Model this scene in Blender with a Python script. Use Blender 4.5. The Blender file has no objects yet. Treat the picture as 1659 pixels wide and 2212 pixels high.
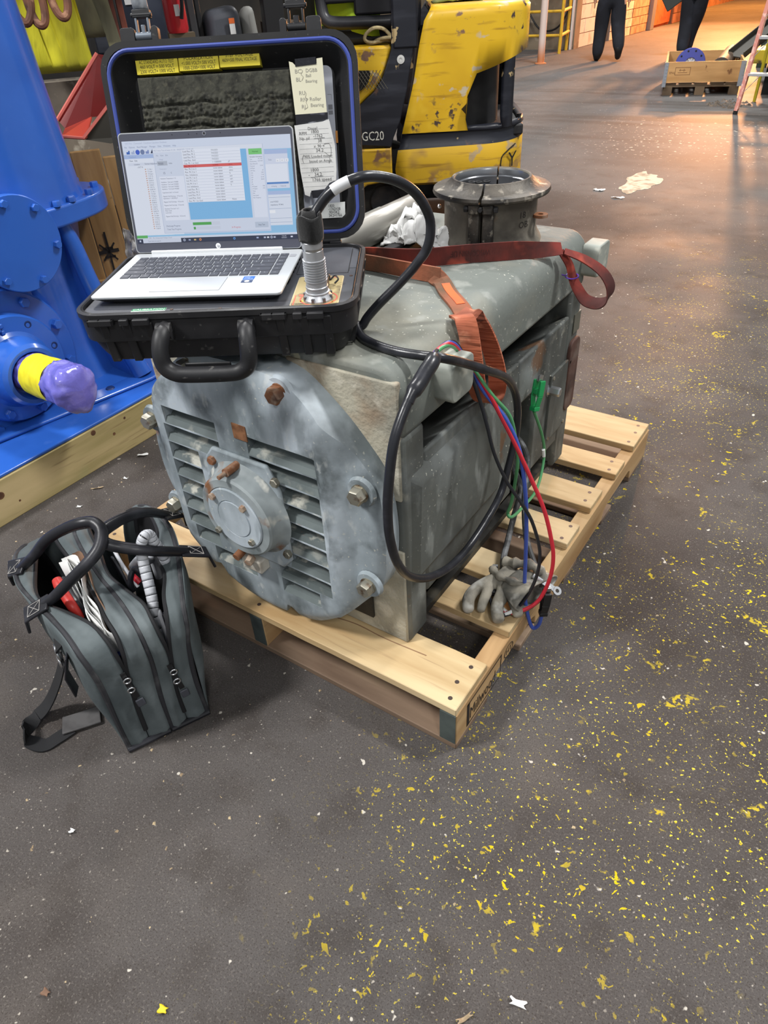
import bpy, bmesh, math, random
from math import sin, cos, pi, radians, sqrt, atan2
from mathutils import Vector, Matrix, Quaternion
SC = bpy.context.scene
COL = SC.collection
random.seed(7)
V = Vector

# ------------------------------------------------------------------ camera
cam_d = bpy.data.cameras.new('camera')
cam = bpy.data.objects.new('camera', cam_d)
COL.objects.link(cam)
SC.camera = cam
F_PX, YAW, PIT, ROL = 1489.96, -0.6262, 0.6587, -0.0655
CAM = V((0.3807, -0.7210, 1.2460))
_f = V((cos(PIT) * sin(YAW), cos(PIT) * cos(YAW), -sin(PIT)))
_r0 = V((cos(YAW), -sin(YAW), 0))
_u0 = _r0.cross(_f)
_r = cos(ROL) * _r0 + sin(ROL) * _u0
_u = -sin(ROL) * _r0 + cos(ROL) * _u0
cam.matrix_world = Matrix(((_r.x, _u.x, -_f.x, CAM.x), (_r.y, _u.y, -_f.y, CAM.y), (_r.z, _u.z, -_f.z, CAM.z), (0, 0, 0, 1)))
cam_d.sensor_fit = 'HORIZONTAL'
cam_d.sensor_width = 36.0
cam_d.lens = 36.0 * F_PX / 1659.0
cam_d.clip_start = 0.02
cam_d.clip_end = 200

# ------------------------------------------------------------------ world, lights, exposure
W = bpy.data.worlds.new('hall_ambient')
SC.world = W
W.use_nodes = True
W.node_tree.nodes['Background'].inputs[0].default_value = (0.93, 0.97, 1.0, 1)
W.node_tree.nodes['Background'].inputs[1].default_value = 0.42
SC.view_settings.view_transform = 'Standard'
SC.view_settings.look = 'None'
SC.view_settings.gamma = 1
SC.view_settings.use_curve_mapping = False
SC.view_settings.exposure = 0.0


def area(name, loc, to, power, size, col, shape='RECTANGLE', sy=None, spread=None):
    d = bpy.data.lights.new(name, 'AREA')
    d.energy = power
    d.color = col
    d.shape = shape
    d.size = size
    if sy:
        d.size_y = sy
    if spread:
        d.spread = spread
    o = bpy.data.objects.new(name, d)
    COL.objects.link(o)
    o.location = loc
    o.rotation_euler = (V(to) - V(loc)).to_track_quat('-Z', 'Y').to_euler()
    return o


COOL = (1.0, 0.99, 0.975)
area('highbay_lamp', (-2.6, -2.6, 5.2), (-0.4, 0.3, 0.0), 330, 0.55, COOL, sy=1.1)
area('highbay_lamp', (2.2, 3.0, 6.0), (0.4, 3.0, 0.0), 380, 0.6, COOL, sy=1.4)
area('highbay_lamp', (-4.6, 3.2, 6.0), (-4.2, 3.2, 0.0), 330, 0.6, COOL, sy=1.4)
area('highbay_lamp', (-2.6, 9.6, 6.5), (-2.8, 9.6, 0.0), 520, 0.6, COOL, sy=1.4)
area('highbay_lamp', (3.4, -3.4, 5.6), (0.6, 0.4, 0.0), 120, 0.7, COOL, sy=1.4)
area('sodium_lamp', (-3.4, 19.5, 3.0), (-3.5, 11.0, 0.0), 1250, 0.35, (1.0, 0.43, 0.17))
area('sodium_lamp', (-4.6, 26.0, 5.5), (-4.6, 25.0, 0.0), 1700, 0.6, (1.0, 0.38, 0.06))


# ------------------------------------------------------------------ colour and material helpers
def lin(c):
    return tuple(((x / 255.0) / 12.92 if x / 255.0 <= 0.04045 else ((x / 255.0 + 0.055) / 1.055) ** 2.4) for x in c)


MATS = {}


def mat(name, col, rough=0.5, metal=0.0, layers=(), bump=(), rnd=False, coat=0.0, emit=None, spec=0.5,
        alpha=1.0, trans=0.0, ior=1.45, rgh_layers=(), sheen=0.0):
    """col and layer colours are sRGB 0-255.  layers: dict(c, s, lo, hi, st, d, k, o, dist, mask)"""
    if name in MATS:
        return MATS[name]
    m = bpy.data.materials.new(name)
    MATS[name] = m
    m.use_nodes = True
    nt = m.node_tree
    N, Lk = nt.nodes, nt.links
    b = N['Principled BSDF']
    b.inputs['Roughness'].default_value = rough
    b.inputs['Metallic'].default_value = metal
    b.inputs['Specular IOR Level'].default_value = spec
    b.inputs['Coat Weight'].default_value = coat
    b.inputs['Coat Roughness'].default_value = 0.15
    b.inputs['Alpha'].default_value = alpha
    b.inputs['Transmission Weight'].default_value = trans
    b.inputs['IOR'].default_value = ior
    if sheen:
        b.inputs['Sheen Weight'].default_value = sheen
    base = lin(col) + (1,)
    b.inputs['Base Color'].default_value = base
    if emit:
        b.inputs['Emission Color'].default_value = lin(emit[0]) + (1,)
        b.inputs['Emission Strength'].default_value = emit[1]
    if not layers and not bump and not rgh_layers:
        return m
    tc = N.new('ShaderNodeTexCoord')
    rn = None
    if rnd:
        oi = N.new('ShaderNodeObjectInfo')
        rn = N.new('ShaderNodeMath')
        rn.operation = 'MULTIPLY'
        Lk.new(oi.outputs['Random'], rn.inputs[0])
        rn.inputs[1].default_value = 40.0
    cnt = [0]

    def fac(s=5.0, lo=0.45, hi=0.6, st=(1, 1, 1), d=3.0, k='noise', dist=0.0, rot=None, off=None):
        cnt[0] += 1
        mp = N.new('ShaderNodeMapping')
        Lk.new(tc.outputs['Object'], mp.inputs[0])
        mp.inputs['Scale'].default_value = st
        if rot:
            mp.inputs['Rotation'].default_value = rot
        mp.inputs['Location'].default_value = off or (cnt[0] * 3.7, cnt[0] * 1.3, cnt[0] * 2.1)
        if k == 'noise':
            t = N.new('ShaderNodeTexNoise')
            t.noise_dimensions = '4D' if rnd else '3D'
            t.inputs['Scale'].default_value = s
            t.inputs['Detail'].default_value = d
            t.inputs['Distortion'].default_value = dist
            if rnd:
                Lk.new(rn.outputs[0], t.inputs['W'])
            out = t.outputs['Fac']
        elif k == 'vor':
            t = N.new('ShaderNodeTexVoronoi')
            t.inputs['Scale'].default_value = s
            out = t.outputs['Distance']
        elif k == 'lin':
            t = N.new('ShaderNodeVectorMath')
            t.operation = 'DOT_PRODUCT'
            Lk.new(tc.outputs['Object'], t.inputs[0])
            t.inputs[1].default_value = st
            mr = N.new('ShaderNodeMapRange')
            mr.interpolation_type = 'SMOOTHSTEP'
            mr.inputs['From Min'].default_value = lo
            mr.inputs['From Max'].default_value = hi
            Lk.new(t.outputs['Value'], mr.inputs['Value'])
            return mr.outputs[0], None
        elif k == 'wave':
            t = N.new('ShaderNodeTexWave')
            t.inputs['Scale'].default_value = s
            t.inputs['Distortion'].default_value = dist
            t.inputs['Detail'].default_value = d
            out = t.outputs['Fac']
        Lk.new(mp.outputs[0], t.inputs['Vector'])
        mr = N.new('ShaderNodeMapRange')
        mr.inputs['From Min'].default_value = lo
        mr.inputs['From Max'].default_value = hi
        Lk.new(out, mr.inputs['Value'])
        return mr.outputs[0], out

    cur = None
    for L in layers:
        L = dict(L)
        c = lin(L.pop('c')) + (1,)
        o = L.pop('o', 1.0)
        mask = L.pop('mask', None)
        f, _ = fac(**L)
        for mk in ([mask] if isinstance(mask, dict) else (mask or [])):
            f2, _ = fac(**mk)
            mu = N.new('ShaderNodeMath')
            mu.operation = 'MULTIPLY'
            Lk.new(f, mu.inputs[0])
            Lk.new(f2, mu.inputs[1])
            f = mu.outputs[0]
        if o != 1.0:
            mu = N.new('ShaderNodeMath')
            mu.operation = 'MULTIPLY'
            Lk.new(f, mu.inputs[0])
            mu.inputs[1].default_value = o
            f = mu.outputs[0]
        mx = N.new('ShaderNodeMix')
        mx.data_type = 'RGBA'
        Lk.new(f, mx.inputs['Factor'])
        if cur is None:
            mx.inputs[6].default_value = base
        else:
            Lk.new(cur, mx.inputs[6])
        mx.inputs[7].default_value = c
        cur = mx.outputs[2]
    if cur is not None:
        Lk.new(cur, b.inputs['Base Color'])
    rc = None
    for L in rgh_layers:
        L = dict(L)
        val = L.pop('r')
        f, _ = fac(**L)
        mx = N.new('ShaderNodeMix')
        Lk.new(f, mx.inputs['Factor'])
        if rc is None:
            mx.inputs[2].default_value = rough
        else:
            Lk.new(rc, mx.inputs[2])
        mx.inputs[3].default_value = val
        rc = mx.outputs[0]
    if rc is not None:
        Lk.new(rc, b.inputs['Roughness'])
    nrm = None
    for L in bump:
        L = dict(L)
        stg = L.pop('b', 0.3)
        dst = L.pop('h', 0.002)
        L.setdefault('lo', 0.0)
        L.setdefault('hi', 1.0)
        f, _ = fac(**L)
        bp = N.new('ShaderNodeBump')
        bp.inputs['Strength'].default_value = stg
        bp.inputs['Distance'].default_value = dst
        Lk.new(f, bp.inputs['Height'])
        if nrm is not None:
            Lk.new(nrm, bp.inputs['Normal'])
        nrm = bp.outputs[0]
    if nrm is not None:
        Lk.new(nrm, b.inputs['Normal'])
    return m


# ------------------------------------------------------------------ geometry helpers
def fr(o, x=(1, 0, 0), z=(0, 0, 1)):
    x = V(x).normalized()
    z = V(z)
    z = (z - x * z.dot(x)).normalized()
    y = z.cross(x)
    m = Matrix((x, y, z)).transposed().to_4x4()
    m.translation = V(o)
    return m


def cat(pts, n=8, closed=False):
    """Catmull-Rom resampling"""
    P = [V(p) for p in pts]
    out = []
    m = len(P)
    rng = m if closed else m - 1
    for i in range(rng):
        if closed:
            a, b, c, d = P[(i - 1) % m], P[i], P[(i + 1) % m], P[(i + 2) % m]
        else:
            b, c = P[i], P[i + 1]
            a = P[i - 1] if i > 0 else b + (b - c)
            d = P[i + 2] if i + 2 < m else c + (c - b)
        for k in range(n):
            t = k / n
            out.append(0.5 * ((2 * b) + (c - a) * t + (2 * a - 5 * b + 4 * c - d) * t * t + (3 * b - a - 3 * c + d) * t ** 3))
    if not closed:
        out.append(P[-1])
    return out


class MB:
    def __init__(s, M=None):
        s.v, s.f, s.m = [], [], []
        s.M = M or Matrix()
        s.mi = 0

    def add(s, verts, faces, M=None):
        k = len(s.v)
        T = s.M @ M if M is not None else s.M
        s.v += [T @ V(p) for p in verts]
        s.f += [tuple(i + k for i in f) for f in faces]
        s.m += [s.mi] * len(faces)
        return s

    def box(s, lo, hi, M=None, taper=None):
        x0, y0, z0 = lo
        x1, y1, z1 = hi
        vs = [(x0, y0, z0), (x1, y0, z0), (x1, y1, z0), (x0, y1, z0), (x0, y0, z1), (x1, y0, z1), (x1, y1, z1), (x0, y1, z1)]
        if taper:
            cx, cy = (x0 + x1) / 2, (y0 + y1) / 2
            vs = [(cx + (p[0] - cx) * (taper if p[2] == z0 else 1), cy + (p[1] - cy) * (taper if p[2] == z0 else 1), p[2]) for p in vs]
        return s.add(vs, [(3, 2, 1, 0), (4, 5, 6, 7), (0, 1, 5, 4), (1, 2, 6, 5), (2, 3, 7, 6), (3, 0, 4, 7)], M)

    def hexa(s, p):
        """8 points, bottom ring then top ring"""
        return s.add(p, [(3, 2, 1, 0), (4, 5, 6, 7), (0, 1, 5, 4), (1, 2, 6, 5), (2, 3, 7, 6), (3, 0, 4, 7)])

    def prism(s, out, h0, h1, M=None, cap=True):
        """2D outline (x,y) counter-clockwise, extruded h0..h1 along z"""
        n = len(out)
        vs = [(x, y, h0) for x, y in out] + [(x, y, h1) for x, y in out]
        fs = [(i, (i + 1) % n, n + (i + 1) % n, n + i) for i in range(n)]
        if cap:
            fs += [tuple(range(n - 1, -1, -1)), tuple(range(n, 2 * n))]
        return s.add(vs, fs, M)

    def lathe(s, prof, n=32, M=None, a0=0, a1=2 * pi, cap=False):
        """prof [(r, z)] about local z"""
        full = abs(a1 - a0 - 2 * pi) < 1e-6
        m = n if full else n + 1
        vs, fs = [], []
        for r, z in prof:
            for i in range(m):
                a = a0 + (a1 - a0) * i / n
                vs.append((r * cos(a), r * sin(a), z))
        for j in range(len(prof) - 1):
            for i in range(n):
                i2 = (i + 1) % m
                fs.append((j * m + i, j * m + i2, (j + 1) * m + i2, (j + 1) * m + i))
        if cap:
            fs.append(tuple(range(m - 1, -1, -1)))
            k = (len(prof) - 1) * m
            fs.append(tuple(range(k, k + m)))
        return s.add(vs, fs, M)

    def cyl(s, p0, p1, r0, r1=None, n=20, x=None):
        p0, p1 = V(p0), V(p1)
        r1 = r0 if r1 is None else r1
        d = p1 - p0
        L = d.length
        zz = d.normalized()
        xx = V(x) if x else (V((1, 0, 0)) if abs(zz.x) < 0.9 else V((0, 1, 0)))
        xx = (xx - zz * xx.dot(zz)).normalized()
        yy = zz.cross(xx)
        M = Matrix((xx, yy, zz)).transposed().to_4x4()
        M.translation = p0
        return s.lathe([(r0, 0), (r1, L)], n, M, cap=True)

    def tube(s, pts, r, n=10, cap=True, flat=None):
        P = [V(p) for p in pts]
        R = r if isinstance(r, (list, tuple)) else [r] * len(P)
        vs, fs = [], []
        t = (P[1] - P[0]).normalized()
        nx = V((0, 0, 1)) if abs(t.z) < 0.9 else V((1, 0, 0))
        nx = (nx - t * nx.dot(t)).normalized()
        for i, p in enumerate(P):
            if i == 0:
                t2 = (P[1] - P[0])
            elif i == len(P) - 1:
                t2 = (P[-1] - P[-2])
            else:
                t2 = (P[i + 1] - P[i - 1])
            t2 = t2.normalized() if t2.length > 1e-9 else t
            q = t.rotation_difference(t2)
            nx = q @ nx
            nx = (nx - t2 * nx.dot(t2)).normalized()
            t = t2
            ny = t.cross(nx)
            for k in range(n):
                a = 2 * pi * k / n
                vs.append(p + (nx * cos(a) + ny * sin(a)) * R[i])
        for i in range(len(P) - 1):
            for k in range(n):
                k2 = (k + 1) % n
                fs.append((i * n + k, i * n + k2, (i + 1) * n + k2, (i + 1) * n + k))
        if cap:
            fs.append(tuple(range(n - 1, -1, -1)))
            b = (len(P) - 1) * n
            fs.append(tuple(range(b, b + n)))
        return s.add(vs, fs)

    def strap(s, pts, wd, w, t):
        """flat band: pts centre line, wd width directions (vector or list), w width, t thickness"""
        P = [V(p) for p in pts]
        n = len(P)
        WD = [V(wd)] * n if not isinstance(wd, list) else [V(q) for q in wd]
        vs, fs = [], []
        for i, p in enumerate(P):
            tg = (P[min(i + 1, n - 1)] - P[max(i - 1, 0)]).normalized()
            wv = WD[i]
            wv = (wv - tg * wv.dot(tg)).normalized()
            nv = tg.cross(wv)
            ww = w[i] if isinstance(w, (list, tuple)) else w
            for a, b in ((-1, -1), (1, -1), (1, 1), (-1, 1)):
                vs.append(p + wv * (a * ww / 2) + nv * (b * t / 2))
        for i in range(n - 1):
            for k in range(4):
                k2 = (k + 1) % 4
                fs.append((i * 4 + k, i * 4 + k2, i * 4 + 4 + k2, i * 4 + 4 + k))
        fs.append((3, 2, 1, 0))
        b = (n - 1) * 4
        fs.append((b, b + 1, b + 2, b + 3))
        return s.add(vs, fs)

    def grid(s, fn, nu, nv, closeu=False):
        vs, fs = [], []
        for j in range(nv + 1):
            for i in range(nu + (0 if closeu else 1)):
                vs.append(fn(i / nu, j / nv))
        m = nu if closeu else nu + 1
        for j in range(nv):
            for i in range(nu):
                i2 = (i + 1) % m
                fs.append((j * m + i, j * m + i2, (j + 1) * m + i2, (j + 1) * m + i))
        return s.add(vs, fs)

    def ball(s, c, r, nu=16, nv=10, sc=(1, 1, 1)):
        c = V(c)
        return s.grid(lambda a, b: c + V((r * sc[0] * sin(pi * max(b, 1e-3)) * cos(2 * pi * a), r * sc[1] * sin(pi * max(b, 1e-3)) * sin(2 * pi * a), r * sc[2] * cos(pi * b))), nu, nv, True)

    def hexbolt(s, p, d, r, h, ang=0.2, washer=0):
        p, d = V(p), V(d).normalized()
        M = fr((0, 0, 0), d.orthogonal(), d)
        M.translation = p
        if washer:
            s.lathe([(washer, 0), (washer, 0.002), (0.0005, 0.002)], 16, M)
        R = Matrix.Rotation(ang, 4, 'Z')
        return s.lathe([(r, 0), (r, h * 0.85), (r * 0.86, h), (0.0003, h)], 6, M @ R)

    def text(s, txt, size, M, align='LEFT', sx=1.0, ext=0.0):
        k = (txt, align)
        if k not in TXT:
            cu = bpy.data.curves.new('t', 'FONT')
            cu.body = txt
            cu.align_x = align
            cu.size = 1.0
            cu.resolution_u = 2
            ob = bpy.data.objects.new('t', cu)
            me = ob.to_mesh()
            TXT[k] = ([v.co.copy() for v in me.vertices], [tuple(p.vertices) for p in me.polygons])
            ob.to_mesh_clear()
            bpy.data.objects.remove(ob)
            bpy.data.curves.remove(cu)
        vs, fs = TXT[k]
        return s.add([(v.x * size * sx, v.y * size, ext) for v in vs], fs, M)

    def obj(s, name, mats, parent=None, smooth=True, bevel=0.0, seg=2, sub=0, ang=35, solid=0.0, label=None, kind=None, weld=False, sharp=True):
        me = bpy.data.meshes.new(name)
        Mi = parent.matrix_world.inverted() if parent is not None else None
        o = bpy.data.objects.new(name, me)
        vs = s.v
        if parent is not None:
            ch = []
            q = parent
            T = Matrix()
            while q is not None:
                T = q.matrix_basis @ T
                q = q.parent
            Ti = T.inverted()
            vs = [Ti @ p for p in vs]
        me.from_pydata([tuple(p) for p in vs], [], s.f)
        if isinstance(mats, (list, tuple)):
            for q in mats:
                me.materials.append(q)
            me.polygons.foreach_set('material_index', s.m)
        else:
            me.materials.append(mats)
        if weld:
            bm = bmesh.new()
            bm.from_mesh(me)
            bmesh.ops.remove_doubles(bm, verts=bm.verts, dist=1e-5)
            bmesh.ops.recalc_face_normals(bm, faces=bm.faces)
            bm.to_mesh(me)
            bm.free()
        me.update()
        if smooth:
            me.polygons.foreach_set('use_smooth', [True] * len(me.polygons))
            if sharp:
                me.set_sharp_from_angle(angle=radians(ang))
        COL.objects.link(o)
        if parent is not None:
            o.parent = parent
        if solid:
            md = o.modifiers.new('thickness', 'SOLIDIFY')
            md.thickness = solid
            md.offset = 0
        if bevel:
            md = o.modifiers.new('bevel', 'BEVEL')
            md.width = bevel
            md.segments = seg
            md.limit_method = 'ANGLE'
            md.angle_limit = radians(40)
            md.harden_normals = False
        if sub:
            md = o.modifiers.new('subdivision', 'SUBSURF')
            md.levels = sub
            md.render_levels = sub
        if label:
            o['label'] = label
        if kind:
            o['kind'] = kind
        return o


TXT = {}


def thing(name, label, category, loc, rz=0.0, group=None):
    o = bpy.data.objects.new(name, None)
    COL.objects.link(o)
    o.location = loc
    o.rotation_euler = (0, 0, rz)
    o.empty_display_size = 0.05
    o['label'] = label
    o['category'] = category
    if group:
        o['group'] = group
    bpy.context.view_layer.update() if False else None
    o.matrix_basis = Matrix.LocRotScale(V(loc), Quaternion((0, 0, 1), rz), None)
    return o


def tag(o, label, category, group=None):
    o['label'] = label
    o['category'] = category
    if group:
        o['group'] = group
    return o


def boolean_cut(o, cutters):
    """subtract closed MB cutters from mesh object o, result baked into its mesh"""
    tmp = []
    for c in cutters:
        q = c.obj('cut', MATS_ANY, None, smooth=False)
        tmp.append(q)
        md = o.modifiers.new('c', 'BOOLEAN')
        md.operation = 'DIFFERENCE'
        md.object = q
        md.solver = 'EXACT'
    bpy.context.view_layer.update()
    dg = bpy.context.evaluated_depsgraph_get()
    me = bpy.data.meshes.new_from_object(o.evaluated_get(dg), depsgraph=dg)
    o.modifiers.clear()
    o.data = me
    for q in tmp:
        bpy.data.objects.remove(q)
    return o


def bake(o):
    bpy.context.view_layer.update()
    dg = bpy.context.evaluated_depsgraph_get()
    me = bpy.data.meshes.new_from_object(o.evaluated_get(dg), depsgraph=dg)
    o.modifiers.clear()
    o.data = me
    return o


def noise3(p, s=1.0):
    from mathutils import noise
    return noise.noise(V(p) * s)


def rrect(x0, y0, x1, y1, r, n=6):
    out = []
    for cx, cy, a in ((x1 - r, y0 + r, -pi / 2), (x1 - r, y1 - r, 0), (x0 + r, y1 - r, pi / 2), (x0 + r, y0 + r, pi)):
        for i in range(n + 1):
            t = a + pi / 2 * i / n
            out.append((cx + r * cos(t), cy + r * sin(t)))
    return out


# ------------------------------------------------------------------ shared materials
MATS_ANY = mat('plain_grey', (128, 128, 128))
WOODL = [dict(c=(172, 140, 96), s=2.2, st=(1.2, 9, 9), lo=.35, hi=.7, d=5, dist=.6), dict(c=(226, 204, 164), s=1.5, st=(.8, 5, 5), lo=.5, hi=.75, d=3),
         dict(c=(120, 92, 66), s=7, st=(.7, 14, 14), lo=.60, hi=.72, o=.45), dict(c=(96, 86, 78), s=9, st=(1, 1.5, 1.5), lo=.64, hi=.75, o=.4)]
m_wood_x = mat('pine_board_new', (204, 180, 138), .62, layers=WOODL, bump=[dict(s=6, st=(1, 20, 20), b=.25, h=.001)], rnd=True)
m_wood_y = mat('pine_stringer', (190, 156, 112), .65, layers=[dict(c=(158, 122, 80), s=2.2, st=(9, 1.2, 9), lo=.35, hi=.7, d=5, dist=.6), dict(c=(208, 178, 132), s=1.5, st=(5, .8, 5), lo=.5, hi=.75), dict(c=(96, 76, 58), s=8, st=(14, .7, 14), lo=.62, hi=.74, o=.5)],
               bump=[dict(s=6, st=(20, 1, 20), b=.25, h=.001)], rnd=True)
m_wood_old = mat('weathered_board', (142, 120, 100), .75, layers=[dict(c=(104, 84, 68), s=2.5, st=(1.2, 9, 9), lo=.35, hi=.68, d=5), dict(c=(172, 150, 122), s=2, st=(.8, 6, 6), lo=.55, hi=.75), dict(c=(52, 42, 38), s=3, lo=.6, hi=.75, o=.7)], bump=[dict(s=6, st=(1, 20, 20), b=.3, h=.001)], rnd=True)
m_nail = mat('nail_head', (92, 78, 72), .5, .6)
m_black = mat('black_plastic', (30, 30, 32), .42, layers=[dict(c=(52, 52, 54), s=14, lo=.5, hi=.75, o=.5), dict(c=(84, 84, 84), s=40, lo=.64, hi=.72, o=.35)], bump=[dict(s=250, b=.12, h=.0006)])
m_rubber = mat('black_rubber', (24, 24, 26), .5)
m_steel = mat('bright_steel', (200, 202, 205), .28, 1.0)
m_zinc = mat('zinc_bolt', (168, 164, 150), .45, .8, layers=[dict(c=(110, 84, 62), s=60, lo=.55, hi=.7)])
m_dark = mat('deep_black', (10, 10, 11), .8)
m_iron = mat('dark_cast_iron', (44, 44, 46), .6, .3, layers=[dict(c=(72, 66, 62), s=8, lo=.5, hi=.7)])


# ================================================================== SETTING
def structure(o):
    o['kind'] = 'structure'
    return o


band = [dict(k='lin', st=(1, .10, 0), lo=-.30, hi=.12), dict(k='lin', st=(-.06, -1, 0), lo=-3.9, hi=-2.4)]
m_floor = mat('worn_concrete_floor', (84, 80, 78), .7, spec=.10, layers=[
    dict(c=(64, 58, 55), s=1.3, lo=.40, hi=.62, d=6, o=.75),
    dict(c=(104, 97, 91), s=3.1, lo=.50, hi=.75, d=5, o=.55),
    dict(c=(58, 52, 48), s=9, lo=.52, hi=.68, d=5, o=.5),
    dict(c=(128, 132, 134), s=.8, lo=.0, hi=1, o=.55, mask=dict(k='lin', st=(0, 1, 0), lo=2.6, hi=6.0)),  # far floor lightened to grey: brightness and haze put into the colour
    dict(c=(62, 56, 52), s=1.2, st=(.25, 2.6, 1), lo=.50, hi=.62, d=4, o=.55, rot=(0, 0, .15), mask=[dict(k='lin', st=(.1, 1, 0), lo=4.6, hi=6.2), dict(k='lin', st=(-.1, -1, 0), lo=-10.5, hi=-8.5)]),
    dict(c=(112, 106, 100), s=260, lo=.56, hi=.66, d=3, o=.5),
    dict(c=(50, 44, 40), s=420, lo=.55, hi=.64, d=2, o=.55),
    dict(c=(54, 46, 42), s=220, lo=.62, hi=.72, d=2, o=.6),
    dict(c=(176, 168, 156), s=120, lo=.70, hi=.76, d=1, o=.8, mask=dict(s=5, lo=.4, hi=.6)),
    dict(c=(205, 198, 186), s=46, lo=.735, hi=.76, d=2, o=.8),
    dict(c=(206, 196, 178), s=24, lo=.645, hi=.70, d=2, mask=[dict(k='lin', st=(0, 1, 0), lo=5.3, hi=5.9), dict(k='lin', st=(0, -1, 0), lo=-7.4, hi=-6.9), dict(k='lin', st=(1, .2, 0), lo=-.9, hi=-.5)]),
    dict(c=(206, 180, 26), s=66, lo=.655, hi=.672, d=3.5, dist=.5, mask=band + [dict(s=4.2, lo=.42, hi=.58, d=3)]),
    dict(c=(222, 200, 66), s=130, lo=.655, hi=.675, d=2, o=.9, mask=band + [dict(s=3.4, lo=.40, hi=.60, d=3)]),
    dict(c=(196, 172, 40), s=12, lo=.67, hi=.71, d=6, dist=.5, o=.8, mask=band + [dict(s=90, lo=.49, hi=.53, d=2)]),
], rgh_layers=[dict(r=.56, s=1.6, lo=.42, hi=.66, d=4), dict(r=.28, s=30, lo=.0, hi=.01, mask=None) if False else dict(r=.62, k='lin', st=(0, 1, 0), lo=3, hi=6)],
    bump=[dict(s=160, b=.25, h=.0015, d=4), dict(s=22, b=.2, h=.002, d=3)])
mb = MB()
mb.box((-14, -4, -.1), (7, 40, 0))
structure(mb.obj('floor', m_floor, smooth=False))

# a paint spill and worn shiny slab in the far aisle
m_spill = mat('dried_cream_paint', (196, 180, 158), .8, spec=.1, layers=[dict(c=(150, 134, 116), s=14, lo=.5, hi=.65)])
mb = MB()
pts = []
for i in range(40):
    a = 2 * pi * i / 40
    rr = 1 + .16 * sin(3 * a + 1) + .10 * sin(7 * a) + .06 * sin(13 * a + 2)
    pts.append((-1.09 + .115 * cos(a) * rr - .02 * sin(a), 4.68 + .30 * sin(a) * rr))
mb.prism(pts, 0, .0018)
tag(mb.obj('paint_spill', m_spill, smooth=False), 'cream patch of dried spilled paint on the grey floor behind the motor', 'paint spill')

# ---- far walls and the corridor with the orange lamps
m_block = mat('painted_block', (214, 206, 198), .7, layers=[dict(c=(176, 164, 152), s=4, lo=.5, hi=.7), dict(c=(120, 108, 98), s=14, lo=.64, hi=.74)], rnd=True)
m_block2 = mat('grey_plaster', (128, 116, 98), .85, layers=[dict(c=(96, 86, 72), s=3, lo=.45, hi=.7), dict(c=(160, 150, 136), s=6, lo=.62, hi=.75)])
m_brick = mat('painted_brick', (206, 186, 168), .8, layers=[dict(c=(160, 138, 118), s=7, lo=.5, hi=.7), dict(c=(70, 58, 48), s=5, lo=.68, hi=.74)], rnd=True)
m_brick_o = mat('bare_brick', (190, 140, 104), .85, layers=[dict(c=(150, 104, 72), s=6, lo=.45, hi=.7), dict(c=(64, 48, 38), s=5, lo=.68, hi=.74)], rnd=True)
m_mortar = mat('mortar', (112, 100, 90), .9)
m_rust_w = mat('faded_orange_board', (186, 104, 56), .7, layers=[dict(c=(150, 78, 40), s=6, lo=.5, hi=.7)])
m_post = mat('grey_steel_post', (126, 124, 122), .5, .3)
m_pipe_w = mat('pinkish_white_pole', (206, 186, 176), .6, layers=[dict(c=(190, 120, 78), k='lin', st=(0, 0, -1), lo=-.35, hi=-.05)])


def wall_with_pieces(name, lo, hi, axis, facing, rows, length, thick, m_base, m_piece, piece, gap=.012):
    """wall body with proud bricks or blocks on one face; axis 0: runs along x, 1: runs along y"""
    mb = MB()
    mb.box(lo, hi)
    w = structure(mb.obj(name, m_base, smooth=False))
    z = lo[2]
    h = rows
    r = 0
    while z + h <= hi[2] + 1e-6:
        s = lo[axis] - (length / 2 if r % 2 else 0)
        while s < hi[axis] - .02:
            a, b = max(s, lo[axis]) + gap / 2, min(s + length, hi[axis]) - gap / 2
            if b - a > .03:
                q = MB()
                j = random.uniform(0, .006)
                if axis == 1:
                    x = hi[0] if facing > 0 else lo[0]
                    q.box((min(x, x + facing * (thick + j)), a, z + gap / 2), (max(x, x + facing * (thick + j)), b, z + h - gap / 2))
                else:
                    y = lo[1] if facing < 0 else hi[1]
                    q.box((a, min(y, y + facing * (thick + j)), z + gap / 2), (b, max(y, y + facing * (thick + j)), z + h - gap / 2))
                q.obj(piece, m_piece, w, smooth=False)
            s += length
        z += h
        r += 1
    return w


mb = MB()
mb.box((-12, 14.05, 0), (-5.27, 14.3, 4.5))
structure(mb.obj('wall_back', m_block2, smooth=False))
wall_with_pieces('wall_left', (-5.9, 14.31, 0), (-5.29, 15.55, 1.54), 1, 1, .22, .5, .012, m_mortar, m_block, 'block')
mb = MB()
mb.box((-5.75, 15.55, .0), (-5.3, 15.70, 2.4))
structure(mb.obj('trim_2', m_rust_w, smooth=False, bevel=.01))
wall_with_pieces('wall_left', (-5.6, 15.70, 0), (-5.18, 17.0, 1.35), 1, 1, .15, .42, .012, m_mortar, m_brick, 'brick')
wall_with_pieces('wall_left', (-5.6, 17.0, 0), (-5.18, 18.1, 1.35), 1, 1, .15, .36, .014, m_mortar, m_brick_o, 'brick')
mb = MB()
mb.box((-5.3, 18.1, 0), (-5.08, 18.35, 3.2))
structure(mb.obj('trim_3', m_post, smooth=False, bevel=.01))
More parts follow.
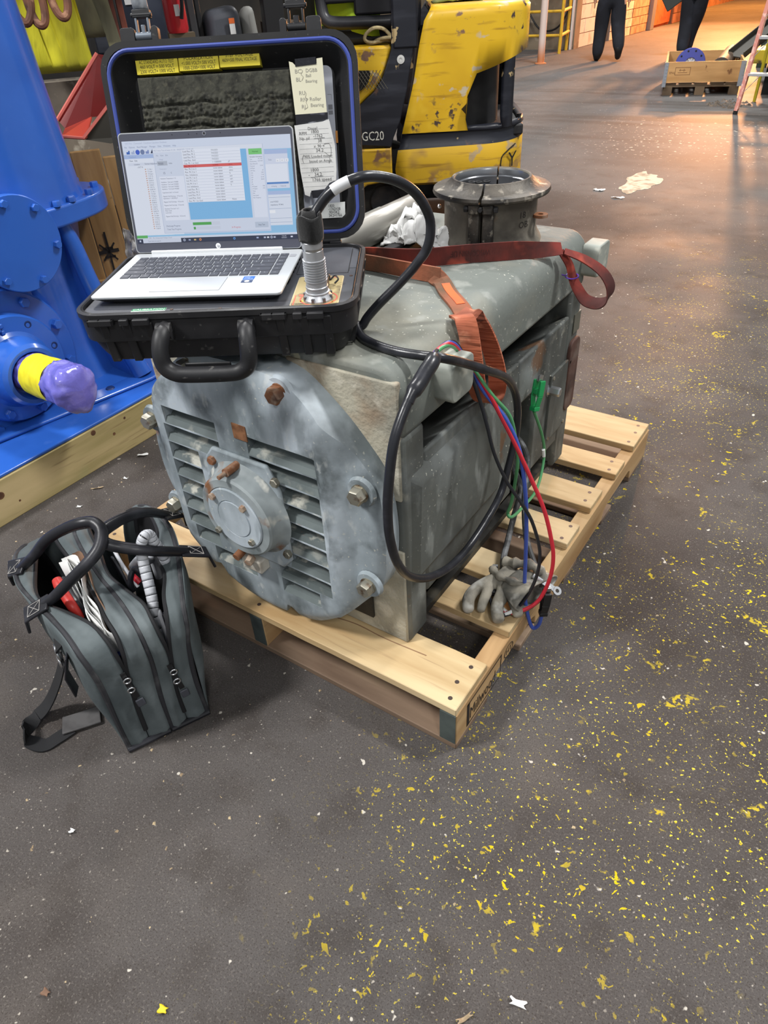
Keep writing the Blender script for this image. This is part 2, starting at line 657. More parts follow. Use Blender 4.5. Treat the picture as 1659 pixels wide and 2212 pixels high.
# corridor door with vertical boards
mb = MB()
mb.box((-5.32, 18.35, 0), (-5.22, 20.0, 2.3))
d = structure(mb.obj('door_1', m_rust_w, smooth=False))
for k in range(6):
    q = MB()
    q.box((-5.22, 18.40 + k * .265, .62), (-5.19, 18.40 + k * .265 + .22, 2.2))
    q.obj('board', m_rust_w, d, smooth=False)
q = MB()
q.box((-5.22, 18.40, .05), (-5.19, 19.95, .56))
q.obj('kick_panel', m_rust_w, d, smooth=False)
wall_with_pieces('wall_left', (-5.9, 20.0, 0), (-5.15, 23.0, 1.2), 1, 1, .2, .6, .02, m_mortar, m_brick_o, 'stone')
mb = MB()
mb.box((-6.4, 23.0, 0), (-5.9, 39.5, 4.5))
mb.box((-5.6, 15.7, 1.35), (-5.2, 18.1, 4.5))
mb.box((-5.9, 14.31, 1.54), (-5.30, 15.55, 4.5))
mb.box((-5.9, 20.0, 1.2), (-5.2, 23.0, 4.5))
structure(mb.obj('wall_left', m_brick_o, smooth=False))
mb = MB()
mb.box((-6.4, 39.2, 0), (2, 39.5, 4.5))
structure(mb.obj('wall_back', m_brick_o, smooth=False))
mb = MB()
mb.box((-1.1, 14.2, 0), (-.8, 39.5, 4.5))
structure(mb.obj('wall_right', m_brick_o, smooth=False))
# lintel wall above the corridor mouth
mb = MB()
mb.box((-5.3, 13.9, 3.6), (6, 14.2, 5.2))
mb.box((-1.0, 13.9, 0), (6, 14.2, 3.6))
structure(mb.obj('wall_back', m_block2, smooth=False))
mb = MB()
mb.box((-8.7, 3.0, 0), (-8.4, 14.05, 4.5))
structure(mb.obj('wall_left', m_block2, smooth=False))

# white pole at the forklift's tail
mb = MB()
mb.cyl((-4.92, 11.75, 0), (-4.92, 11.75, 2.6), .055, n=16)
mb.lathe([(.09, 0), (.09, .012), (.055, .02)], 16, Matrix.Translation((-4.92, 11.75, 0)))
tag(mb.obj('steel_pole', m_pipe_w), 'slim pinkish white floor pole just right of the forklift tail', 'pole')

# scraps and chips on the floor
m_paper = mat('white_paper', (228, 228, 226), .7, layers=[dict(c=(190, 190, 186), s=20, lo=.55, hi=.7, o=.5)])
m_chip = mat('wood_chip', (196, 176, 140), .8, rnd=True, layers=[dict(c=(150, 130, 104), s=8, lo=.4, hi=.6)])


def scrap(name, label, c, sx, sy, rz, m, cur=.012):
    mb = MB(Matrix.Translation(c) @ Matrix.Rotation(rz, 4, 'Z'))
    sd = random.random() * 10

    def fn(a, b):
        x, y = (a - .5) * sx, (b - .5) * sy
        k = 1 + .25 * sin(7 * b + sd) * (abs(a - .5) * 2)
        return (x * k, y * (1 + .2 * sin(5 * a + sd)), .0012 + cur * abs(noise3((x * 40 + sd, y * 40, 0))) + cur * .5 * (a - .5) ** 2)
    mb.grid(fn, 6, 5)
    return tag(mb.obj(name, m, solid=.0008), label, 'scrap')


m_flake = mat('yellow_paint_flake', (224, 198, 40), .6)
m_pebble = mat('brown_chip', (120, 92, 74), .8)
scrap('paper_scrap', 'crumpled white scrap on the floor between timber beam and motor', (-1.452, 0.433, 0), 0.032, 0.016, 0.6, m_paper)
scrap('paper_scrap', 'tiny white paper shred on the floor below the white scrap', (-1.393, 0.312, 0), 0.014, 0.006, 0.2, m_paper)
scrap('wood_splinter', 'long pale wood splinter on the floor above the open bag', (-1.430, 0.227, 0), 0.035, 0.007, 0.75, m_chip)
scrap('paper_scrap', 'small white shred on the floor just above the bag handles', (-1.398, 0.135, 0), 0.014, 0.008, 0.5, m_paper)
scrap('paper_scrap', 'small torn white scrap alone on the far grey floor', (-1.278, 4.365, 0), 0.07, 0.05, 0.1, m_paper)
scrap('paper_scrap', 'narrow white scrap on the far floor below the torn one', (-1.096, 4.210, 0), 0.075, 0.025, 0.1, m_paper)
scrap('wood_splinter', 'pale curled splinter lying at the bottom edge right of centre', (0.233, -0.396, 0), 0.022, 0.006, 1.0, m_chip)
scrap('paper_scrap', 'white speck of paper on bare floor below the bag', (-0.530, -0.533, 0), 0.009, 0.008, 0.4, m_paper)
scrap('paint_flake', 'thick yellow paint flake near the bottom of the floor', (-0.163, -0.637, 0), 0.012, 0.01, 0.4, m_flake)
scrap('pebble', 'reddish brown chip on the floor near the lower left corner', (-0.339, -0.723, 0), 0.01, 0.009, 0.2, m_pebble)
scrap('paper_scrap', 'pale paper flake on the floor near the bottom right', (0.292, -0.334, 0), 0.022, 0.01, 0.3, m_paper)
mb = MB()
for k in range(420):
    if k < 260:
        x, y = random.uniform(-1.5, -.2), random.uniform(-.6, .75)
    else:
        x, y = random.uniform(-.6, 1.0), random.uniform(-.7, 2.4)
    if -1.07 < x < .03 and -.02 < y < 1.24:
        continue
    s = random.uniform(.0012, .0042)
    a = random.uniform(0, pi)
    M = Matrix.Translation((x, y, 0)) @ Matrix.Rotation(a, 4, 'Z')
    e = random.uniform(.3, 1.6)
    mb.add([(-s, -s * e * .5, .0002), (s * .9, -s * e * .3, .0002), (s * .7, s * e * .5, .0002), (-s * .6, s * e * .6, .0002), (0, 0, s * .7)], [(0, 1, 4), (1, 2, 4), (2, 3, 4), (3, 0, 4)], M)
o = mb.obj('floor_grit', m_chip, smooth=False, kind='stuff')
tag(o, 'scattered pale grit and chips all over the concrete floor', 'debris')


# ================================================================== PALLET
pal = thing('wooden_pallet', 'pale wooden pallet on the floor carrying the big grey motor', 'pallet', (-.52, .61, 0))
PT, PS = .127, .019
XL, XR = -1.045, -.004
for i, (y0, y1) in enumerate([(0, .133), (.2345, .322), (.366, .455), (.5656, .653), (.7313, .8235), (.9086, .9896), (1.072, 1.219)]):
    mb = MB()
    j = random.uniform(-.004, .004)
    nx = 14
    for k in range(nx):
        a, b = XL + (XR + j - XL) * k / nx, XL + (XR + j - XL) * (k + 1) / nx
        e = [.0025 * noise3((a * 9, i * 3, 1)), .0025 * noise3((b * 9, i * 3, 1)), .0025 * noise3((b * 9, i * 3, 5)), .0025 * noise3((a * 9, i * 3, 5))]
        if k in (0,):
            pass
        mb.add([(a, y0 + e[0], PT - PS), (b, y0 + e[1], PT - PS), (b, y1 + e[2], PT - PS), (a, y1 + e[3], PT - PS), (a, y0 + e[0], PT), (b, y0 + e[1], PT), (b, y1 + e[2], PT), (a, y1 + e[3], PT)],
               [(3, 2, 1, 0), (4, 5, 6, 7), (0, 1, 5, 4), (2, 3, 7, 6)] + ([(3, 0, 4, 7)] if k == 0 else []) + ([(1, 2, 6, 5)] if k == nx - 1 else []))
    bd = mb.obj('deck_board', m_wood_x, pal, smooth=False, weld=True, bevel=.0015, seg=1)
    wdt = y1 - y0
    ys = [y0 + .022, y1 - .022] if wdt < .12 else [y0 + .024, (y0 + y1) / 2, y1 - .024]
    for x in (-.028, -.522, -1.028):
        for y in ys:
            q = MB()
            q.lathe([(.0048, PT - .004), (.0048, PT + .0004), (.0002, PT + .0004)], 10, Matrix.Translation((x + random.uniform(-.006, .006), y + random.uniform(-.006, .006), 0)))
            q.obj('nail', m_nail, bd)
    if i == 0:
        q = MB()
        q.strap(cat([(-.38, .072, PT + .0004), (-.30, .085, PT + .0004), (-.22, .083, PT + .0004), (-.12, .088, PT + .0004)], 6), (0, 1, 0), .0022, .0006)
        q.obj('drying_crack', mat('crack', (140, 108, 80), .9), bd)
for i, (y0, y1) in enumerate([(0, .14), (.30, .385), (.565, .655), (.835, .92), (1.075, 1.219)]):
    mb = MB()
    mb.box((XL, y0, 0), (0, y1, .017))
    mb.obj('bottom_board', m_wood_old, pal, smooth=False, bevel=.002, seg=1)


def stringer_out():
    o = [(0, .017), (.15, .017)]
    o += [(.155, .045), (.175, .055), (.36, .055), (.38, .045), (.385, .017)]
    o += [(.835, .017), (.84, .045), (.86, .055), (1.045, .055), (1.065, .045), (1.07, .017)]
    o += [(1.219, .017), (1.219, PT - PS), (0, PT - PS)]
    return o


MX = Matrix(((0, 0, 1, 0), (1, 0, 0, 0), (0, 1, 0, 0), (0, 0, 0, 1)))
m_plate = mat('galvanised_plate', (112, 124, 122), .45, .6, layers=[dict(c=(82, 90, 92), s=20, lo=.4, hi=.7)])
for x0 in (-.038, -.541, -1.045):
    mb = MB()
    mb.prism(stringer_out(), 0, .038, Matrix.Translation((x0, .001, 0)) @ MX)
    s_ = mb.obj('stringer', m_wood_y, pal, smooth=False, bevel=.0015, seg=1)
    mb = MB()
    mb.box((x0 + .001, -.0015, .019), (x0 + .036, .0015, PT - PS - .001))
    mb.obj('end_plate', m_plate, s_, smooth=False)
# stamped lettering on the outer stringer
m_stamp = mat('black_stamp_ink', (38, 30, 26), .9)
mb = MB()
SX = Matrix(((0, 0, 1, .0006), (1, 0, 0, .056), (0, 1, 0, .036), (0, 0, 0, 1)))
mb.text('Millwood', .05, SX, sx=.62)
for a, b, c, d in ((-.012, -.012, .142, -.009), (-.012, .055, .142, .058), (.139, -.012, .142, .058), (-.012, -.012, -.002, .058)):
    mb.prism([(a, b), (c, b), (c, d), (a, d)], 0, .0003, SX)
mb.lathe([(.022, 0), (.022, .0004), (.020, .0004), (.020, 0)], 24, Matrix.Translation((.0006, .235, .072)) @ Matrix(((0, 0, 1, 0), (1, 0, 0, 0), (0, .8, 0, 0), (0, 0, 0, 1))))
mb.text('HT', .022, Matrix(((0, 0, 1, .0006), (1, 0, 0, .222), (0, 1, 0, .064), (0, 0, 0, 1))))
mb.obj('ink_stamp', m_stamp, pal, smooth=False)

# ================================================================== ELECTRIC MOTOR
mot = thing('electric_motor', 'large weathered grey electric motor with slatted round front end on the pallet', 'motor', (-.475, .515, .127))
SPK = dict(c=(206, 204, 190), s=150, lo=.70, hi=.75, d=1, o=.75, mask=dict(s=6, lo=.42, hi=.6))
m_bell = mat('motor_paint_front', (122, 132, 136), .55, layers=[
    dict(c=(184, 194, 202), s=5.0, lo=.40, hi=.62, d=7, st=(1.3, 1, .6)), dict(c=(84, 92, 94), s=7.5, lo=.54, hi=.66, d=7), dict(c=(150, 160, 166), s=24, st=(1.2, 1, .5), lo=.52, hi=.64, d=8, o=.85),
    dict(c=(204, 208, 206), s=34, st=(1, 1, .5), lo=.60, hi=.68, d=5, o=.75, mask=dict(s=3, lo=.40, hi=.62)),
    dict(c=(44, 47, 46), s=3.4, lo=.60, hi=.74, d=6, o=.75), dict(c=(122, 84, 56), s=9, lo=.69, hi=.72, d=5, o=.9), SPK],
    bump=[dict(s=60, b=.22, h=.002, d=5), dict(s=12, b=.25, h=.004, d=3)], rgh_layers=[dict(r=.75, s=5, lo=.4, hi=.7)])
m_frame = mat('motor_paint_shaded_side', (92, 95, 91), .62, layers=[  # darker copy of the front paint: side shade in the colour, plus grime
    dict(c=(128, 133, 132), s=4.5, lo=.52, hi=.70, d=7), dict(c=(142, 146, 142), s=22, st=(1, 1, .35), lo=.58, hi=.68, d=6, o=.6), dict(c=(56, 58, 56), s=4.2, lo=.48, hi=.66, d=5, o=.8),
    dict(c=(178, 174, 158), s=20, lo=.60, hi=.70, d=5, o=.55, mask=dict(s=2.5, lo=.45, hi=.65)),
    dict(c=(110, 78, 52), s=7, lo=.67, hi=.71, d=5, o=.8), SPK],
    bump=[dict(s=45, b=.35, h=.003, d=6), dict(s=9, b=.25, h=.005, d=3)])
m_top = mat('motor_paint_top', (108, 113, 108), .62, layers=[
    dict(c=(146, 142, 126), s=3.4, lo=.50, hi=.70, d=7, o=.8), dict(c=(70, 76, 76), s=3.0, st=(1, 1, 1), lo=.48, hi=.64, d=7, o=.85), dict(c=(150, 152, 146), s=18, lo=.57, hi=.68, d=6, o=.6),
    dict(c=(198, 190, 160), s=7, lo=.665, hi=.69, d=5, o=.7), dict(c=(120, 86, 54), s=4, lo=.60, hi=.72, d=5, o=.7, mask=dict(k='lin', st=(-.5, -1, 0), lo=.30, hi=.5)), SPK],
    bump=[dict(s=40, b=.4, h=.004, d=7), dict(s=7, b=.3, h=.008, d=4)])
m_cast = mat('rough_cast_face', (176, 170, 152), .8, layers=[dict(c=(130, 128, 118), s=7, lo=.42, hi=.66, d=5), dict(c=(134, 92, 50), s=4, lo=.55, hi=.68, d=5, o=.85), dict(c=(212, 206, 190), s=20, lo=.58, hi=.7, o=.6)], bump=[dict(s=110, b=.6, h=.004, d=4), dict(s=30, b=.3, h=.004)])
m_slat = mat('motor_slat_paint', (106, 115, 115), .6, layers=[dict(c=(84, 92, 92), s=9, lo=.45, hi=.65), dict(c=(196, 194, 182), s=26, lo=.52, hi=.60, d=5, o=.85, mask=dict(s=7, lo=.44, hi=.58)), dict(c=(128, 84, 54), s=16, lo=.68, hi=.72, o=.8)], bump=[dict(s=70, b=.2, h=.002)], rnd=True)
m_rust = mat('rusty_steel', (128, 84, 56), .75, layers=[dict(c=(168, 150, 132), s=30, lo=.5, hi=.65), dict(c=(84, 58, 44), s=20, lo=.55, hi=.7)])
m_grease_shade = mat('grease_shade_black', (34, 33, 30), .55, layers=[dict(c=(74, 70, 60), s=18, lo=.52, hi=.7, d=5)], bump=[dict(s=60, b=.3, h=.002)])  # black holds both grease and the shade of the motor's recesses

XR_, XL_ = -.165, -.787
F0, F1 = .10, .93
# hood: broad flat top with a big rounded shoulder on each side
mb = MB()
sec = [(XL_, .628)] + [(XL_ + .045 - .045 * cos(a), .706 + .049 * sin(a)) for a in [pi / 2 * k / 6 for k in range(7)]] + \
      [(XR_ - .05 + .05 * sin(a), .700 + .055 * cos(a)) for a in [pi / 2 * k / 7 for k in range(8)]] + [(XR_, .628)]
MFY = Matrix(((1, 0, 0, 0), (0, 0, -1, 0), (0, 1, 0, 0), (0, 0, 0, 1)))
mb.prism([(x, z) for x, z in sec][::-1], -F1, -F0, MFY)
mb.obj('top_hood', m_top, mot, bevel=.012, seg=3, ang=60)
# frame body, posts, feet and the side blocks
mb = MB()
mb.box((XL_, .16, .145), (-.335, .90, .635))
mb.box((-.34, .16, .145), (-.262, .90, .46))
mb.box((XL_, F0, .1282), (XR_, .172, .632))
mb.box((XL_, .855, .1282), (XR_, F1, .632))
mb.hexa([(-.30, .17, .218), (XR_, .17, .218), (XR_, .575, .218), (-.30, .575, .218), (-.30, .17, .50), (XR_, .17, .576), (XR_, .575, .576), (-.30, .575, .50)])
mb.hexa([(-.30, .68, .215), (XR_, .68, .215), (XR_, .86, .215), (-.30, .86, .215), (-.30, .68, .50), (XR_, .68, .576), (XR_, .86, .576), (-.30, .86, .50)])
mb.hexa([(-.30, .57, .455), (XR_, .57, .455), (XR_, .69, .455), (-.30, .69, .455), (-.30, .57, .50), (XR_, .57, .576), (XR_, .69, .576), (-.30, .69, .50)])
mb.obj('frame', m_frame, mot, bevel=.009, seg=2)
mb = MB()
mb.hexa([(XR_ - .01, .105, .29), (XR_ + .012, .125, .30), (XR_ + .012, .475, .30), (XR_ - .01, .495, .29), (XR_ - .01, .105, .56), (XR_ + .012, .14, .525), (XR_ + .012, .46, .525), (XR_ - .01, .495, .56)])
mb.obj('side_boss', m_frame, mot, bevel=.008, seg=2)
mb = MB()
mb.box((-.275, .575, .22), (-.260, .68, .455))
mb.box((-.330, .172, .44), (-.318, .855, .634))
mb.obj('recess_wall', m_grease_shade, mot, smooth=False)  # slot and opening walls coloured black for the shade inside
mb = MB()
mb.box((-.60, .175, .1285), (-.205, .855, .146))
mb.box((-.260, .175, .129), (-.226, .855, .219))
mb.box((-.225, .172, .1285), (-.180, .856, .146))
mb.obj('base_recess', m_grease_shade, mot, smooth=False)  # recess shade put into a near black colour; the rail itself is greasy
# rough corner castings between the round bell and the square frame
for lo, hi in (((-.40, .096, .50), (XR_ - .006, F0 + .01, .735)), ((-.36, .096, .1285), (XR_ - .006, F0 + .01, .38)), ((XL_ + .006, .096, .50), (-.55, F0 + .01, .735))):
    mb = MB()
    mb.box(lo, hi)
    mb.obj('corner_casting', m_cast, mot, bevel=.003)
# lifting lugs
m_lug = mat('pale_lug_paint', (150, 154, 146), .6, layers=[dict(c=(112, 116, 110), s=12, lo=.48, hi=.66, d=5), dict(c=(190, 190, 178), s=20, lo=.58, hi=.7)], bump=[dict(s=60, b=.2, h=.001)])
for y0, z0, m_ in ((.203, .655, m_cast), (.895, .655, m_bell)):
    mb = MB()
    mb.prism(rrect(y0, z0, y0 + .078, z0 + .074, .016), -.17, -.128, MX)
    mb.obj('lifting_lug', m_lug, mot, bevel=.003)
# covers on the side
mb = MB()
mb.box((XR_ - .002, .762, .262), (XR_ + .006, .885, .455))
cv = mb.obj('side_cover', m_frame, mot, smooth=False, bevel=.002)
for y, z in ((.772, .272), (.875, .445), (.772, .445), (.875, .272)):
    q = MB()
    q.hexbolt((XR_ + .006, y, z), (1, 0, 0), .005, .003)
    q.obj('cover_screw', m_zinc, cv)
mb = MB()
mb.box((XR_ - .002, .885, .515), (XR_ + .003, .926, .565))
mb.obj('nameplate', mat('dull_nameplate', (120, 120, 110), .4, .5), mot, smooth=False)
mb = MB()
mb.hexbolt((XR_, .765, .415), (1, 0, 0), .012, .03, .3, .018)
mb.obj('ground_bolt', m_steel, mot)
mb = MB()
mb.prism(rrect(.868, .30, .932, .50, .02), XR_ - .002, XR_ + .009, MX)
mb.obj('rusty_bracket', mat('brown_primer', (82, 56, 48), .7, layers=[dict(c=(110, 96, 88), s=12, lo=.5, hi=.66), dict(c=(56, 40, 36), s=20, lo=.5, hi=.7)]), mot, bevel=.003)

# ---- end bell
BC = V((-.478, 0, .437))
bolt_a = [radians(22.5 + 45 * k) for k in range(8)]


def bell_r(a):
    r = .298
    for b in bolt_a:
        d = (a - b + pi) % (2 * pi) - pi
        r += .009 * math.exp(-(d / .17) ** 2)
    for b, w in ((radians(281), .055), (radians(238), .06)):
        d = (a - b + pi) % (2 * pi) - pi
        r -= .034 * math.exp(-(d / w) ** 4)
    return r


nB = 144
out = [(BC.x + bell_r(2 * pi * k / nB) * cos(2 * pi * k / nB), BC.z + bell_r(2 * pi * k / nB) * sin(2 * pi * k / nB)) for k in range(nB)]


def smooth(x, a, b):
    t = min(1, max(0, (x - a) / (b - a)))
    return t * t * (3 - 2 * t)


def bell_y(x, z):
    """front surface of the bell, y towards the viewer negative"""
    f = (1 - smooth(x, -.284, -.228)) * smooth(x, -.752, -.703)
    top = smooth(z, .64, .70)
    f = f * (1 - top) + top * .8
    r = sqrt((x - BC.x) ** 2 + (z - BC.z) ** 2)
    lip = .004 * math.exp(-((x + .287) / .008) ** 2) * (1 - top)
    return .044 - .024 * f - lip + .012 * smooth(r, .282, .306) + .0012 * noise3((x * 14, z * 14, 2))


NRr = 26
vs, fs = [], []
for j in range(NRr + 1):
    t = (j / NRr) if j else .002
    for k in range(nB):
        x, z = BC.x + (out[k][0] - BC.x) * t, BC.z + (out[k][1] - BC.z) * t
        vs.append((x, bell_y(x, z), z))
for j in range(NRr):
    for k in range(nB):
        k2 = (k + 1) % nB
        fs.append((j * nB + k, j * nB + k2, (j + 1) * nB + k2, (j + 1) * nB + k))
fs.append(tuple(range(nB - 1, -1, -1)))
n0 = len(vs)
vs += [(out[k][0], .098, out[k][1]) for k in range(nB)]
for k in range(nB):
    k2 = (k + 1) % nB
    fs.append((NRr * nB + k, NRr * nB + k2, n0 + k2, n0 + k))
fs.append(tuple(n0 + k for k in range(nB)))
mb = MB()
mb.add(vs, fs)
bell = mb.obj('end_bell', m_bell, mot, smooth=False, weld=True)
cut = MB()
slots = []
P_ = .0425
for k in range(10):
    zt = .603 - P_ * k
    hw = sqrt(max(.262 ** 2 - max(abs(zt - BC.z), abs(zt - P_ - BC.z)) ** 2, 0))
    x0 = max(-.688, BC.x - hw)
    x1 = -.535 if k < 2 else (-.602 if k < 8 else -.505)
    if x1 - x0 > .03:
        slots.append((x0, x1, zt))
    if k < 9:
        zt -= .006
        x1 = min(-.295, BC.x + hw)
        x0 = -.457 if k < 2 else (-.398 if k < 7 else -.432)
        slots.append((x0, x1, zt))
cl, cr = MB(), MB()
for x0, x1, zt in slots:
    c = MB()
    c.box((x0, -.01, zt - P_ + .0035), (x1, .085, zt))
    (cl if x1 < -.5 else cr).add(c.v, c.f)
boolean_cut(bell, [cl, cr])
bell.data.polygons.foreach_set('use_smooth', [True] * len(bell.data.polygons))
bell.data.set_sharp_from_angle(angle=radians(35))
for x0, x1, zt in slots:
    q = MB()
    zb = zt - P_ + .004
    q.hexa([(x0, .024, zb), (x1, .024, zb), (x1, .031, zb), (x0, .031, zb),
            (x0, .066, zt - .010), (x1, .066, zt - .010), (x1, .073, zt - .010), (x0, .073, zt - .010)])
    q.add([(x0, .020, zb - .001), (x1, .020, zb - .001), (x1, .026, zb + .011), (x0, .026, zb + .011), (x0, .034, zb - .001), (x1, .034, zb - .001), (x1, .034, zb + .011), (x0, .034, zb + .011)],
          [(0, 1, 2, 3), (0, 4, 5, 1), (3, 2, 6, 7), (0, 3, 7, 4), (1, 5, 6, 2)])
    q.obj('slat', m_slat, bell, smooth=False)
mb = MB()
mb.box((-.72, .088, .17), (-.25, .094, .62))
mb.obj('inner_baffle', m_grease_shade, bell, smooth=False)
for k, b in enumerate(bolt_a):
    if k in (5, 6):
        continue
    p = V((BC.x + .286 * cos(b), .040, BC.z + .286 * sin(b)))
    q = MB()
    q.lathe([(.030, -.002), (.027, .006), (.0003, .006)], 20, Matrix.Translation(p) @ Matrix(((1, 0, 0, 0), (0, 0, -1, 0), (0, 1, 0, 0), (0, 0, 0, 1))))
    q.obj('bolt_pad', m_bell, bell)
    q = MB()
    q.hexbolt(p + V((0, -.006, 0)), (0, -1, 0), .0165, .020, .3 + k, .018)
    q.obj('bell_bolt', m_rust if k == 1 else m_zinc, bell)
# boss behind the bearing cap
mb = MB()
mb.prism([(-.585, .40), (-.56, .335), (-.51, .30), (-.41, .30), (-.385, .33), (-.385, .50), (-.41, .55), (-.55, .55), (-.575, .52)], -.022, -.011, MFY)
mb.obj('hub_boss', m_bell, bell, bevel=.005)
MHUB = Matrix.Translation((-.479, 0, .429)) @ MFY
mb = MB()
mb.lathe([(.108, -.012), (.098, -.006), (.092, .004), (.090, .022), (.086, .026), (.071, .027), (.070, .024)], 48, MHUB)
hub = mb.obj('bearing_housing_ring', mat('rust_edged_paint', (150, 158, 160), .6, layers=[dict(c=(112, 120, 122), s=12, lo=.45, hi=.65), dict(c=(132, 92, 62), s=11, lo=.54, hi=.62, d=5), dict(c=(196, 196, 188), s=20, lo=.6, hi=.7)], bump=[dict(s=50, b=.3, h=.002)]), bell)
mb = MB()
mb.lathe([(.0695, .022), (.0695, .028), (.067, .030), (.043, .030), (.041, .0275), (.040, .031), (.0005, .031)], 48, MHUB)
cap = mb.obj('bearing_cap', m_bell, bell)
for x, z, m_ in ((-.525, .469, m_rust), (-.445, .469, m_rust), (-.53, .384, m_zinc), (-.440, .388, m_zinc)):
    q = MB()
    q.hexbolt((x, -.030, z), (0, -1, 0), .0075, .007, x * 9)
    q.obj('cap_bolt', m_, bell)
for x, z, m_ in ((-.389, .524, m_zinc), (-.389, .350, m_zinc), (-.551, .521, m_rust)):
    q = MB()
    q.hexbolt((x, .012, z), (0, -1, 0), .0095, .010, x * 7)
    q.obj('hub_bolt', m_, bell)
mb = MB()
mb.cyl((-.484, .014, .531), (-.484, -.022, .531), .0085, n=14)
mb.cyl((-.484, -.020, .531), (-.484, -.040, .531), .0045, n=12)
mb.obj('grease_fitting', m_rust, bell)
mb = MB()
mb.box((-.515, -.006, .270), (-.462, .022, .302))
mb.obj('drain_block', mat('dusty_white_block', (196, 192, 182), .8, layers=[dict(c=(140, 130, 116), s=14, lo=.5, hi=.7)]), bell, bevel=.003)
mb = MB()
mb.cyl((-.512, .0, .312), (-.512, -.022, .308), .009, n=12)
mb.hexbolt((-.485, -.004, .307), (.3, -1, -.1), .010, .016)
mb.obj('drain_fitting', m_rust, bell)
mb = MB()
mb.box((-.486, .0186, .586), (-.452, .0205, .618))
mb.obj('rust_patch', mat('bare_rust', (142, 98, 66), .9, layers=[dict(c=(110, 72, 46), s=60, lo=.4, hi=.6)]), bell, smooth=False)


# ================================================================== TEST SET CASE
CA = V((-.639, -.132, .846))
CU = V((.8481, .5298, 0))
CF = fr(CA, CU)
CW, CD, CH = .4605, .325, .091
case = thing('instrument_case', 'open black hard case with blue lid seal standing on the motor, laptop on its panel', 'case', CF @ V((CW / 2, CD / 2, -CH)), radians(31.99))
m_case = mat('case_black_plastic', (27, 27, 30), .45, layers=[dict(c=(58, 57, 58), s=11, lo=.48, hi=.75, o=.55), dict(c=(120, 118, 114), s=70, lo=.66, hi=.74, o=.35, d=2)], bump=[dict(s=300, b=.12, h=.0005)], rgh_layers=[dict(r=.65, s=9, lo=.4, hi=.7)])
m_case_in = mat('case_inner_black', (20, 20, 22), .6, layers=[dict(c=(48, 47, 46), s=8, lo=.45, hi=.75, o=.6), dict(c=(96, 94, 90), s=160, lo=.68, hi=.74, o=.5)])
m_panel = mat('dark_grey_panel', (64, 66, 72), .5, layers=[dict(c=(84, 86, 92), s=6, lo=.45, hi=.7), dict(c=(130, 130, 130), s=180, lo=.70, hi=.76, o=.5)], bump=[dict(s=400, b=.1, h=.0004)])


def loops(mb, rows, cap0=False, cap1=False, rev=False):
    n = len(rows[0])
    vs = [p for r in rows for p in r]
    fs = []
    for j in range(len(rows) - 1):
        for i in range(n):
            i2 = (i + 1) % n
            fs.append((j * n + i, j * n + i2, (j + 1) * n + i2, (j + 1) * n + i))
    if cap0:
        fs.append(tuple(range(n - 1, -1, -1)))
    if cap1:
        k = (len(rows) - 1) * n
        fs.append(tuple(range(k, k + n)))
    mb.add(vs, fs)
    return mb


def rr3(W_, D_, ins, r, z, n=6):
    return [(x, y, z) for x, y in rrect(ins, ins, W_ - ins, D_ - ins, max(r - ins * .3, .005), n)]


mb = MB(CF)
loops(mb, [rr3(CW, CD, .034, .04, -CH), rr3(CW, CD, .026, .042, -CH + .004), rr3(CW, CD, .018, .045, -CH + .018), rr3(CW, CD, .010, .045, -.050), rr3(CW, CD, .004, .045, -.046),
           rr3(CW, CD, .003, .045, -.012), rr3(CW, CD, 0, .045, -.009), rr3(CW, CD, 0, .045, 0), rr3(CW, CD, .006, .042, .001), rr3(CW, CD, .008, .040, -.001), rr3(CW, CD, .0095, .040, .0005), rr3(CW, CD, .012, .038, -.012)], cap0=True)
base = mb.obj('case_base', m_case, case, ang=30)
for x in (.045, .082, .118, .330, .368, .405):
    q = MB(CF)
    q.hexa([(x, .012, -CH + .006), (x + .014, .012, -CH + .006), (x + .012, .05, -CH + .004), (x + .002, .05, -CH + .004), (x, -.001, -.014), (x + .014, -.001, -.014), (x + .014, .02, -.014), (x, .02, -.014)])
    q.obj('rib', m_case, base, bevel=.002)
for y in (.06, .12, .20, .26):
    q = MB(CF)
    q.hexa([(CW - .05, y, -CH + .004), (CW - .012, y, -CH + .006), (CW - .012, y + .014, -CH + .006), (CW - .05, y + .014, -CH + .004), (CW - .02, y, -.014), (CW + .001, y, -.014), (CW + .001, y + .014, -.014), (CW - .02, y + .014, -.014)])
    q.obj('rib', m_case, base, bevel=.002)
for x0 in (.030, .308):
    q = MB(CF)
    w_ = .10
    for a, b, c_, d_ in ((0, .042, -.007, -.0035), (0, .004, -.007, 0), (.017, .021, -.007, 0), (.038, .042, -.007, 0), (.052, .066, -.008, 0), (.074, .100, -.009, 0)):
        q.box((x0 + a, c_, -.016), (x0 + b, d_ + .004, -.006))
    q.obj('latch_keeper', m_case, base, smooth=False, bevel=.001, seg=1)
# handle
hp = cat([(.152, .004, -.026), (.150, -.020, -.030), (.147, -.034, -.050), (.150, -.038, -.072), (.165, -.040, -.084), (.190, -.041, -.087), (.250, -.041, -.087), (.272, -.040, -.084), (.285, -.038, -.072), (.288, -.034, -.050), (.286, -.020, -.030), (.284, .004, -.026)], 5)
mb = MB(CF)
mb.tube(hp, [.0138] * len(hp), 8)
hd = mb.obj('handle', m_case, case, ang=60)
for x in (.152, .284):
    q = MB(CF)
    q.cyl((x - .012, -.004, -.028), (x + .012, -.004, -.028), .014, n=18)
    q.obj('handle_pivot', m_case, hd)
mb = MB(CF)
mb.box((.180, -.031, -.0815), (.255, -.027, -.072))
mb.obj('grip_pad', m_rubber, hd, bevel=.003)
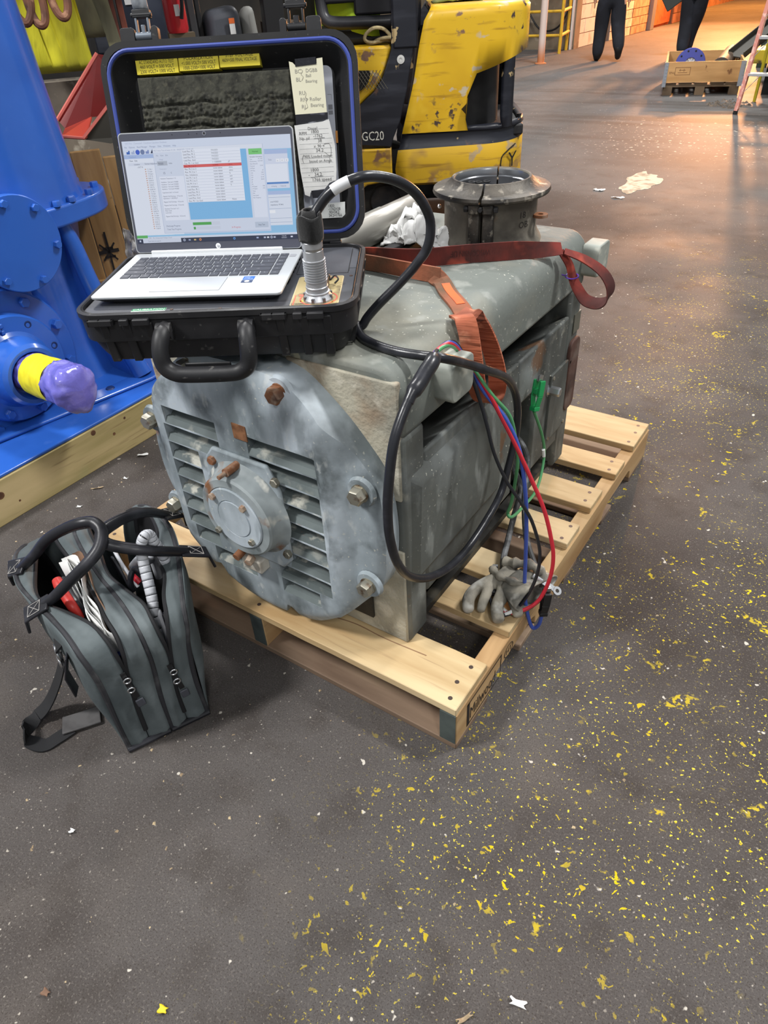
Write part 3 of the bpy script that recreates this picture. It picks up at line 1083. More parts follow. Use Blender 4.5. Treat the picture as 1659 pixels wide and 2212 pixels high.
# panel
mb = MB(CF)
mb.prism(rrect(.012, .012, CW - .012, CD - .012, .03), -.012, -.0045)
pn = mb.obj('instrument_panel', m_panel, case, smooth=False)
m_line = mat('panel_groove', (22, 22, 24), .8)
mb = MB(CF)
for a, b, c_, d_ in ((.345, .166, .436, .1672), (.4348, .167, .436, .300), (.344, .17, .345, .30), (.436, .176, .4365, .19), (.436, .19, .448, .1906)):
    mb.box((a, b, -.0046), (c_, d_, -.0041))
mb.obj('panel_door_seam', m_line, pn, smooth=False)
for x, y in ((.24, .022), (.16, .026), (.442, .15), (.30, .016)):
    q = MB(CF)
    q.lathe([(.003, -.0045), (.0028, -.0036), (.0003, -.0036)], 12, Matrix.Translation((x, y, 0)))
    q.obj('panel_screw', m_nail, pn)
# calibration sticker
mb = MB(CF)
mb.mi = 0
mb.box((.094, .012, -.0045), (.150, .034, -.0041))
mb.mi = 1
mb.box((.0942, .024, -.0042), (.1498, .0338, -.0039))
mb.mi = 2
mb.text('CALIBRATION', .0078, Matrix.Translation((.122, .0262, -.0037)), 'CENTER', 1.05)
mb.mi = 3
mb.text('BY            DATE', .0042, Matrix.Translation((.098, .0185, -.0039)))
mb.text('DUE', .0042, Matrix.Translation((.118, .0135, -.0039)))
m_white = mat('sticker_white', (226, 228, 226), .5)
m_ink = mat('printed_black', (34, 34, 38), .7)
mb.obj('calibration_sticker', [m_white, mat('sticker_green', (44, 132, 88), .5), m_white, m_ink], case, smooth=False, label='small green and white calibration sticker')
# gold connector plate
mb = MB(CF)
mb.mi = 0
mb.prism(rrect(.352, .018, .430, .152, .006), -.0045, -.0038)
mb.mi = 1
mb.prism(rrect(.3535, .0195, .4285, .1505, .005), -.0038, -.0036)
mb.mi = 2
mb.box((.362, .060, -.0036), (.380, .067, -.0034))
mb.box((.356, .022, -.0036), (.358, .064, -.0034))
mb.lathe([(.031, -.0036), (.031, -.0033), (.0285, -.0033), (.0285, -.0036)], 36, Matrix.Translation((.396, .047, 0)))
mb.mi = 3
mb.text('WARNING', .006, Matrix.Translation((.360, .024, -.0034)), sx=.8)
mb.text('HIGH VOLTAGE', .0045, Matrix.Translation((.402, .021, -.0034)), sx=.8)
mb.text('RETURN', .006, Matrix.Translation((.362, .128, -.0034)), sx=.8)
mb.text('TEST', .006, Matrix.Translation((.366, .118, -.0034)), sx=.8)
mb.mi = 4
mb.prism([(.366, .035), (.373, .035), (.3695, .041)], -.0036, -.0033)
mb.prism([(.417, .028), (.422, .028), (.4195, .032)], -.0036, -.0033)
mb.mi = 5
mb.text('ALL-TEST', .008, Matrix.Translation((.402, .140, -.0034)), sx=.55)
mb.obj('connector_plate', [mat('gold_edge', (206, 190, 150), .4, .3), mat('gold_label', (176, 160, 116), .42, .3, layers=[dict(c=(112, 100, 76), s=26, lo=.56, hi=.7)]), mat('label_red', (216, 98, 74), .5), m_ink, mat('label_yellow', (238, 214, 60), .5), mat('label_white_red', (226, 120, 110), .5)], case, smooth=False, label='gold coloured connector plate with red warnings')
mb = MB(CF)
mb.box((.404, .082, -.004), (.408, .110, .010))
mb.tube(cat([(.41, .108, .004), (.418, .112, .010), (.424, .106, .006), (.418, .100, .001)], 5), .0016, 8)
mb.lathe([(.010, -.004), (.010, .004), (.008, .006), (.0003, .006)], 20, Matrix.Translation((.398, .132, 0)))
mb.obj('socket_cap', m_rubber, case, bevel=.0008)
# hinge
mb = MB(CF)
mb.cyl((.05, CD + .004, .004), (CW - .05, CD + .004, .004), .006, n=14)
for k in range(7):
    x = .06 + k * .055
    mb.box((x, CD - .006, -.012), (x + .022, CD + .006, .004))
mb.obj('hinge', m_case, case, bevel=.001)

# ---- lid
T15 = radians(15)
LN = V((0, -cos(T15), sin(T15)))
LU = V((0, sin(T15), cos(T15)))
LF = CF @ Matrix(((1, 0, 0, 0), (0, LU.y, LN.y, CD), (0, LU.z, LN.z, .008), (0, 0, 0, 1)))
LW, LH = .4605, .338
mb = MB(LF)
loops(mb, [rr3(LW, LH, .030, .045, -.052), rr3(LW, LH, .012, .05, -.046), rr3(LW, LH, .006, .05, -.010), rr3(LW, LH, 0, .048, -.008), rr3(LW, LH, 0, .048, 0), rr3(LW, LH, .010, .044, 0), rr3(LW, LH, .0105, .044, -.004), rr3(LW, LH, .016, .042, -.004), rr3(LW, LH, .0165, .042, -.001), rr3(LW, LH, .019, .040, -.001), rr3(LW, LH, .021, .040, -.006), rr3(LW, LH, .034, .036, -.030), rr3(LW, LH, .046, .030, -.040)], cap0=True, cap1=True)
lid = mb.obj('case_lid', m_case_in, case, ang=35)
m_seal = mat('blue_rubber_seal', (58, 74, 150), .5)
ring = [V((x, y, -.0012)) for x, y in rrect(.0132, .0132, LW - .0132, LH - .0132, .042, 8)]
mb = MB(LF)
mb.tube(ring + [ring[0]], .0036, 8, cap=False)
mb.obj('lid_seal', m_seal, lid)
Zc = -.040
m_foam = mat('crumbling_foam', (66, 66, 58), .95, layers=[dict(c=(42, 42, 38), s=60, lo=.45, hi=.65), dict(c=(86, 84, 72), s=130, lo=.55, hi=.7, o=.7)], bump=[dict(s=220, b=.5, h=.002, d=4)])
mb = MB(LF)


def foam(u_, v_):
    x = .053 + (.342 - .053) * u_
    y = .035 + (.290 - .035) * v_
    e = min(u_, 1 - u_) * (.342 - .053)
    ev = min(v_, 1 - v_) * .255
    z = Zc + .024 * min(1, min(e, ev) / .006)
    rough = max(0, min(1, (.265 - y) / .02))
    z += rough * .003 * noise3((x * 60, y * 90, 3)) + rough * .0035 * noise3((x * 190, y * 240, 8)) * (.4 + .6 * rough)
    for yl, am in ((.243, .010), (.219, .010), (.203, .016)):
        z -= am * math.exp(-((y - yl - .009 * noise3((x * 22, yl * 10, 1))) / .0018) ** 2) * max(0, .3 + 1.2 * noise3((x * 18, 3, yl)))
    return (x, y, max(z, Zc))


mb.grid(foam, 150, 130)
mb.obj('foam_pad', m_foam, lid, sharp=False)
m_ylab = mat('engraved_yellow', (222, 204, 60), .4)
for x0, x1, y0, txt in ((.060, .1365, .2895, ('AC STANDARD AUTO TEST', '460 VOLT = 500 VOLT', '2300 VOLT= 1000 VOLT')), (.1385, .2105, .2915, ('POLARIZATION', '<1,000 VOLT= 500 VOLT', '1000-2300=1000 VOLT')), (.2125, .285, .2935, ('STEP VOLTAGE', '460V=500 FINAL VOLTAGE'))):
    mb = MB(LF)
    mb.mi = 0
    mb.box((x0, y0, Zc - .001), (x1, y0 + .0255, Zc + .0235))
    mb.mi = 1
    sx = [.66, .82, .78] if 'AC' in txt[0] else ([.95, .74, .78] if 'POL' in txt[0] else [.95, .68])
    for k, s_ in enumerate(txt):
        nn = len(txt)
        mb.text(s_, .0078, Matrix.Translation(((x0 + x1) / 2, y0 + .0255 - .0095 - k * .0072 - (0.001 if nn == 2 else 0), Zc + .0237)), 'CENTER', sx[k])
    mb.obj('yellow_label', [m_ylab, mat('engraved_black', (44, 40, 24), .6)], lid, smooth=False, label='yellow engraved label reading ' + txt[0].lower())
m_cream = mat('cream_note_paper', (222, 218, 192), .75)
m_notew = mat('ruled_paper', (216, 216, 214), .75, layers=[dict(c=(196, 196, 194), s=18, lo=.5, hi=.7)])
m_sheet = mat('plastic_grey_sheet', (188, 192, 204), .45)
m_pencil = mat('pencil_grey', (150, 148, 140), .8)
m_tape = mat('black_glossy_tape', (34, 34, 40), .22, layers=[dict(c=(96, 96, 108), s=34, st=(.6, 2.5, 1), lo=.58, hi=.7)], bump=[dict(s=60, b=.5, h=.003)])


def sheet(name, outl, z, m, curve=.0, label=None, th=.0006):
    xs_ = [p[0] for p in outl]
    mb = MB(LF)
    n = len(outl)
    c = (sum(p[0] for p in outl) / n, sum(p[1] for p in outl) / n)
    mb.prism(outl, z - th, z)
    return mb.obj(name, m, lid, smooth=False, label=label)


sheet('instruction_sheet', rrect(.340, .045, .411, .291, .012), Zc + .004, m_sheet)
mb = MB(LF)
for a, b, c_, d_ in ((.4, .245, .407, .2455), (.4065, .236, .407, .2455), (.400, .221, .408, .229), (.400, .213, .408, .2195)):
    mb.box((a, b, Zc + .004), (c_, d_, Zc + .0043))
mb.text('4', .006, Matrix.Translation((.402, .2225, Zc + .0045)))
mb.obj('sheet_print', mat('print_grey', (128, 130, 138), .7), lid, smooth=False)
mb = MB(LF)
mb.prism([(.4105, .166), (.4145, .166), (.4145, .186), (.4105, .186)], Zc + .004, Zc + .006)
mb.obj('orange_tab', mat('orange_tab', (206, 138, 62), .6), lid, smooth=False)
# cream note with pencil writing
nx = [(.3415, .212), (.3995, .214), (.3975, .2985), (.3870, .2975), (.3865, .2900), (.3500, .2875), (.3440, .2935), (.3375, .2955)]
sheet('cream_note', nx, Zc + .0285, m_cream, label='cream paper note with pencilled bearing codes')
mb = MB(LF)
Zn = Zc + .0288
for x, y, s_, sz in ((.3465, .2765, 'BC', .009), (.366, .2775, 'DGBB', .008), (.3475, .2640, 'BL', .009), (.3655, .2700, 'Ball', .007), (.3645, .2615, 'Bearing', .007), (.351, .2430, 'RU', .009), (.3525, .2325, 'RN', .009), (.354, .2215, 'RJ', .009), (.3695, .2330, 'Roller', .0085), (.3705, .2235, 'Bearing', .008)):
    mb.text(s_, sz, Matrix.Translation((x, y, Zn)))
for pts in ([(.3575, .283), (.3605, .280), (.3575, .2745), (.361, .271), (.358, .265)], [(.361, .249), (.364, .245), (.362, .238), (.3665, .2365), (.363, .232), (.365, .224), (.361, .221)]):
    mb.tube(cat([(a, b, Zn) for a, b in pts], 5), .00028, 5)
mb.obj('pencil_writing', m_pencil, lid, smooth=False)
sheet('tape_strip', [(.3485, .2868), (.3860, .2890), (.3860, .3000), (.3485, .2985)], Zc + .0295, m_tape)
sheet('tape_strip', [(.3415, .197), (.4005, .203), (.4010, .2135), (.3415, .2125)], Zc + .0292, m_tape)
# white ruled note
nw = [(.3475, .0795), (.357, .076), (.3585, .083), (.3635, .0865), (.386, .088), (.3955, .098), (.4085, .102), (.4105, .120), (.4105, .160), (.4035, .198), (.4020, .203), (.3905, .1995), (.3380, .1955), (.3425, .120)]
sheet('ruled_note', nw, Zc + .0285, m_notew, label='white ruled paper note with pencilled sums')
mb = MB(LF)
for k in range(13):
    y = .188 - k * .0079
    mb.box((.3445, y, Zn), (.405 if k > 1 else .40, y + .00035, Zn + .0001))
mb.obj('ruled_lines', mat('rule_grey', (176, 178, 180), .8), lid, smooth=False)
mb = MB(LF)
for x, y, s_, sz in ((.362, .187, 'Diesel', .007), (.3455, .1795, 'RPM', .0075), (.367, .1815, '1800', .0075), (.3455, .1715, 'Np. pil', .007), (.371, .1745, '-1762', .0075), (.379, .1665, '38', .0075), (.371, .1580, 'x .90 =', .007), (.374, .1505, '34.2', .0085), (.3515, .1415, '90% Loaded motor', .0068), (.3605, .1335, 'based on Amps', .0068), (.361, .1185, '1800', .008), (.368, .1105, '34.2', .0085), (.357, .1105, '-', .008), (.363, .1020, '1766 speed', .008)):
    mb.text(s_, sz, Matrix.Translation((x, y, Zn + .0001)))
for pts in ([(.390, .163), (.400, .163), (.4025, .152), (.400, .143), (.390, .150)], [(.351, .147), (.348, .140), (.350, .133)], [(.398, .141), (.3995, .136), (.397, .131)], [(.361, .1085), (.384, .1105)], [(.372, .1725), (.392, .1735)]):
    mb.tube(cat([(a, b, Zn + .0001) for a, b in pts], 5), .0003, 5)
mb.obj('pencil_writing', mat('pencil_dark', (112, 112, 112), .8), lid, smooth=False)
sheet('number_card', [(.350, .037), (.420, .0375), (.421, .065), (.366, .0625), (.350, .060)], Zc + .010, m_white, label='small white card with typed sums')
mb = MB(LF)
for k, s_ in enumerate(('1800', '-1762=38', '.90=34.2', '34.2=1766')):
    mb.text(s_, .0075, Matrix.Translation((.388, .0565 - k * .0058, Zc + .0103)), sx=.8)
mb.obj('card_print', m_ink, lid, smooth=False)
sheet('tape_strip', [(.362, .073), (.384, .073), (.384, .087), (.360, .086)], Zc + .029, m_tape)
# latches on the lid edge
m_alu = mat('brushed_latch_plate', (176, 180, 186), .4, .7, layers=[dict(c=(120, 126, 134), s=60, st=(1, 4, 1), lo=.4, hi=.7)])
for x0, op in ((.045, 0), (.328, 1)):
    q = MB(LF)
    for a, b, h in ((0, .026, .020), (.056, .068, .021)) if not op else ((0, .012, .020), (.046, .072, .021)):
        out_ = rrect(x0 + a, LH - .006, x0 + b, LH + h, .005, 4)
        if b - a > .02:
            q.prism(out_[:], -.012, -.002)
        else:
            q.prism(out_, -.016, -.001)
    ears = q.obj('latch_bracket', m_case, lid, bevel=.001)
    xa, xb = (x0 + .027, x0 + .056) if not op else (x0 + .013, x0 + .045)
    q = MB(LF)
    q.cyl((xa, LH + .007, -.008), (xb, LH + .007, -.008), .0065, n=16)
    q.box((xa + .002, LH + .008, -.012), (xa + .006, LH + .034, -.004))
    q.box((xb - .006, LH + .008, -.012), (xb - .002, LH + .034, -.004))
    q.box((xa + .011, LH + .008, -.010), (xb - .011, LH + .024, -.006))
    arm = q.obj('latch_arm', m_case if op else mat('grey_latch', (112, 120, 130), .4, .4), lid, bevel=.001)
    q = MB(LF)
    q.box((xa - .001, LH + .034, -.016), (xb + .001, LH + .046, -.003))
    q.cyl((xa - .004, LH + .038, -.006), (xb + .004, LH + .038, -.006), .0035, n=12)
    q.obj('latch_pivot', m_case, arm, bevel=.001)
    q = MB(LF)
    q.grid(lambda s_, t_: (xa + .001 + (xb - xa - .002) * s_, LH + .046 + .022 * t_, -.004 - .006 * (1 - t_) ** 2), 3, 6)
    q.obj('latch_plate', m_case if op else m_alu, arm, solid=.002)

# ================================================================== LAPTOP
LA = V((-.648, -.079, .858))
LR = radians(29.66)
PF = fr(LA, (cos(LR), sin(LR), 0))
KW, KD = .318, .222
lap = thing('laptop', 'open silver laptop running a test program, sitting on the black case panel', 'laptop', PF @ V((KW / 2, KD / 2, -.016)), LR)
m_lapt = mat('laptop_silver', (196, 199, 202), .42, .35, bump=[dict(s=500, b=.05, h=.0003)])
m_lapd = mat('laptop_underside', (70, 70, 74), .5)
mb = MB(PF)
mb.prism(rrect(0, 0, KW, KD, .008), -.0045, 0)
lb = mb.obj('base', m_lapt, lap, bevel=.0012, seg=2)
mb = MB(PF)
loops(mb, [[(x, y, -.0125) for x, y in rrect(.014, .012, KW - .014, KD - .010, .008)], [(x, y, -.0045) for x, y in rrect(.001, .001, KW - .001, KD - .001, .008)]], cap0=True, cap1=True)
mb.obj('underside', m_lapd, lap)
mb = MB(PF)
mb.box((.03, .018, -.0165), (KW - .03, .026, -.0125))
mb.obj('foot_strip', m_rubber, lap, smooth=False)
mb = MB(PF)
mb.box((.03, KD - .03, -.0165), (KW - .03, KD - .022, -.0125))
mb.obj('foot_strip', m_rubber, lap, smooth=False)
m_port = mat('port_black', (16, 16, 18), .6)
for y0, y1 in ((.16, .172), (.140, .152), (.120, .130), (.085, .110), (.185, .195)):
    q = MB(PF)
    q.box((KW - .004, y0, -.0095), (KW - .0005, y1, -.0048))
    q.obj('port', m_port, lap, smooth=False)
m_key = mat('key_grey', (74, 76, 84), .5)
m_keyl = mat('key_legend', (196, 198, 204), .6)
kx0, kx1, ky0, ky1 = .018, .2985, .084, .1945
U = (kx1 - kx0) / 16
rows = [[('esc', 1)] + [('f%d' % i, 1) for i in range(1, 13)] + [('prt', 1), ('ins', 1), ('del', 1)],
        [('`', 1)] + [(c, 1) for c in '1234567890-='] + [('backspace', 2), ('home', 1)],
        [('tab', 1.5)] + [(c, 1) for c in 'QWERTYUIOP[]'] + [('\\', 1.5), ('pg up', 1)],
        [('caps', 1.75)] + [(c, 1) for c in "ASDFGHJKL;'"] + [('enter', 2.25), ('pg dn', 1)],
        [('shift', 2.25)] + [(c, 1) for c in 'ZXCVBNM,./'] + [('shift', 2.75), ('end', 1)],
        [('ctrl', 1), ('fn', 1), ('win', 1), ('alt', 1), ('', 5), ('alt', 1), ('fn', 1), ('ctrl', 1), ('<', 1.0), ('^', 1.0), ('>', 1.0), ('end', 1)]]
RHt = [.0125] + [.0196] * 5
mb = MB(PF)
mb.box((kx0 - .0015, ky0 - .0015, -.0004), (kx1 + .0015, ky1 + .0015, .0002))
kb = mb.obj('keyboard_deck', m_lapt, lap, smooth=False)
y = ky1
leg = MB(PF)
KM = {}
for r, row in enumerate(rows):
    y0 = y - RHt[r]
    x = kx0
    for nm, w in row:
        kw, kh = round(w * U - .0022, 5), round(RHt[r] - .0024, 5)
        cx, cy = x + w * U / 2, (y + y0) / 2
        if (kw, kh) not in KM:
            q = MB()
            q.hexa([(-kw / 2, -kh / 2, 0), (kw / 2, -kh / 2, 0), (kw / 2, kh / 2, 0), (-kw / 2, kh / 2, 0), (-kw / 2 + .0006, -kh / 2 + .0006, .0016), (kw / 2 - .0006, -kh / 2 + .0006, .0016), (kw / 2 - .0006, kh / 2 - .0006, .0016), (-kw / 2 + .0006, kh / 2 - .0006, .0016)])
            o = q.obj('key', m_key, None, smooth=False)
            KM[(kw, kh)] = o.data
            o.parent = lap
        else:
            o = bpy.data.objects.new('key', KM[(kw, kh)])
            COL.objects.link(o)
            o.parent = lap
        o.matrix_basis = lap.matrix_basis.inverted() @ PF @ Matrix.Translation((cx, cy, .0002))
        if nm:
            sz = .0062 if len(nm) == 1 else .0032
            if r == 0:
                sz = .003
            leg.text(nm, sz, Matrix.Translation((cx, cy - sz * .3, .00195)), 'CENTER')
        x += w * U
    y = y0
leg.obj('key_legends', m_keyl, lap, smooth=False)
mb = MB(PF)
mb.prism(rrect(.300, .178, .311, .191, .0015), 0, .0008)
mb.obj('power_key', mat('power_key', (150, 152, 158), .4), lap, smooth=False)
mb = MB(PF)
mb.mi = 0
mb.prism(rrect(.094, .018, .212, .079, .002), 0, .0003)
mb.mi = 1
mb.prism(rrect(.0945, .0185, .2115, .0785, .002), .0002, .0005)
mb.obj('touchpad', [mat('pad_edge', (120, 122, 126), .5), mat('pad_face', (186, 189, 194), .38, .3)], lap, smooth=False)
mb = MB(PF)
mb.mi = 0
mb.prism(rrect(.2405, .0640, .2595, .0795, .001), 0, .0004)
mb.mi = 1
mb.text('intel', .005, Matrix.Translation((.243, .0735, .0006)))
mb.text('CORE i5', .005, Matrix.Translation((.243, .0665, .0006)), sx=.8)
mb.obj('blue_sticker', [mat('sticker_blue', (32, 98, 186), .4), m_white], lap, smooth=False)
mb = MB(PF)
mb.mi = 0
mb.prism(rrect(.2405, .050, .2595, .0615, .001), 0, .0004)
mb.mi = 1
mb.lathe([(.0042, .0004), (.0042, .0006), (.0003, .0006)], 20, Matrix.Translation((.250, .0558, 0)))
mb.obj('dark_sticker', [mat('sticker_dark', (44, 62, 100), .4), m_white], lap, smooth=False)
mb = MB(PF)
mb.box((.0005 + .279, .092, 0), (.2905, .0955, .0003))
mb.obj('palm_label', mat('palm_label', (184, 180, 160), .5), lap, smooth=False)
# hinge bar
mb = MB(PF)
mb.box((.030, KD - .004, -.002), (.280, KD + .004, .0055))
mb.obj('hinge_bar', mat('hinge_bright', (226, 228, 230), .3, .4), lap, bevel=.002)
# screen lid
TS = radians(14)
SU = V((0, sin(TS), cos(TS)))
SN = V((0, -cos(TS), sin(TS)))
SF = PF @ Matrix(((1, 0, 0, 0), (0, SU.y, SN.y, KD), (0, SU.z, SN.z, .0015), (0, 0, 0, 1)))
SW, SH = .3155, .1985
mb = MB(SF)
mb.mi = 0
mb.prism(rrect(.001, 0, SW, SH, .007), -.005, 0)
mb.mi = 1
mb.prism(rrect(.0025, .001, SW - .0015, SH - .0015, .006), 0, .0004)
sl = mb.obj('screen_lid', [m_lapt, mat('bezel_grey', (78, 80, 92), .4)], lap, smooth=False)
mb = MB(SF)
mb.mi = 0
mb.lathe([(.0035, .0004), (.0035, .0007), (.0002, .0007)], 20, Matrix.Translation((.158, .1925, 0)))
mb.mi = 1
mb.lathe([(.0018, .0007), (.0018, .0009), (.0002, .0009)], 16, Matrix.Translation((.158, .1925, 0)))
for x in (.130, .145, .187, .100):
    mb.lathe([(.0007, .0004), (.0007, .0007), (.0001, .0007)], 10, Matrix.Translation((x, .1925, 0)))
mb.obj('webcam', [mat('webcam_ring', (120, 122, 134), .4), m_port], sl, smooth=False)
mb = MB(SF)
mb.mi = 0
mb.lathe([(.0047, .0004), (.0047, .0006), (.0001, .0006)], 28, Matrix.Translation((.159, .0085, 0)))
mb.mi = 1
M_hp = Matrix(((1, .25, 0, .1568), (0, 1, 0, .0060), (0, 0, 1, .0008), (0, 0, 0, 1)))
mb.text('hp', .0068, M_hp, sx=.75)
mb.obj('round_badge', [mat('badge_white', (236, 238, 242), .4), mat('badge_grey', (92, 94, 104), .5)], sl, smooth=False)

# screen picture
sx0, sx1, sy0, sy1 = .0065, .3105, .0165, .1855
SPW, SPH = sx1 - sx0, sy1 - sy0


def em(n, c, s=1.0):
    return mat(n, (10, 10, 12), .3, emit=(c, s), spec=.3)


EM = {}
screen = MB(SF)
smats = []


def ei(c):
    if c not in EM:
        EM[c] = len(smats)
        smats.append(em('screen_%02x%02x%02x' % c, c, .80))
    return EM[c]


lay = [0.0004]


def srect(x0, y0, x1, y1, c, lv):
    """fractions, y down"""
    screen.mi = ei(c)
    z = .0004 + .00004 * lv
    a, b = sx0 + x0 * SPW, sx0 + x1 * SPW
    t, u_ = sy1 - y0 * SPH, sy1 - y1 * SPH
    screen.add([(a, u_, z), (b, u_, z), (b, t, z), (a, t, z)], [(0, 1, 2, 3)])


def stext(x, y, s, h, c, lv=9, al='LEFT', w=.9):
    screen.mi = ei(c)
    screen.text(s, h * SPH, Matrix.Translation((sx0 + x * SPW, sy1 - y * SPH, .0004 + .00004 * lv)), al, w)


BG, WH, DLG, GR, TX = (200, 214, 240), (226, 233, 248), (212, 221, 240), (150, 166, 196), (60, 68, 92)
srect(0, 0, 1, 1, BG, 1)
srect(0, 0, 1, .125, (214, 224, 244), 2)
stext(.02, .03, 'OCT Pro - Connected - Condition Calculator Database', .022, (170, 180, 206))
stext(.012, .065, 'File    Options    Read Manager    Manager    Data    Windows    Help', .022, (130, 142, 174))
for k, c in enumerate(((70, 110, 190), (170, 186, 220), (74, 104, 206), (120, 136, 176), (130, 148, 200), (54, 62, 86))):
    x = .02 + k * .029
    if k in (2, 3):
        screen.mi = ei(c)
        screen.lathe([(.0040, .0006), (.0040, .00066), (.0001, .00066)], 16, Matrix.Translation((sx0 + (x + .01) * SPW, sy1 - .105 * SPH, 0)))
    elif k == 5:
        screen.mi = ei(c)
        screen.add([(sx0 + x * SPW, sy1 - .12 * SPH, .0006), (sx0 + (x + .024) * SPW, sy1 - .12 * SPH, .0006), (sx0 + (x + .012) * SPW, sy1 - .085 * SPH, .0006)], [(0, 1, 2)])
    else:
        srect(x, .10, x + .020, .122, c, 4)
        srect(x + .012, .088, x + .020, .10, c, 4)
srect(0, .128, .30, .165, (172, 192, 232), 3)
stext(.03, .155, 'Database1', .022, (140, 160, 204))
srect(0, .165, .30, .92, WH, 3)
stext(.03, .192, 'View   Edit', .022, TX)
srect(.02, .205, .30, .232, (214, 222, 240), 4)
stext(.055, .226, 'Location', .020, TX)
stext(.12, .224, 'Former Inductions, Ro', .020, TX)
stext(.07, .254, '- OCT R', .020, TX)
srect(.205, .240, .25, .268, (110, 168, 222), 5)
srect(.185, .26, .200, .50, (186, 198, 224), 5)
for k in range(28):
    y = .276 + k * .0215
    srect(.115, y - .012, .123, y - .002, (206, 170, 156), 5)
    stext(.13, y, ('7.1 Ma 1', '7.3 Sefo', '7.4 Spno', '7.1% Va', '8.041 E', '8.004 R', '8.15 Co', '5.026 R', '5.50 Te', '8.600 W')[k % 10], .018, (90, 98, 122))
srect(.2, .285, .30, .86, (232, 238, 250), 4)
srect(.21, .86, .30, .885, (176, 196, 236), 5)
srect(0, .915, 1, .935, (152, 200, 236), 3)
# right windows
srect(.84, .13, 1, .92, (150, 198, 236), 3)
srect(.84, .135, .975, .175, (176, 194, 232), 4)
srect(.84, .175, .975, .50, (214, 222, 242), 4)
stext(.86, .235, 'Data', .02, (130, 140, 168))
for k in range(3):
    srect(.905 + k * .026, .222, .927 + k * .026, .252, (236, 240, 250), 5)
    stext(.912 + k * .026, .246, 'v++'[k], .022, TX, 9)
srect(.84, .27, .968, .44, (230, 236, 250), 5)
srect(.84, .44, .97, .458, (96, 140, 204), 6)
stext(.865, .485, '4 Analog', .018, (120, 130, 156))
stext(.915, .485, '1 Selected', .018, (120, 130, 156))
srect(.84, .525, .975, .56, (176, 194, 232), 4)
srect(.84, .56, .975, .86, (220, 228, 244), 4)
stext(.85, .635, 'ared 9/2025', .02, TX)
stext(.85, .665, 'impedance: 97.96%', .02, TX)
for y in (.585, .695, .79, .83):
    srect(.84, y, .972, y + .003, GR, 6)
srect(.84, .71, .875, .74, (240, 244, 252), 6)
# dialog
srect(.178, .075, .834, .905, (176, 188, 216), 6)
srect(.180, .076, .832, .902, DLG, 7)
srect(.180, .076, .832, .115, (224, 231, 246), 8)
stext(.185, .105, 'MCT Auto Test of stator A 1.81 - 09/29/2025  7:37:00 AM', .020, (150, 162, 192), 10)
stext(.195, .152, 'File    View    Edit', .02, (140, 150, 176), 10)
stext(.21, .188, 'Voltage', .016, (150, 160, 186), 10)
srect(.196, .198, .257, .240, (182, 190, 206), 9)
stext(.203, .232, '1000', .030, (96, 104, 126), 11)
stext(.265, .228, 'Volts', .020, TX, 10)
stext(.205, .278, 'Temperature', .016, (160, 168, 190), 10)
stext(.222, .322, '15', .030, (84, 92, 116), 11)
stext(.27, .318, 'C', .020, TX, 11)
srect(.196, .345, .345, .775, (228, 234, 250), 9)
for y, s in ((.37, 'Resistance Temperature = 15'), (.405, 'Impedance - Test Lead 1 PASSED'), (.427, 'Impedance - Test Lead 2 PASSED'), (.449, 'Impedance - Test Lead 3 PASSED'), (.471, 'Impedance - Test Lead 4 PASSED'), (.505, 'Capacitance Lead 1 to Ground'), (.542, 'Magnetic Field Discharge - 10 Seconds'), (.562, 'Capacitance = 1.000,000 pF'), (.597, 'Magnetic Field Discharge - 10 Seconds'), (.630, 'Magnetic Field Discharge - 10 Seconds'), (.664, 'Resistance Test Lead 1 to 2'), (.684, 'Meter Check'), (.704, 'Limits Scale'), (.74, 'Magnetic Field Discharge - 10 Seconds')):
    stext(.202, y, s, .0175, (80, 88, 112), 11, w=.8)
srect(.352, .115, .747, .775, (134, 190, 236), 9)
srect(.352, .10, .700, .605, (232, 238, 252), 10)
names = ['Lead Res. Ph 1', 'Lead Res. Ph 2', 'Lead Res. Ph 3', 'Lead Res. Gnd', 'Cap. Ph 1 to Gnd', 'Res. Ph 1 to 2', 'Res. Ph 2 to 3', 'Res. Ph 3 to 1', 'Res. Imbalance', 'Ind. Ph 1 to 2', 'Ind. Ph 2 to 3', 'Ind. Ph 3 to 1', 'Ind. Imbalance', 'Lead Res. Ph 1', 'Lead Res. Ph 2', 'Lead Res. Ph 3', 'Lead Res. Gnd', 'Res. Ph 1 to Gnd']
vals = ['PASSED'] * 4 + ['= 1000000', '0.0000'] + ['none taken'] * 12
unit = {4: 'pF', 5: 'ohms', 6: 'ohms', 7: 'ohms', 8: '%', 9: 'mH', 10: 'mH', 11: 'mH', 12: '%', 17: 'Mohm'}
for k, s in enumerate(names):
    y = .125 + k * .0278
    if k == 5:
        srect(.352, y - .022, .700, y + .006, (220, 104, 104), 11)
    stext(.357, y, s, .022, (70, 74, 96) if k != 5 else (150, 50, 56), 13, w=1.0)
    stext(.528, y - .003, vals[k], .022, (120, 132, 146) if k < 4 else ((66, 70, 92) if k != 5 else (150, 50, 56)), 13, w=1.0)
    if k in unit:
        stext(.622, y - .004, unit[k], .021, (66, 70, 92) if k != 5 else (150, 50, 56), 13)
    srect(.357, y + .0055, .697, y + .007, (170, 180, 206), 12)
srect(.735, .115, .834, .90, DLG, 10)
srect(.748, .118, .826, .172, (130, 206, 130), 11)
stext(.787, .153, 'Normal', .022, (44, 96, 50), 13, 'CENTER')
srect(.748, .182, .828, .775, (224, 231, 248), 11)
stext(.75, .20, 'Nameplate Information', .017, (40, 44, 64), 13, w=.85)
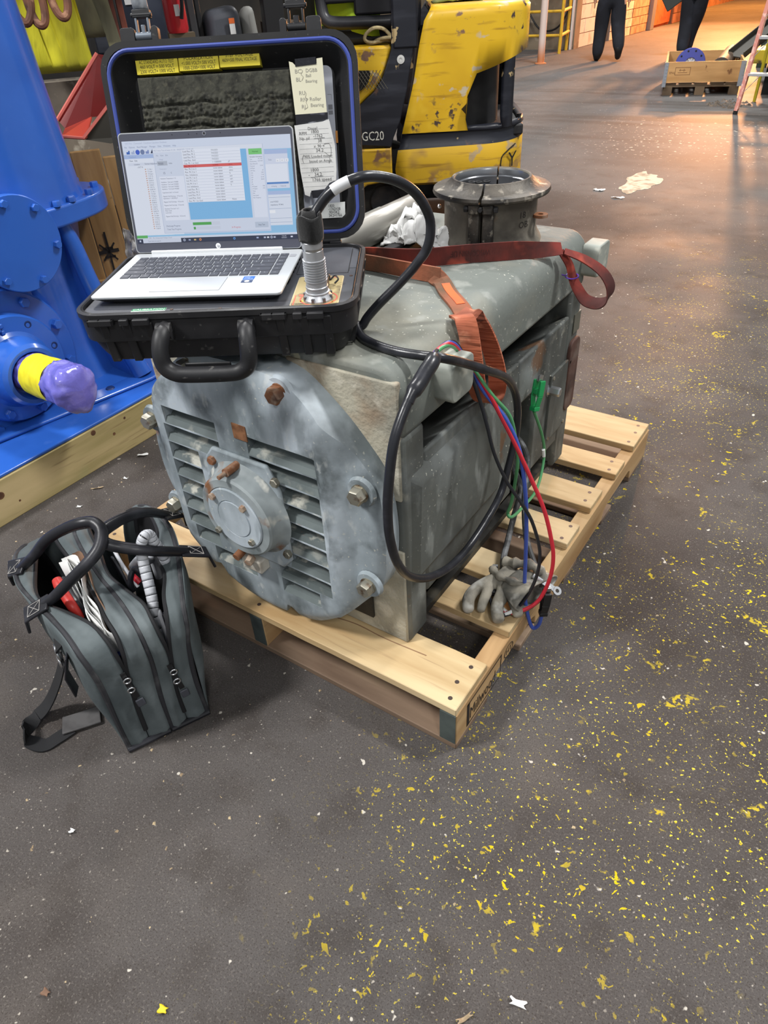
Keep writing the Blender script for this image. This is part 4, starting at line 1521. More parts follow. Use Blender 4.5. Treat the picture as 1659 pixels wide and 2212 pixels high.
for k, s in enumerate(('Type', 'Manufacturer', 'Data Name ID', 'Frame #', 'HP Rpm', 'HP Freq', 'Volt', 'FLA', 'kW', 'HP', 'SF', 'SB', 'HP Speed', 'CP Speed', 'Temp', 'Pole', 'Pole Speed', 'Max Frequency')):
    stext(.75, .222 + k * .0215, s, .016, (104, 112, 138), 13, w=.85)
for k, s in ((0, 'AC, IND'), (1, 'CUSTOM'), (3, 'E-365'), (5, '60'), (6, '2300'), (7, '71.00'), (8, '221.46'), (9, '200.00'), (12, '1780'), (13, '1775')):
    stext(.826, .218 + k * .0215, s, .015, (104, 112, 138), 13, 'RIGHT', .85)
stext(.196, .838, 'Discharge Progress', .022, (96, 104, 128), 10)
stext(.198, .872, 'Total Test Progress', .022, (96, 104, 128), 10)
srect(.362, .800, .53, .834, (206, 214, 232), 9)
srect(.362, .803, .477, .831, (92, 172, 96), 10)
srect(.362, .846, .53, .876, (206, 214, 232), 9)
srect(.364, .848, .377, .874, (92, 172, 96), 10)
stext(.60, .872, 'In Progress', .024, (214, 96, 100), 11)
srect(.745, .82, .826, .876, (190, 202, 222), 11)
stext(.785, .855, 'Stop Test', .020, (40, 46, 66), 13, 'CENTER')
srect(0, .935, 1, .962, (214, 222, 240), 4)
srect(0, .918, .068, .947, (104, 184, 110), 8)
stext(.075, .953, '94%   No Unexpected Voltage Check', .019, (140, 150, 172), 10)
srect(0, .955, 1, 1.0, (62, 68, 88), 8)
srect(.035, .955, .275, .997, (208, 216, 234), 9)
stext(.065, .985, 'Type here to search', .020, (130, 140, 160), 10)
srect(.012, .968, .022, .985, (200, 210, 230), 10)
for x, c in ((.288, (190, 200, 224)), (.322, (160, 170, 200)), (.356, (214, 190, 130)), (.388, (226, 150, 100)), (.60, (100, 160, 230)), (.745, (170, 184, 220)), (.79, (190, 200, 224)), (.81, (230, 236, 246)), (.83, (190, 200, 224)), (.85, (190, 200, 224)), (.955, (214, 220, 238))):
    if x in (.288, .388, .60, .83):
        screen.mi = ei(c)
        screen.lathe([(.0022, .0010), (.0022, .00106), (.0010, .00106)], 14, Matrix.Translation((sx0 + (x + .008) * SPW, sy1 - .977 * SPH, 0)))
    else:
        srect(x, .970, x + .013, .985, c, 11)
stext(.915, .974, '7:36 AM', .016, (214, 220, 236), 11, 'CENTER')
stext(.915, .991, '9/29/2025', .016, (214, 220, 236), 11, 'CENTER')
screen.obj('screen_display', smats, sl, smooth=False, label='lit screen with a grey test dialog, results table and red row')

# ================================================================== TEST LEAD
m_lead = mat('glossy_black_cable', (34, 35, 40), .30, layers=[dict(c=(62, 63, 70), s=30, lo=.5, hi=.75, o=.5)], bump=[dict(s=60, st=(1, 1, .3), b=.25, h=.002)])
CABLE = [(-0.32, 0.124, 0.966), (-0.315, 0.128, 0.982), (-0.301, 0.14, 0.999), (-0.284, 0.154, 1.01), (-0.266, 0.17, 1.016), (-0.254, 0.195, 1.013), (-0.239, 0.222, 1.003), (-0.226, 0.246, 0.986), (-0.218, 0.266, 0.962), (-0.215, 0.282, 0.93), (-0.218, 0.279, 0.894), (-0.234, 0.268, 0.865), (-0.26, 0.249, 0.832), (-0.287, 0.23, 0.802), (-0.305, 0.217, 0.779), (-0.314, 0.211, 0.764), (-0.322, 0.205, 0.764), (-0.287, 0.172, 0.763), (-0.245, 0.156, 0.763), (-0.2, 0.151, 0.763), (-0.16, 0.156, 0.763), (-0.123, 0.166, 0.762), (-0.116, 0.238, 0.722), (-0.106, 0.292, 0.689), (-0.108, 0.375, 0.637), (-0.114, 0.434, 0.58), (-0.114, 0.457, 0.521), (-0.114, 0.453, 0.456), (-0.114, 0.429, 0.399), (-0.114, 0.395, 0.347), (-0.114, 0.331, 0.32), (-0.114, 0.249, 0.304), (-0.114, 0.171, 0.313), (-0.114, 0.091, 0.35), (-0.114, 0.028, 0.404), (-0.114, -0.009, 0.466), (-0.114, -0.026, 0.534), (-0.114, -0.027, 0.592), (-0.114, -0.019, 0.64), (-0.114, -0.002, 0.696), (-0.114, 0.024, 0.731), (-0.114, 0.054, 0.755), (-0.114, 0.074, 0.762)]
BOOT = [(-0.114, 0.074, 0.762), (-0.114, 0.094, 0.772), (-0.114, 0.111, 0.779)]
RED = [(-0.142, 0.140, 0.766), (-0.150, 0.185, 0.757), (-0.150, 0.235, 0.752), (-0.150, 0.285, 0.708), (-0.117, 0.31, 0.642), (-0.085, 0.318, 0.584), (-0.055, 0.323, 0.529), (-0.019, 0.329, 0.457), (0.009, 0.333, 0.397), (0.03, 0.333, 0.334), (0.041, 0.332, 0.284), (0.041, 0.327, 0.229), (0.027, 0.317, 0.168), (0.003, 0.292, 0.145), (-0.025, 0.27, 0.142), (-0.048, 0.278, 0.145), (-0.058, 0.291, 0.155), (-0.053, 0.302, 0.165)]
BLUE = [(-0.142, 0.140, 0.766), (-0.150, 0.185, 0.757), (-0.150, 0.235, 0.752), (-0.150, 0.285, 0.708), (-0.121, 0.309, 0.637), (-0.08, 0.322, 0.583), (-0.053, 0.328, 0.527), (-0.039, 0.328, 0.473), (-0.025, 0.327, 0.388), (-0.015, 0.322, 0.273), (-0.008, 0.319, 0.171), (0.005, 0.32, 0.104), (0.017, 0.324, 0.068), (0.029, 0.328, 0.08), (0.033, 0.33, 0.113)]
GREEN = [(-0.142, 0.140, 0.766), (-0.150, 0.185, 0.757), (-0.150, 0.235, 0.752), (-0.150, 0.285, 0.708), (-0.109, 0.314, 0.633), (-0.079, 0.339, 0.58), (-0.069, 0.355, 0.512), (-0.067, 0.365, 0.464), (-0.078, 0.377, 0.359), (-0.086, 0.379, 0.32), (-0.078, 0.383, 0.309), (-0.09, 0.474, 0.272), (-0.11, 0.604, 0.234), (-0.125, 0.671, 0.279), (-0.13, 0.66, 0.345), (-0.14, 0.615, 0.437)]
BLACK = [(-0.142, 0.140, 0.766), (-0.150, 0.185, 0.757), (-0.150, 0.235, 0.752), (-0.150, 0.285, 0.708), (-0.124, 0.297, 0.628), (-0.106, 0.298, 0.574), (-0.088, 0.298, 0.517), (-0.061, 0.303, 0.459), (-0.028, 0.311, 0.409), (-0.005, 0.316, 0.368), (0.016, 0.317, 0.303), (0.018, 0.312, 0.243), (0.006, 0.302, 0.185), (-0.012, 0.282, 0.146), (-0.03, 0.257, 0.142), (-0.054, 0.263, 0.145), (-0.075, 0.287, 0.15)]
MC1 = [(-0.153, 0.608, 0.21), (-0.14, 0.548, 0.181), (-0.122, 0.478, 0.15), (-0.104, 0.415, 0.125)]
MC2 = [(-0.152, 0.634, 0.279), (-0.121, 0.558, 0.225), (-0.076, 0.479, 0.17), (-0.029, 0.427, 0.136)]
CL1 = [(0.033, 0.333, 0.113), (0.038, 0.334, 0.221)]
LUGR = [(0.033, 0.361, 0.188), (0.046, 0.365, 0.176)]
CB = V((-.328, .117, .8415))
lead = thing('test_lead', 'heavy black test cable from the silver plug to red, blue, green and black clip leads', 'cable', CB)
MC = Matrix.Translation(CB) @ Matrix.Rotation(radians(2), 4, 'X') @ Matrix.Rotation(radians(1.5), 4, 'Y')
m_conn = mat('satin_aluminium', (186, 188, 192), .42, .6)
mb = MB(MC)
mb.lathe([(.0005, .001), (.0245, .001), (.0240, .004), (.0185, .0115), (.0195, .0125), (.0195, .0140), (.0175, .0150)], 40)
mb.obj('plug_collar', m_conn, lead, ang=25)
for k in range(8):
    q = MB(MC)
    a = k * pi / 4 + .3
    q.box((.0205, -.0024, .0015), (.0243, .0024, .009), Matrix.Rotation(a, 4, 'Z'))
    q.obj('collar_tooth', mat('collar_slot', (122, 124, 128), .4, .7), lead, smooth=False)
prof = [(.0175, .0150), (.0172, .020)]
z = .020
prof += [(.0180, .0205), (.0180, .0225), (.0170, .0235), (.0165, .031)]
z = .031
for k in range(9):
    prof += [(.0180, z + .0006), (.0180, z + .0022), (.0163, z + .0028), (.0163, z + .0040)]
    z += .0040
prof += [(.0163, z), (.0158, z + .011), (.0158, z + .012)]
zt = z + .012
mb = MB(MC)
mb.lathe(prof, 40)
mb.obj('plug_barrel', m_conn, lead, ang=25)
mb = MB(MC)
mb.lathe([(.0158, zt), (.0152, zt + .0005), (.0152, zt + .004), (.0158, zt + .0045)], 40)
mb.obj('chrome_ring', m_steel, lead)
mb = MB(MC)
mb.lathe([(.0162, zt + .0045), (.0162, .092), (.0150, .0935), (.0105, .0935), (.0105, .090)], 40)
mb.obj('plug_back_shell', m_conn, lead, ang=30)
m_wrap = mat('black_felt_wrap', (22, 22, 23), .95, bump=[dict(s=260, b=.5, h=.001)], sheen=.3)
mb = MB(MC)


def wrapf(a, b):
    th = 2 * pi * a * 1.6
    r = .0165 + .0022 * a + .0006 * sin(5 * th) + (.0012 * sin(pi * b))
    return (r * cos(th), r * sin(th), .094 + b * (.040 - .006 * a) + .002 * sin(3 * th))


mb.grid(wrapf, 50, 8)
mb.lathe([(.010, .088), (.0105, .097), (.012, .125), (.009, .138)], 20)
mb.obj('cable_wrap', m_wrap, lead, solid=.0016)
cab = [MC @ V((0, 0, .10)), MC @ V((0.0005, 0, .118))] + [V(p) for p in CABLE[1:]]
cab = cat(cab, 7)
mb = MB()
mb.tube(cab, .0080, 12)
mb.obj('main_cable', m_lead, lead, ang=180)
i0 = 13
mb = MB()
mb.tube(cab[22:31], .0085, 14)
mb.obj('white_cable_label', mat('cable_label', (214, 216, 218), .4), lead)
bt = cat(BOOT, 5)
mb = MB()
e0 = V(CABLE[-2])
bp = cat([V(CABLE[-3]) * .4 + e0 * .6, e0, BOOT[0], BOOT[1], BOOT[2], V(BOOT[2]) + V((-.004, .012, .001))], 4)
mb.tube(bp, [.0088 + .0035 * min(1, max(0, (i - 3) / 2)) for i in range(len(bp))], 14)
mb.obj('splitter_boot', m_lead, lead)
m_red = mat('red_lead', (198, 44, 58), .38)
m_blue = mat('blue_lead', (66, 90, 176), .38)
m_green = mat('green_lead', (84, 150, 100), .38)
m_blk = mat('black_lead', (36, 37, 42), .38)
for nm, pts, m_, r, dx in (('red_lead', RED, m_red, .0042, .002), ('blue_lead', BLUE, m_blue, .0042, -.005), ('green_lead', GREEN, m_green, .0036, .008), ('black_lead', BLACK, m_blk, .0036, -.010)):
    P = [V(p) for p in pts]
    for i in range(3):
        P[i] = P[i] + V((dx * .2, -dx, .001 * (1 + (dx > 0))))
    P = [V(BOOT[2]) + V((-.006, .008, -.002))] + P[1:]
    mb = MB()
    mb.tube(cat(P, 7), r, 9)
    mb.obj(nm, m_, lead)


def clip(o, d, up, m_body, name, lab):
    """kelvin clip: two sprung jaws"""
    M = fr(o, d, up)
    q = MB(M)
    for s in (1, -1):
        q.hexa([(0, -.008, s * .004), (.03, -.008, s * .009), (.03, .008, s * .009), (0, .008, s * .004),
                (0, -.008, s * .0065), (.03, -.008, s * .012), (.03, .008, s * .012), (0, .008, s * .0065)][:] if s > 0 else
               [(0, -.008, -.0065), (.03, -.008, -.012), (.03, .008, -.012), (0, .008, -.0065), (0, -.008, -.004), (.03, -.008, -.009), (.03, .008, -.009), (0, .008, -.004)])
        q.box((.03, -.008, min(s * .006, s * .012)), (.066, .008, max(s * .006, s * .012)))
    q.box((.034, -.009, -.006), (.046, .009, .006))
    q.box((-.006, -.009, -.008), (.004, .009, .008))
    b = q.obj(name, m_body, lead, bevel=.0012, label=lab)
    q = MB(M)
    q.tube([(.038 + .002 * cos(t * .9), -.0005 + .0055 * sin(t * .9), -.006 + t * .0004) for t in range(30)], .0008, 6)
    q.box((.064, -.006, -.004), (.078, .006, -.001))
    q.box((.064, -.006, .001), (.078, .006, .004))
    q.obj('clip_jaw', m_steel, b, bevel=.0006)
    q = MB(M)
    q.tube(cat([(.0, .004, .003), (.012, .005, .006), (.026, .004, .002), (.036, .003, .004)], 4), .0012, 6)
    q.obj('clip_wire', m_white, b)
    return b


m_gclip = mat('green_clip', (32, 150, 84), .4)
clip((-.140, .617, .444), (.0, .22, .9), (1, -.4, 0), m_gclip, 'green_clip', 'green plastic clamp on the ground bolt')
clip((.034, .333, .118), (.05, .02, 1), (.6, -.8, 0), m_black, 'black_clip', 'black clamp hanging over the pallet edge')
clip((-.055, .30, .162), (.35, .9, .12), (0, -.2, 1), m_black, 'black_clip', 'black clamp lying inside the glove')
clip((-.075, .295, .158), (-.3, .8, .12), (0, -.2, 1), m_black, 'black_clip', 'black clamp deep in the glove')
for P_l, k, m_ in ((RED, 14, m_white), (BLACK, 13, m_white), (GREEN, 13, m_white)):
    A_, B_ = V(P_l[k]), V(P_l[k + 1])
    q = MB()
    d_ = (B_ - A_)
    q.cyl(A_ + d_ * .1, A_ + d_ * (.1 + .022 / d_.length), .0049 if P_l is RED else .0043, n=14)
    q.obj('lead_marker', m_, lead)


# ================================================================== THINGS ON THE MOTOR
ZT = .7565
# split cast housing
BH = V((-.345, .765, ZT))
hous = thing('split_bearing_housing', 'round split cast iron housing with wide flange standing on the motor top', 'machine part', BH)
m_cst = mat('oily_cast_grey', (126, 120, 108), .62, .15, layers=[dict(c=(84, 79, 71), s=8, lo=.42, hi=.62, d=7), dict(c=(36, 33, 30), s=9, lo=.52, hi=.66, d=7, o=.9), dict(c=(196, 190, 178), s=30, lo=.62, hi=.72, d=4, o=.6), dict(c=(128, 92, 60), s=10, lo=.64, hi=.72, o=.5)], bump=[dict(s=120, b=.4, h=.002, d=4), dict(s=14, b=.2, h=.004)])
m_cflange = mat('greasy_flange', (88, 82, 74), .55, .2, layers=[dict(c=(44, 41, 38), s=11, lo=.40, hi=.58, d=7), dict(c=(168, 160, 146), s=40, lo=.58, hi=.70, d=4, o=.8)], bump=[dict(s=140, b=.5, h=.002, d=4)])
m_bore = mat('machined_bore', (150, 152, 156), .28, .9)
sp = radians(-74)
MB_ = Matrix.Translation(BH)
for h in (0, 1):
    a0 = sp + radians(1.4) + h * pi
    a1 = sp + pi - radians(1.4) + h * pi
    mb = MB(MB_)
    mb.lathe([(.076, .001), (.114, .001), (.116, .006), (.113, .013), (.107, .022), (.103, .032), (.1025, .088), (.105, .098), (.112, .103)], 40, a0=a0, a1=a1)
    mb.lathe([(.076, .001), (.0765, .118), (.079, .121), (.0795, .132), (.082, .136)], 40, a0=a0, a1=a1)
    half = mb.obj('housing_half', m_cst, hous, solid=.0, ang=40)
    q = MB(MB_)
    q.lathe([(.112, .103), (.127, .106), (.129, .110), (.127, .116), (.104, .1195), (.090, .131), (.086, .136), (.082, .136)], 40, a0=a0, a1=a1)
    q.obj('rim_flange', m_cflange, half, ang=40)
    q = MB(MB_)
    q.lathe([(.0800, .1335), (.0785, .130), (.0780, .120), (.0745, .118), (.0745, .070), (.073, .066), (.073, .02)], 40, a0=a0, a1=a1)
    q.obj('bore', m_bore, half, ang=30)
for k, base_a in enumerate((sp, sp + pi)):
    R_ = MB_ @ Matrix.Rotation(base_a, 4, 'Z')
    for s in (1, -1):
        q = MB(R_)
        y0, y1 = sorted((s * .003, s * .027))
        q.hexa([(.098, y0, .002), (.120, y0, .002), (.120, y1, .002), (.098, y1, .002), (.098, y0, .090), (.113, y0, .090), (.113, y1, .090), (.098, y1, .090)])
        q.box((.098, y0, .084), (.122, y1, .106))
        q.obj('clamp_ear', m_cflange, hous, bevel=.004, seg=2)
    for z, ww in ((.095, .031), (.010, .030)):
        q = MB(R_)
        q.cyl((.115, -ww, z), (.115, ww, z), .0035, n=10)
        for s in (1, -1):
            q.hexbolt((.115, s * (ww - .003), z), (0, s, 0), .0068, .008, .4)
        q.hexbolt((.119, 0, z), (1, 0, 0), .0052, .006)
        q.obj('clamp_bolt', m_iron, hous)
mb = MB(MB_)
mb.lathe([(.0005, .003), (.074, .003)], 32)
mb.obj('bore_floor', m_grease_shade, hous)
for a, z in ((.75, .062), (2.2, .06), (2.5, .063), (1.9, .06)):
    q = MB(MB_ @ Matrix.Rotation(a + .3, 4, 'Z'))
    q.tube([(.064 + .007 * cos(t), .007 * sin(t), z + .05) for t in [2 * pi * k / 16 for k in range(17)]], .0022, 6)
    q.obj('bore_loop', m_iron, hous)
a = radians(5)
q = MB(MB_ @ Matrix.Rotation(a, 4, 'Z'))
q.lathe([(.006, -.003), (.016, -.003), (.016, .003), (.006, .003), (.006, -.003)], 24, Matrix.Translation((.116, 0, .062)))
q.obj('rusty_eye', m_rust, hous)
q = MB(MB_)
q.ball((-.112, -.035, .07), .0045)
q.obj('ball_fitting', m_steel, hous)
mtx = mat('painted_mark', (44, 40, 38), .8)
for s_, z in (('18', .066), ('OB', .046)):
    aa = radians(-22)
    Mt = MB_ @ Matrix.Rotation(aa, 4, 'Z') @ Matrix(((0, 0, 1, .1035), (1, 0, 0, -.010), (0, 1, 0, z), (0, 0, 0, 1)))
    q = MB(Mt)
    q.text(s_, .019, Matrix())
    q.obj('painted_number', mtx, hous, smooth=False)
for k in range(9):
    aa = radians(-62 + 70 * k / 8.0) if k < 5 else radians(-120 + 8 * k)
# bright steel bar stock
m_shaft = mat('bright_bar', (138, 136, 130), .5, .8, layers=[dict(c=(128, 124, 118), s=9, st=(1, .3, 1), lo=.45, hi=.65), dict(c=(206, 204, 198), s=50, st=(1, .1, 1), lo=.55, hi=.7)])
mb = MB()
mb.cyl((-.577, .32, ZT + .0345), (-.577, .815, ZT + .0345), .0345, n=40)
tag(mb.obj('steel_shaft', m_shaft, bevel=.004), 'thick bright steel shaft lying on the motor behind the open case', 'shaft')
mb = MB()
mb.box((-.522, .535, ZT), (-.496, .72, ZT + .010))
tag(mb.obj('flat_bar', m_iron, bevel=.002), 'flat dark steel bar beside the thick bright shaft on the motor', 'bar')
# rag
m_rag = mat('white_tissue', (232, 232, 230), .85, bump=[dict(s=60, b=.3, h=.002)])
mb = MB()


def rag(a, b):
    x, y = a - .5, b - .5
    n1 = noise3((x * 5 + 3, y * 5, .3))
    n2 = noise3((x * 9, y * 9 + 7, 2))
    n3 = noise3((x * 15 + 1, y * 15, 4))
    r2 = x * x + y * y
    h = max(0, .045 * math.exp(-((x + .15) ** 2 + y * y) * 9) + .022 * math.exp(-((x - .42) ** 2 + (y + .1) ** 2) * 30) + .030 * (1 - abs(n1) * 2.2) * math.exp(-r2 * 8) + .020 * (1 - abs(n2) * 2.4) * math.exp(-r2 * 4) + .010 * abs(n3))
    return (-.474 + x * .150 * (1 - .25 * abs(n2)) + .02 * n2 - y * .02, .675 + y * .085 + .025 * n1 + x * .04, ZT + .001 + h)


mb.grid(rag, 54, 40)
tag(mb.obj('white_rag', m_rag, solid=.0012, sharp=False), 'crumpled white rag on the motor left of the split housing', 'rag')

# ---- lifting sling
sl_ = thing('lifting_sling', 'dirty red and orange web sling across the motor, one eye hanging at each end', 'sling', (-.33, .50, ZT))
m_sl_r = mat('dirty_red_webbing', (122, 46, 38), .85, layers=[dict(c=(72, 36, 33), s=9, lo=.42, hi=.60, d=6), dict(c=(70, 44, 36), s=6, lo=.52, hi=.7), dict(c=(190, 82, 62), s=12, lo=.58, hi=.72)], bump=[dict(s=90, st=(1, 1, .25), b=.5, h=.002)])
m_sl_b = mat('dirty_brown_webbing', (140, 84, 60), .9, layers=[dict(c=(96, 72, 54), s=9, lo=.42, hi=.62, d=5), dict(c=(176, 100, 70), s=12, lo=.56, hi=.7)], bump=[dict(s=120, b=.6, h=.002)])
m_sl_o = mat('worn_orange_webbing', (190, 106, 74), .85, layers=[dict(c=(150, 84, 62), s=10, lo=.45, hi=.66, d=5), dict(c=(206, 138, 108), s=24, lo=.56, hi=.7, d=4), dict(c=(104, 70, 56), s=7, lo=.62, hi=.74)], bump=[dict(s=150, st=(.12, .12, 1), b=1.0, h=.004, d=1)])
m_sl_h = mat('bright_orange_tape', (226, 96, 44), .7, layers=[dict(c=(190, 84, 50), s=20, lo=.5, hi=.7)])
rp = cat([(-.536, .478, ZT + .019), (-.491, .502, ZT + .019), (-.397, .533, ZT + .019), (-.316, .600, ZT + .019), (-.243, .657, ZT + .018), (-.195, .700, ZT + .014), (-.163, .745, ZT + .008)], 8)
rw = []
for i in range(len(rp)):
    t = i / (len(rp) - 1)
    k = max(0, (t - .72) / .28)
    rw.append(V((0, 0, 1)) * (1 - k) + V((-.35, .25, .55)) * k)
mb = MB()
mb.strap(rp, rw, [.038 - .012 * max(0, (i / (len(rp) - 1) - .7) / .3) for i in range(len(rp))], .004)
rs = mb.obj('red_strap', m_sl_r, sl_)
# faint upside-down lettering
p_, q_ = V((-.41, .5285, ZT + .019)), V((-.275, .628, ZT + .019))
dx = (p_ - q_).normalized()
nz = V((dx.y, -dx.x, 0)).normalized()
nz = nz if nz.dot(CAM - p_) > 0 else -nz
Mt = Matrix((dx, nz.cross(dx), nz)).transposed().to_4x4()
Mt.translation = q_ + V((0, 0, .008)) + nz * .0035
mb = MB(Mt)
mb.text('WISCONSIN LIFTING', .0165, Matrix(), sx=.72)
mb.obj('strap_lettering', mat('faded_black_print', (62, 30, 28), .9), rs, smooth=False)
eye = [(-.158, .752, .757), (-.119, .770, .741), (-.081, .783, .716), (-.060, .790, .686), (-.060, .790, .659), (-.078, .784, .644), (-.105, .775, .650), (-.124, .769, .674), (-.137, .764, .699), (-.147, .760, .728), (-.166, .752, .756)]
ep = cat(eye, 7)
mb = MB()
nE = len(ep)
mb.strap(ep, [V((.25, 1, .25 + .5 * sin(pi * i / nE))) for i in range(nE)], [.016 + .012 * sin(pi * i / nE) for i in range(nE)], .0032)
mb.obj('right_eye', m_sl_r, sl_)
mb = MB()
c_ = V((-.139, .763, .703))
mb.tube([c_ + V((.014 * cos(t), .014 * sin(t) * .9, .002 * sin(t))) for t in [2 * pi * k / 20 for k in range(21)]], .0016, 6)
mb.tube([c_ + V((-.013, -.004, 0)), c_ + V((-.022, -.006, .002))], .0015, 6)
mb.obj('purple_tie', mat('purple_cable_tie', (86, 52, 150), .4), sl_)
bp_ = cat([(-.536, .466, ZT + .016), (-.476, .474, ZT + .016), (-.393, .468, ZT + .017), (-.305, .470, ZT + .015)], 7)
mb = MB()
mb.strap(bp_, (0, 0, 1), .032, .005)
mb.obj('brown_strap', m_sl_b, sl_)
fp = cat([(-.318, .470, ZT + .013), (-.296, .462, ZT + .005), (-.262, .425, ZT + .003), (-.212, .378, ZT + .002), (-.170, .330, ZT + .002)], 7)
mb = MB()
mb.strap(fp, [V((.55, .75, .5 * max(0, 1 - i / 8.0))) for i in range(len(fp))], .036, .005)
fs = mb.obj('orange_strap', m_sl_b, sl_)
mb = MB()
mb.strap([p + V((.002, .003, .0032)) for p in fp[9:22]], (.55, .75, 0), .016, .0008)
mb.obj('orange_patch', m_sl_h, fs)
es = [(-.190, .335, ZT + .004), (-.165, .312, .766), (-.149, .300, .741), (-.145, .312, .682), (-.145, .325, .640), (-.145, .348, .598), (-.146, .384, .572), (-.147, .417, .574), (-.147, .422, .604), (-.148, .405, .652), (-.150, .370, .712), (-.158, .340, .757), (-.188, .340, ZT + .008)]
ep = cat(es, 7)
mb = MB()
nE = len(ep)
mb.strap(ep, [V((1, .25, .0)) if 7 < i < nE - 8 else V((.6, .75, 0)) for i in range(nE)], .036, .0045)
mb.obj('front_eye', m_sl_o, sl_)

# ---- motor lead cables with lugs, and the work glove
m_leadm = mat('painted_lead_cable', (62, 62, 62), .6, layers=[dict(c=(120, 122, 124), s=40, lo=.5, hi=.68, d=4)])
for P_, nm in (([(-.215, .64, .27), (-.18, .625, .25), (-.153, .608, .210), (-.140, .548, .181), (-.122, .478, .160), (-.104, .415, .150), (-.085, .375, .150)], 'motor_lead_cable'), ([(-.215, .66, .33), (-.18, .65, .32), (-.152, .634, .279), (-.121, .558, .225), (-.076, .479, .178), (-.029, .427, .150), (-.01, .40, .148)], 'motor_lead_cable')):
    mb = MB()
    mb.tube(cat(P_, 6), .0075, 10)
    mb.obj(nm, m_leadm, mot)
mb = MB()
d_ = V((.80, .18, -.45)).normalized()
M_ = fr((.012, .352, .190), d_, (.3, -.3, 1))
mb.lathe([(.0045, -.0015), (.010, -.0015), (.010, .0015), (.0045, .0015), (.0045, -.0015)], 24, M_ @ Matrix.Translation((.044, 0, 0)))
mb.box((.0, -.006, -.0015), (.036, .006, .0015), M_)
mb.cyl(M_ @ V((-.02, 0, 0)), M_ @ V((.004, 0, 0)), .0065, n=14)
mb.obj('ring_lug', m_steel, mot)

m_glove = mat('grey_leather_glove', (158, 152, 138), .8, layers=[dict(c=(96, 94, 88), s=16, lo=.42, hi=.62, d=5), dict(c=(186, 184, 176), s=20, lo=.56, hi=.7), dict(c=(70, 68, 64), s=9, lo=.62, hi=.75)], bump=[dict(s=70, b=.5, h=.003, d=4)])
glove = thing('work_glove', 'dirty grey leather work glove lying crumpled on the pallet over the lead ends', 'glove', (-.05, .32, .128))


def skin(name, verts, edges, rad, m, parent, sub=2, root=0):
    me = bpy.data.meshes.new(name)
    me.from_pydata([tuple(v) for v in verts], edges, [])
    o = bpy.data.objects.new(name, me)
    COL.objects.link(o)
    bpy.context.view_layer.objects.active = o
    md = o.modifiers.new('skin', 'SKIN')
    md.use_smooth_shade = True
    if not me.skin_vertices:
        bm = bmesh.new()
        bm.from_mesh(me)
        bm.verts.layers.skin.verify()
        bm.to_mesh(me)
        bm.free()
    for i, r in enumerate(rad):
        me.skin_vertices[0].data[i].radius = r if isinstance(r, tuple) else (r, r)
        me.skin_vertices[0].data[i].use_root = (i == root)
    s_ = o.modifiers.new('sub', 'SUBSURF')
    s_.levels = sub
    s_.render_levels = sub
    bake(o)
    for p in o.data.polygons:
        p.use_smooth = True
    o.data.materials.clear()
    if m:
        o.data.materials.append(m)
    o.name = name
    if parent is not None:
        Ti = parent.matrix_basis.inverted()
        for v in o.data.vertices:
            v.co = Ti @ v.co
        o.parent = parent
    return o


gv = [(-.062, .330, .168), (-.090, .318, .166), (-.050, .300, .160), (-.030, .318, .165),
      (-.108, .290, .160), (-.116, .262, .150), (-.096, .226, .144),
      (-.082, .284, .160), (-.080, .262, .152), (-.074, .240, .144),
      (-.052, .278, .152), (-.044, .258, .148), (-.026, .234, .144),
      (-.020, .296, .150), (-.006, .282, .146), (.002, .270, .143),
      (-.060, .362, .172), (-.078, .384, .166), (-.092, .372, .150)]
ge = [(0, 1), (0, 2), (0, 3), (1, 4), (4, 5), (5, 6), (1, 7), (7, 8), (8, 9), (2, 10), (10, 11), (11, 12), (3, 13), (13, 14), (14, 15), (0, 16), (16, 17), (17, 18)]
gr = [.026, .021, .021, .020, .0165, .0155, .0140, .0125, .0115, .0095, .0155, .0155, .0145, .014, .0135, .012, .024, .015, .012]
g_ = skin('hand_part', gv, ge, gr, m_glove, glove)
mb = MB()


def cuff(a, b):
    th = 2 * pi * a
    ax = V((.88, -.25, -.05)).normalized()
    s1 = V((.25, .9, .0)).normalized()
    s2 = V((0, 0, 1))
    c = V((-.045, .345, .166)) + ax * (.062 * b)
    R1 = .048 + .018 * b + .006 * sin(3 * th + 1) + .004 * sin(5 * th) * b
    R2 = .026 + .008 * b + .004 * sin(4 * th) * b
    p = c + s1 * (R1 * cos(th)) + s2 * (R2 * sin(th))
    return (p.x, p.y, max(p.z, .1315))


mb.grid(cuff, 48, 10, True)
mb.obj('cuff', m_glove, glove, solid=.0035)
mb = MB()
mb.tube(cat([(-.083, .372, .185), (-.055, .368, .197), (-.02, .376, .200), (.010, .372, .188), (.020, .356, .168)], 6), [.011 + .003 * sin(i * 1.3) for i in range(25)], 10)
mb.tube(cat([(-.10, .345, .178), (-.072, .320, .190), (-.040, .312, .196), (.0, .318, .192)], 6), [.008 + .0025 * sin(i * 1.1) for i in range(19)], 10)
mb.obj('cuff_fold', m_glove, glove, kind='stuff')


# ================================================================== TOOL BAG
B0 = V((-.577, -.354, 0))
BL_, BW_ = V((-.899, .437, 0)), V((.437, .899, 0))


def bp(q):
    return B0 + BL_ * q[0] + BW_ * q[1] + V((0, 0, q[2]))


def bps(L):
    return [bp(q) for q in L]


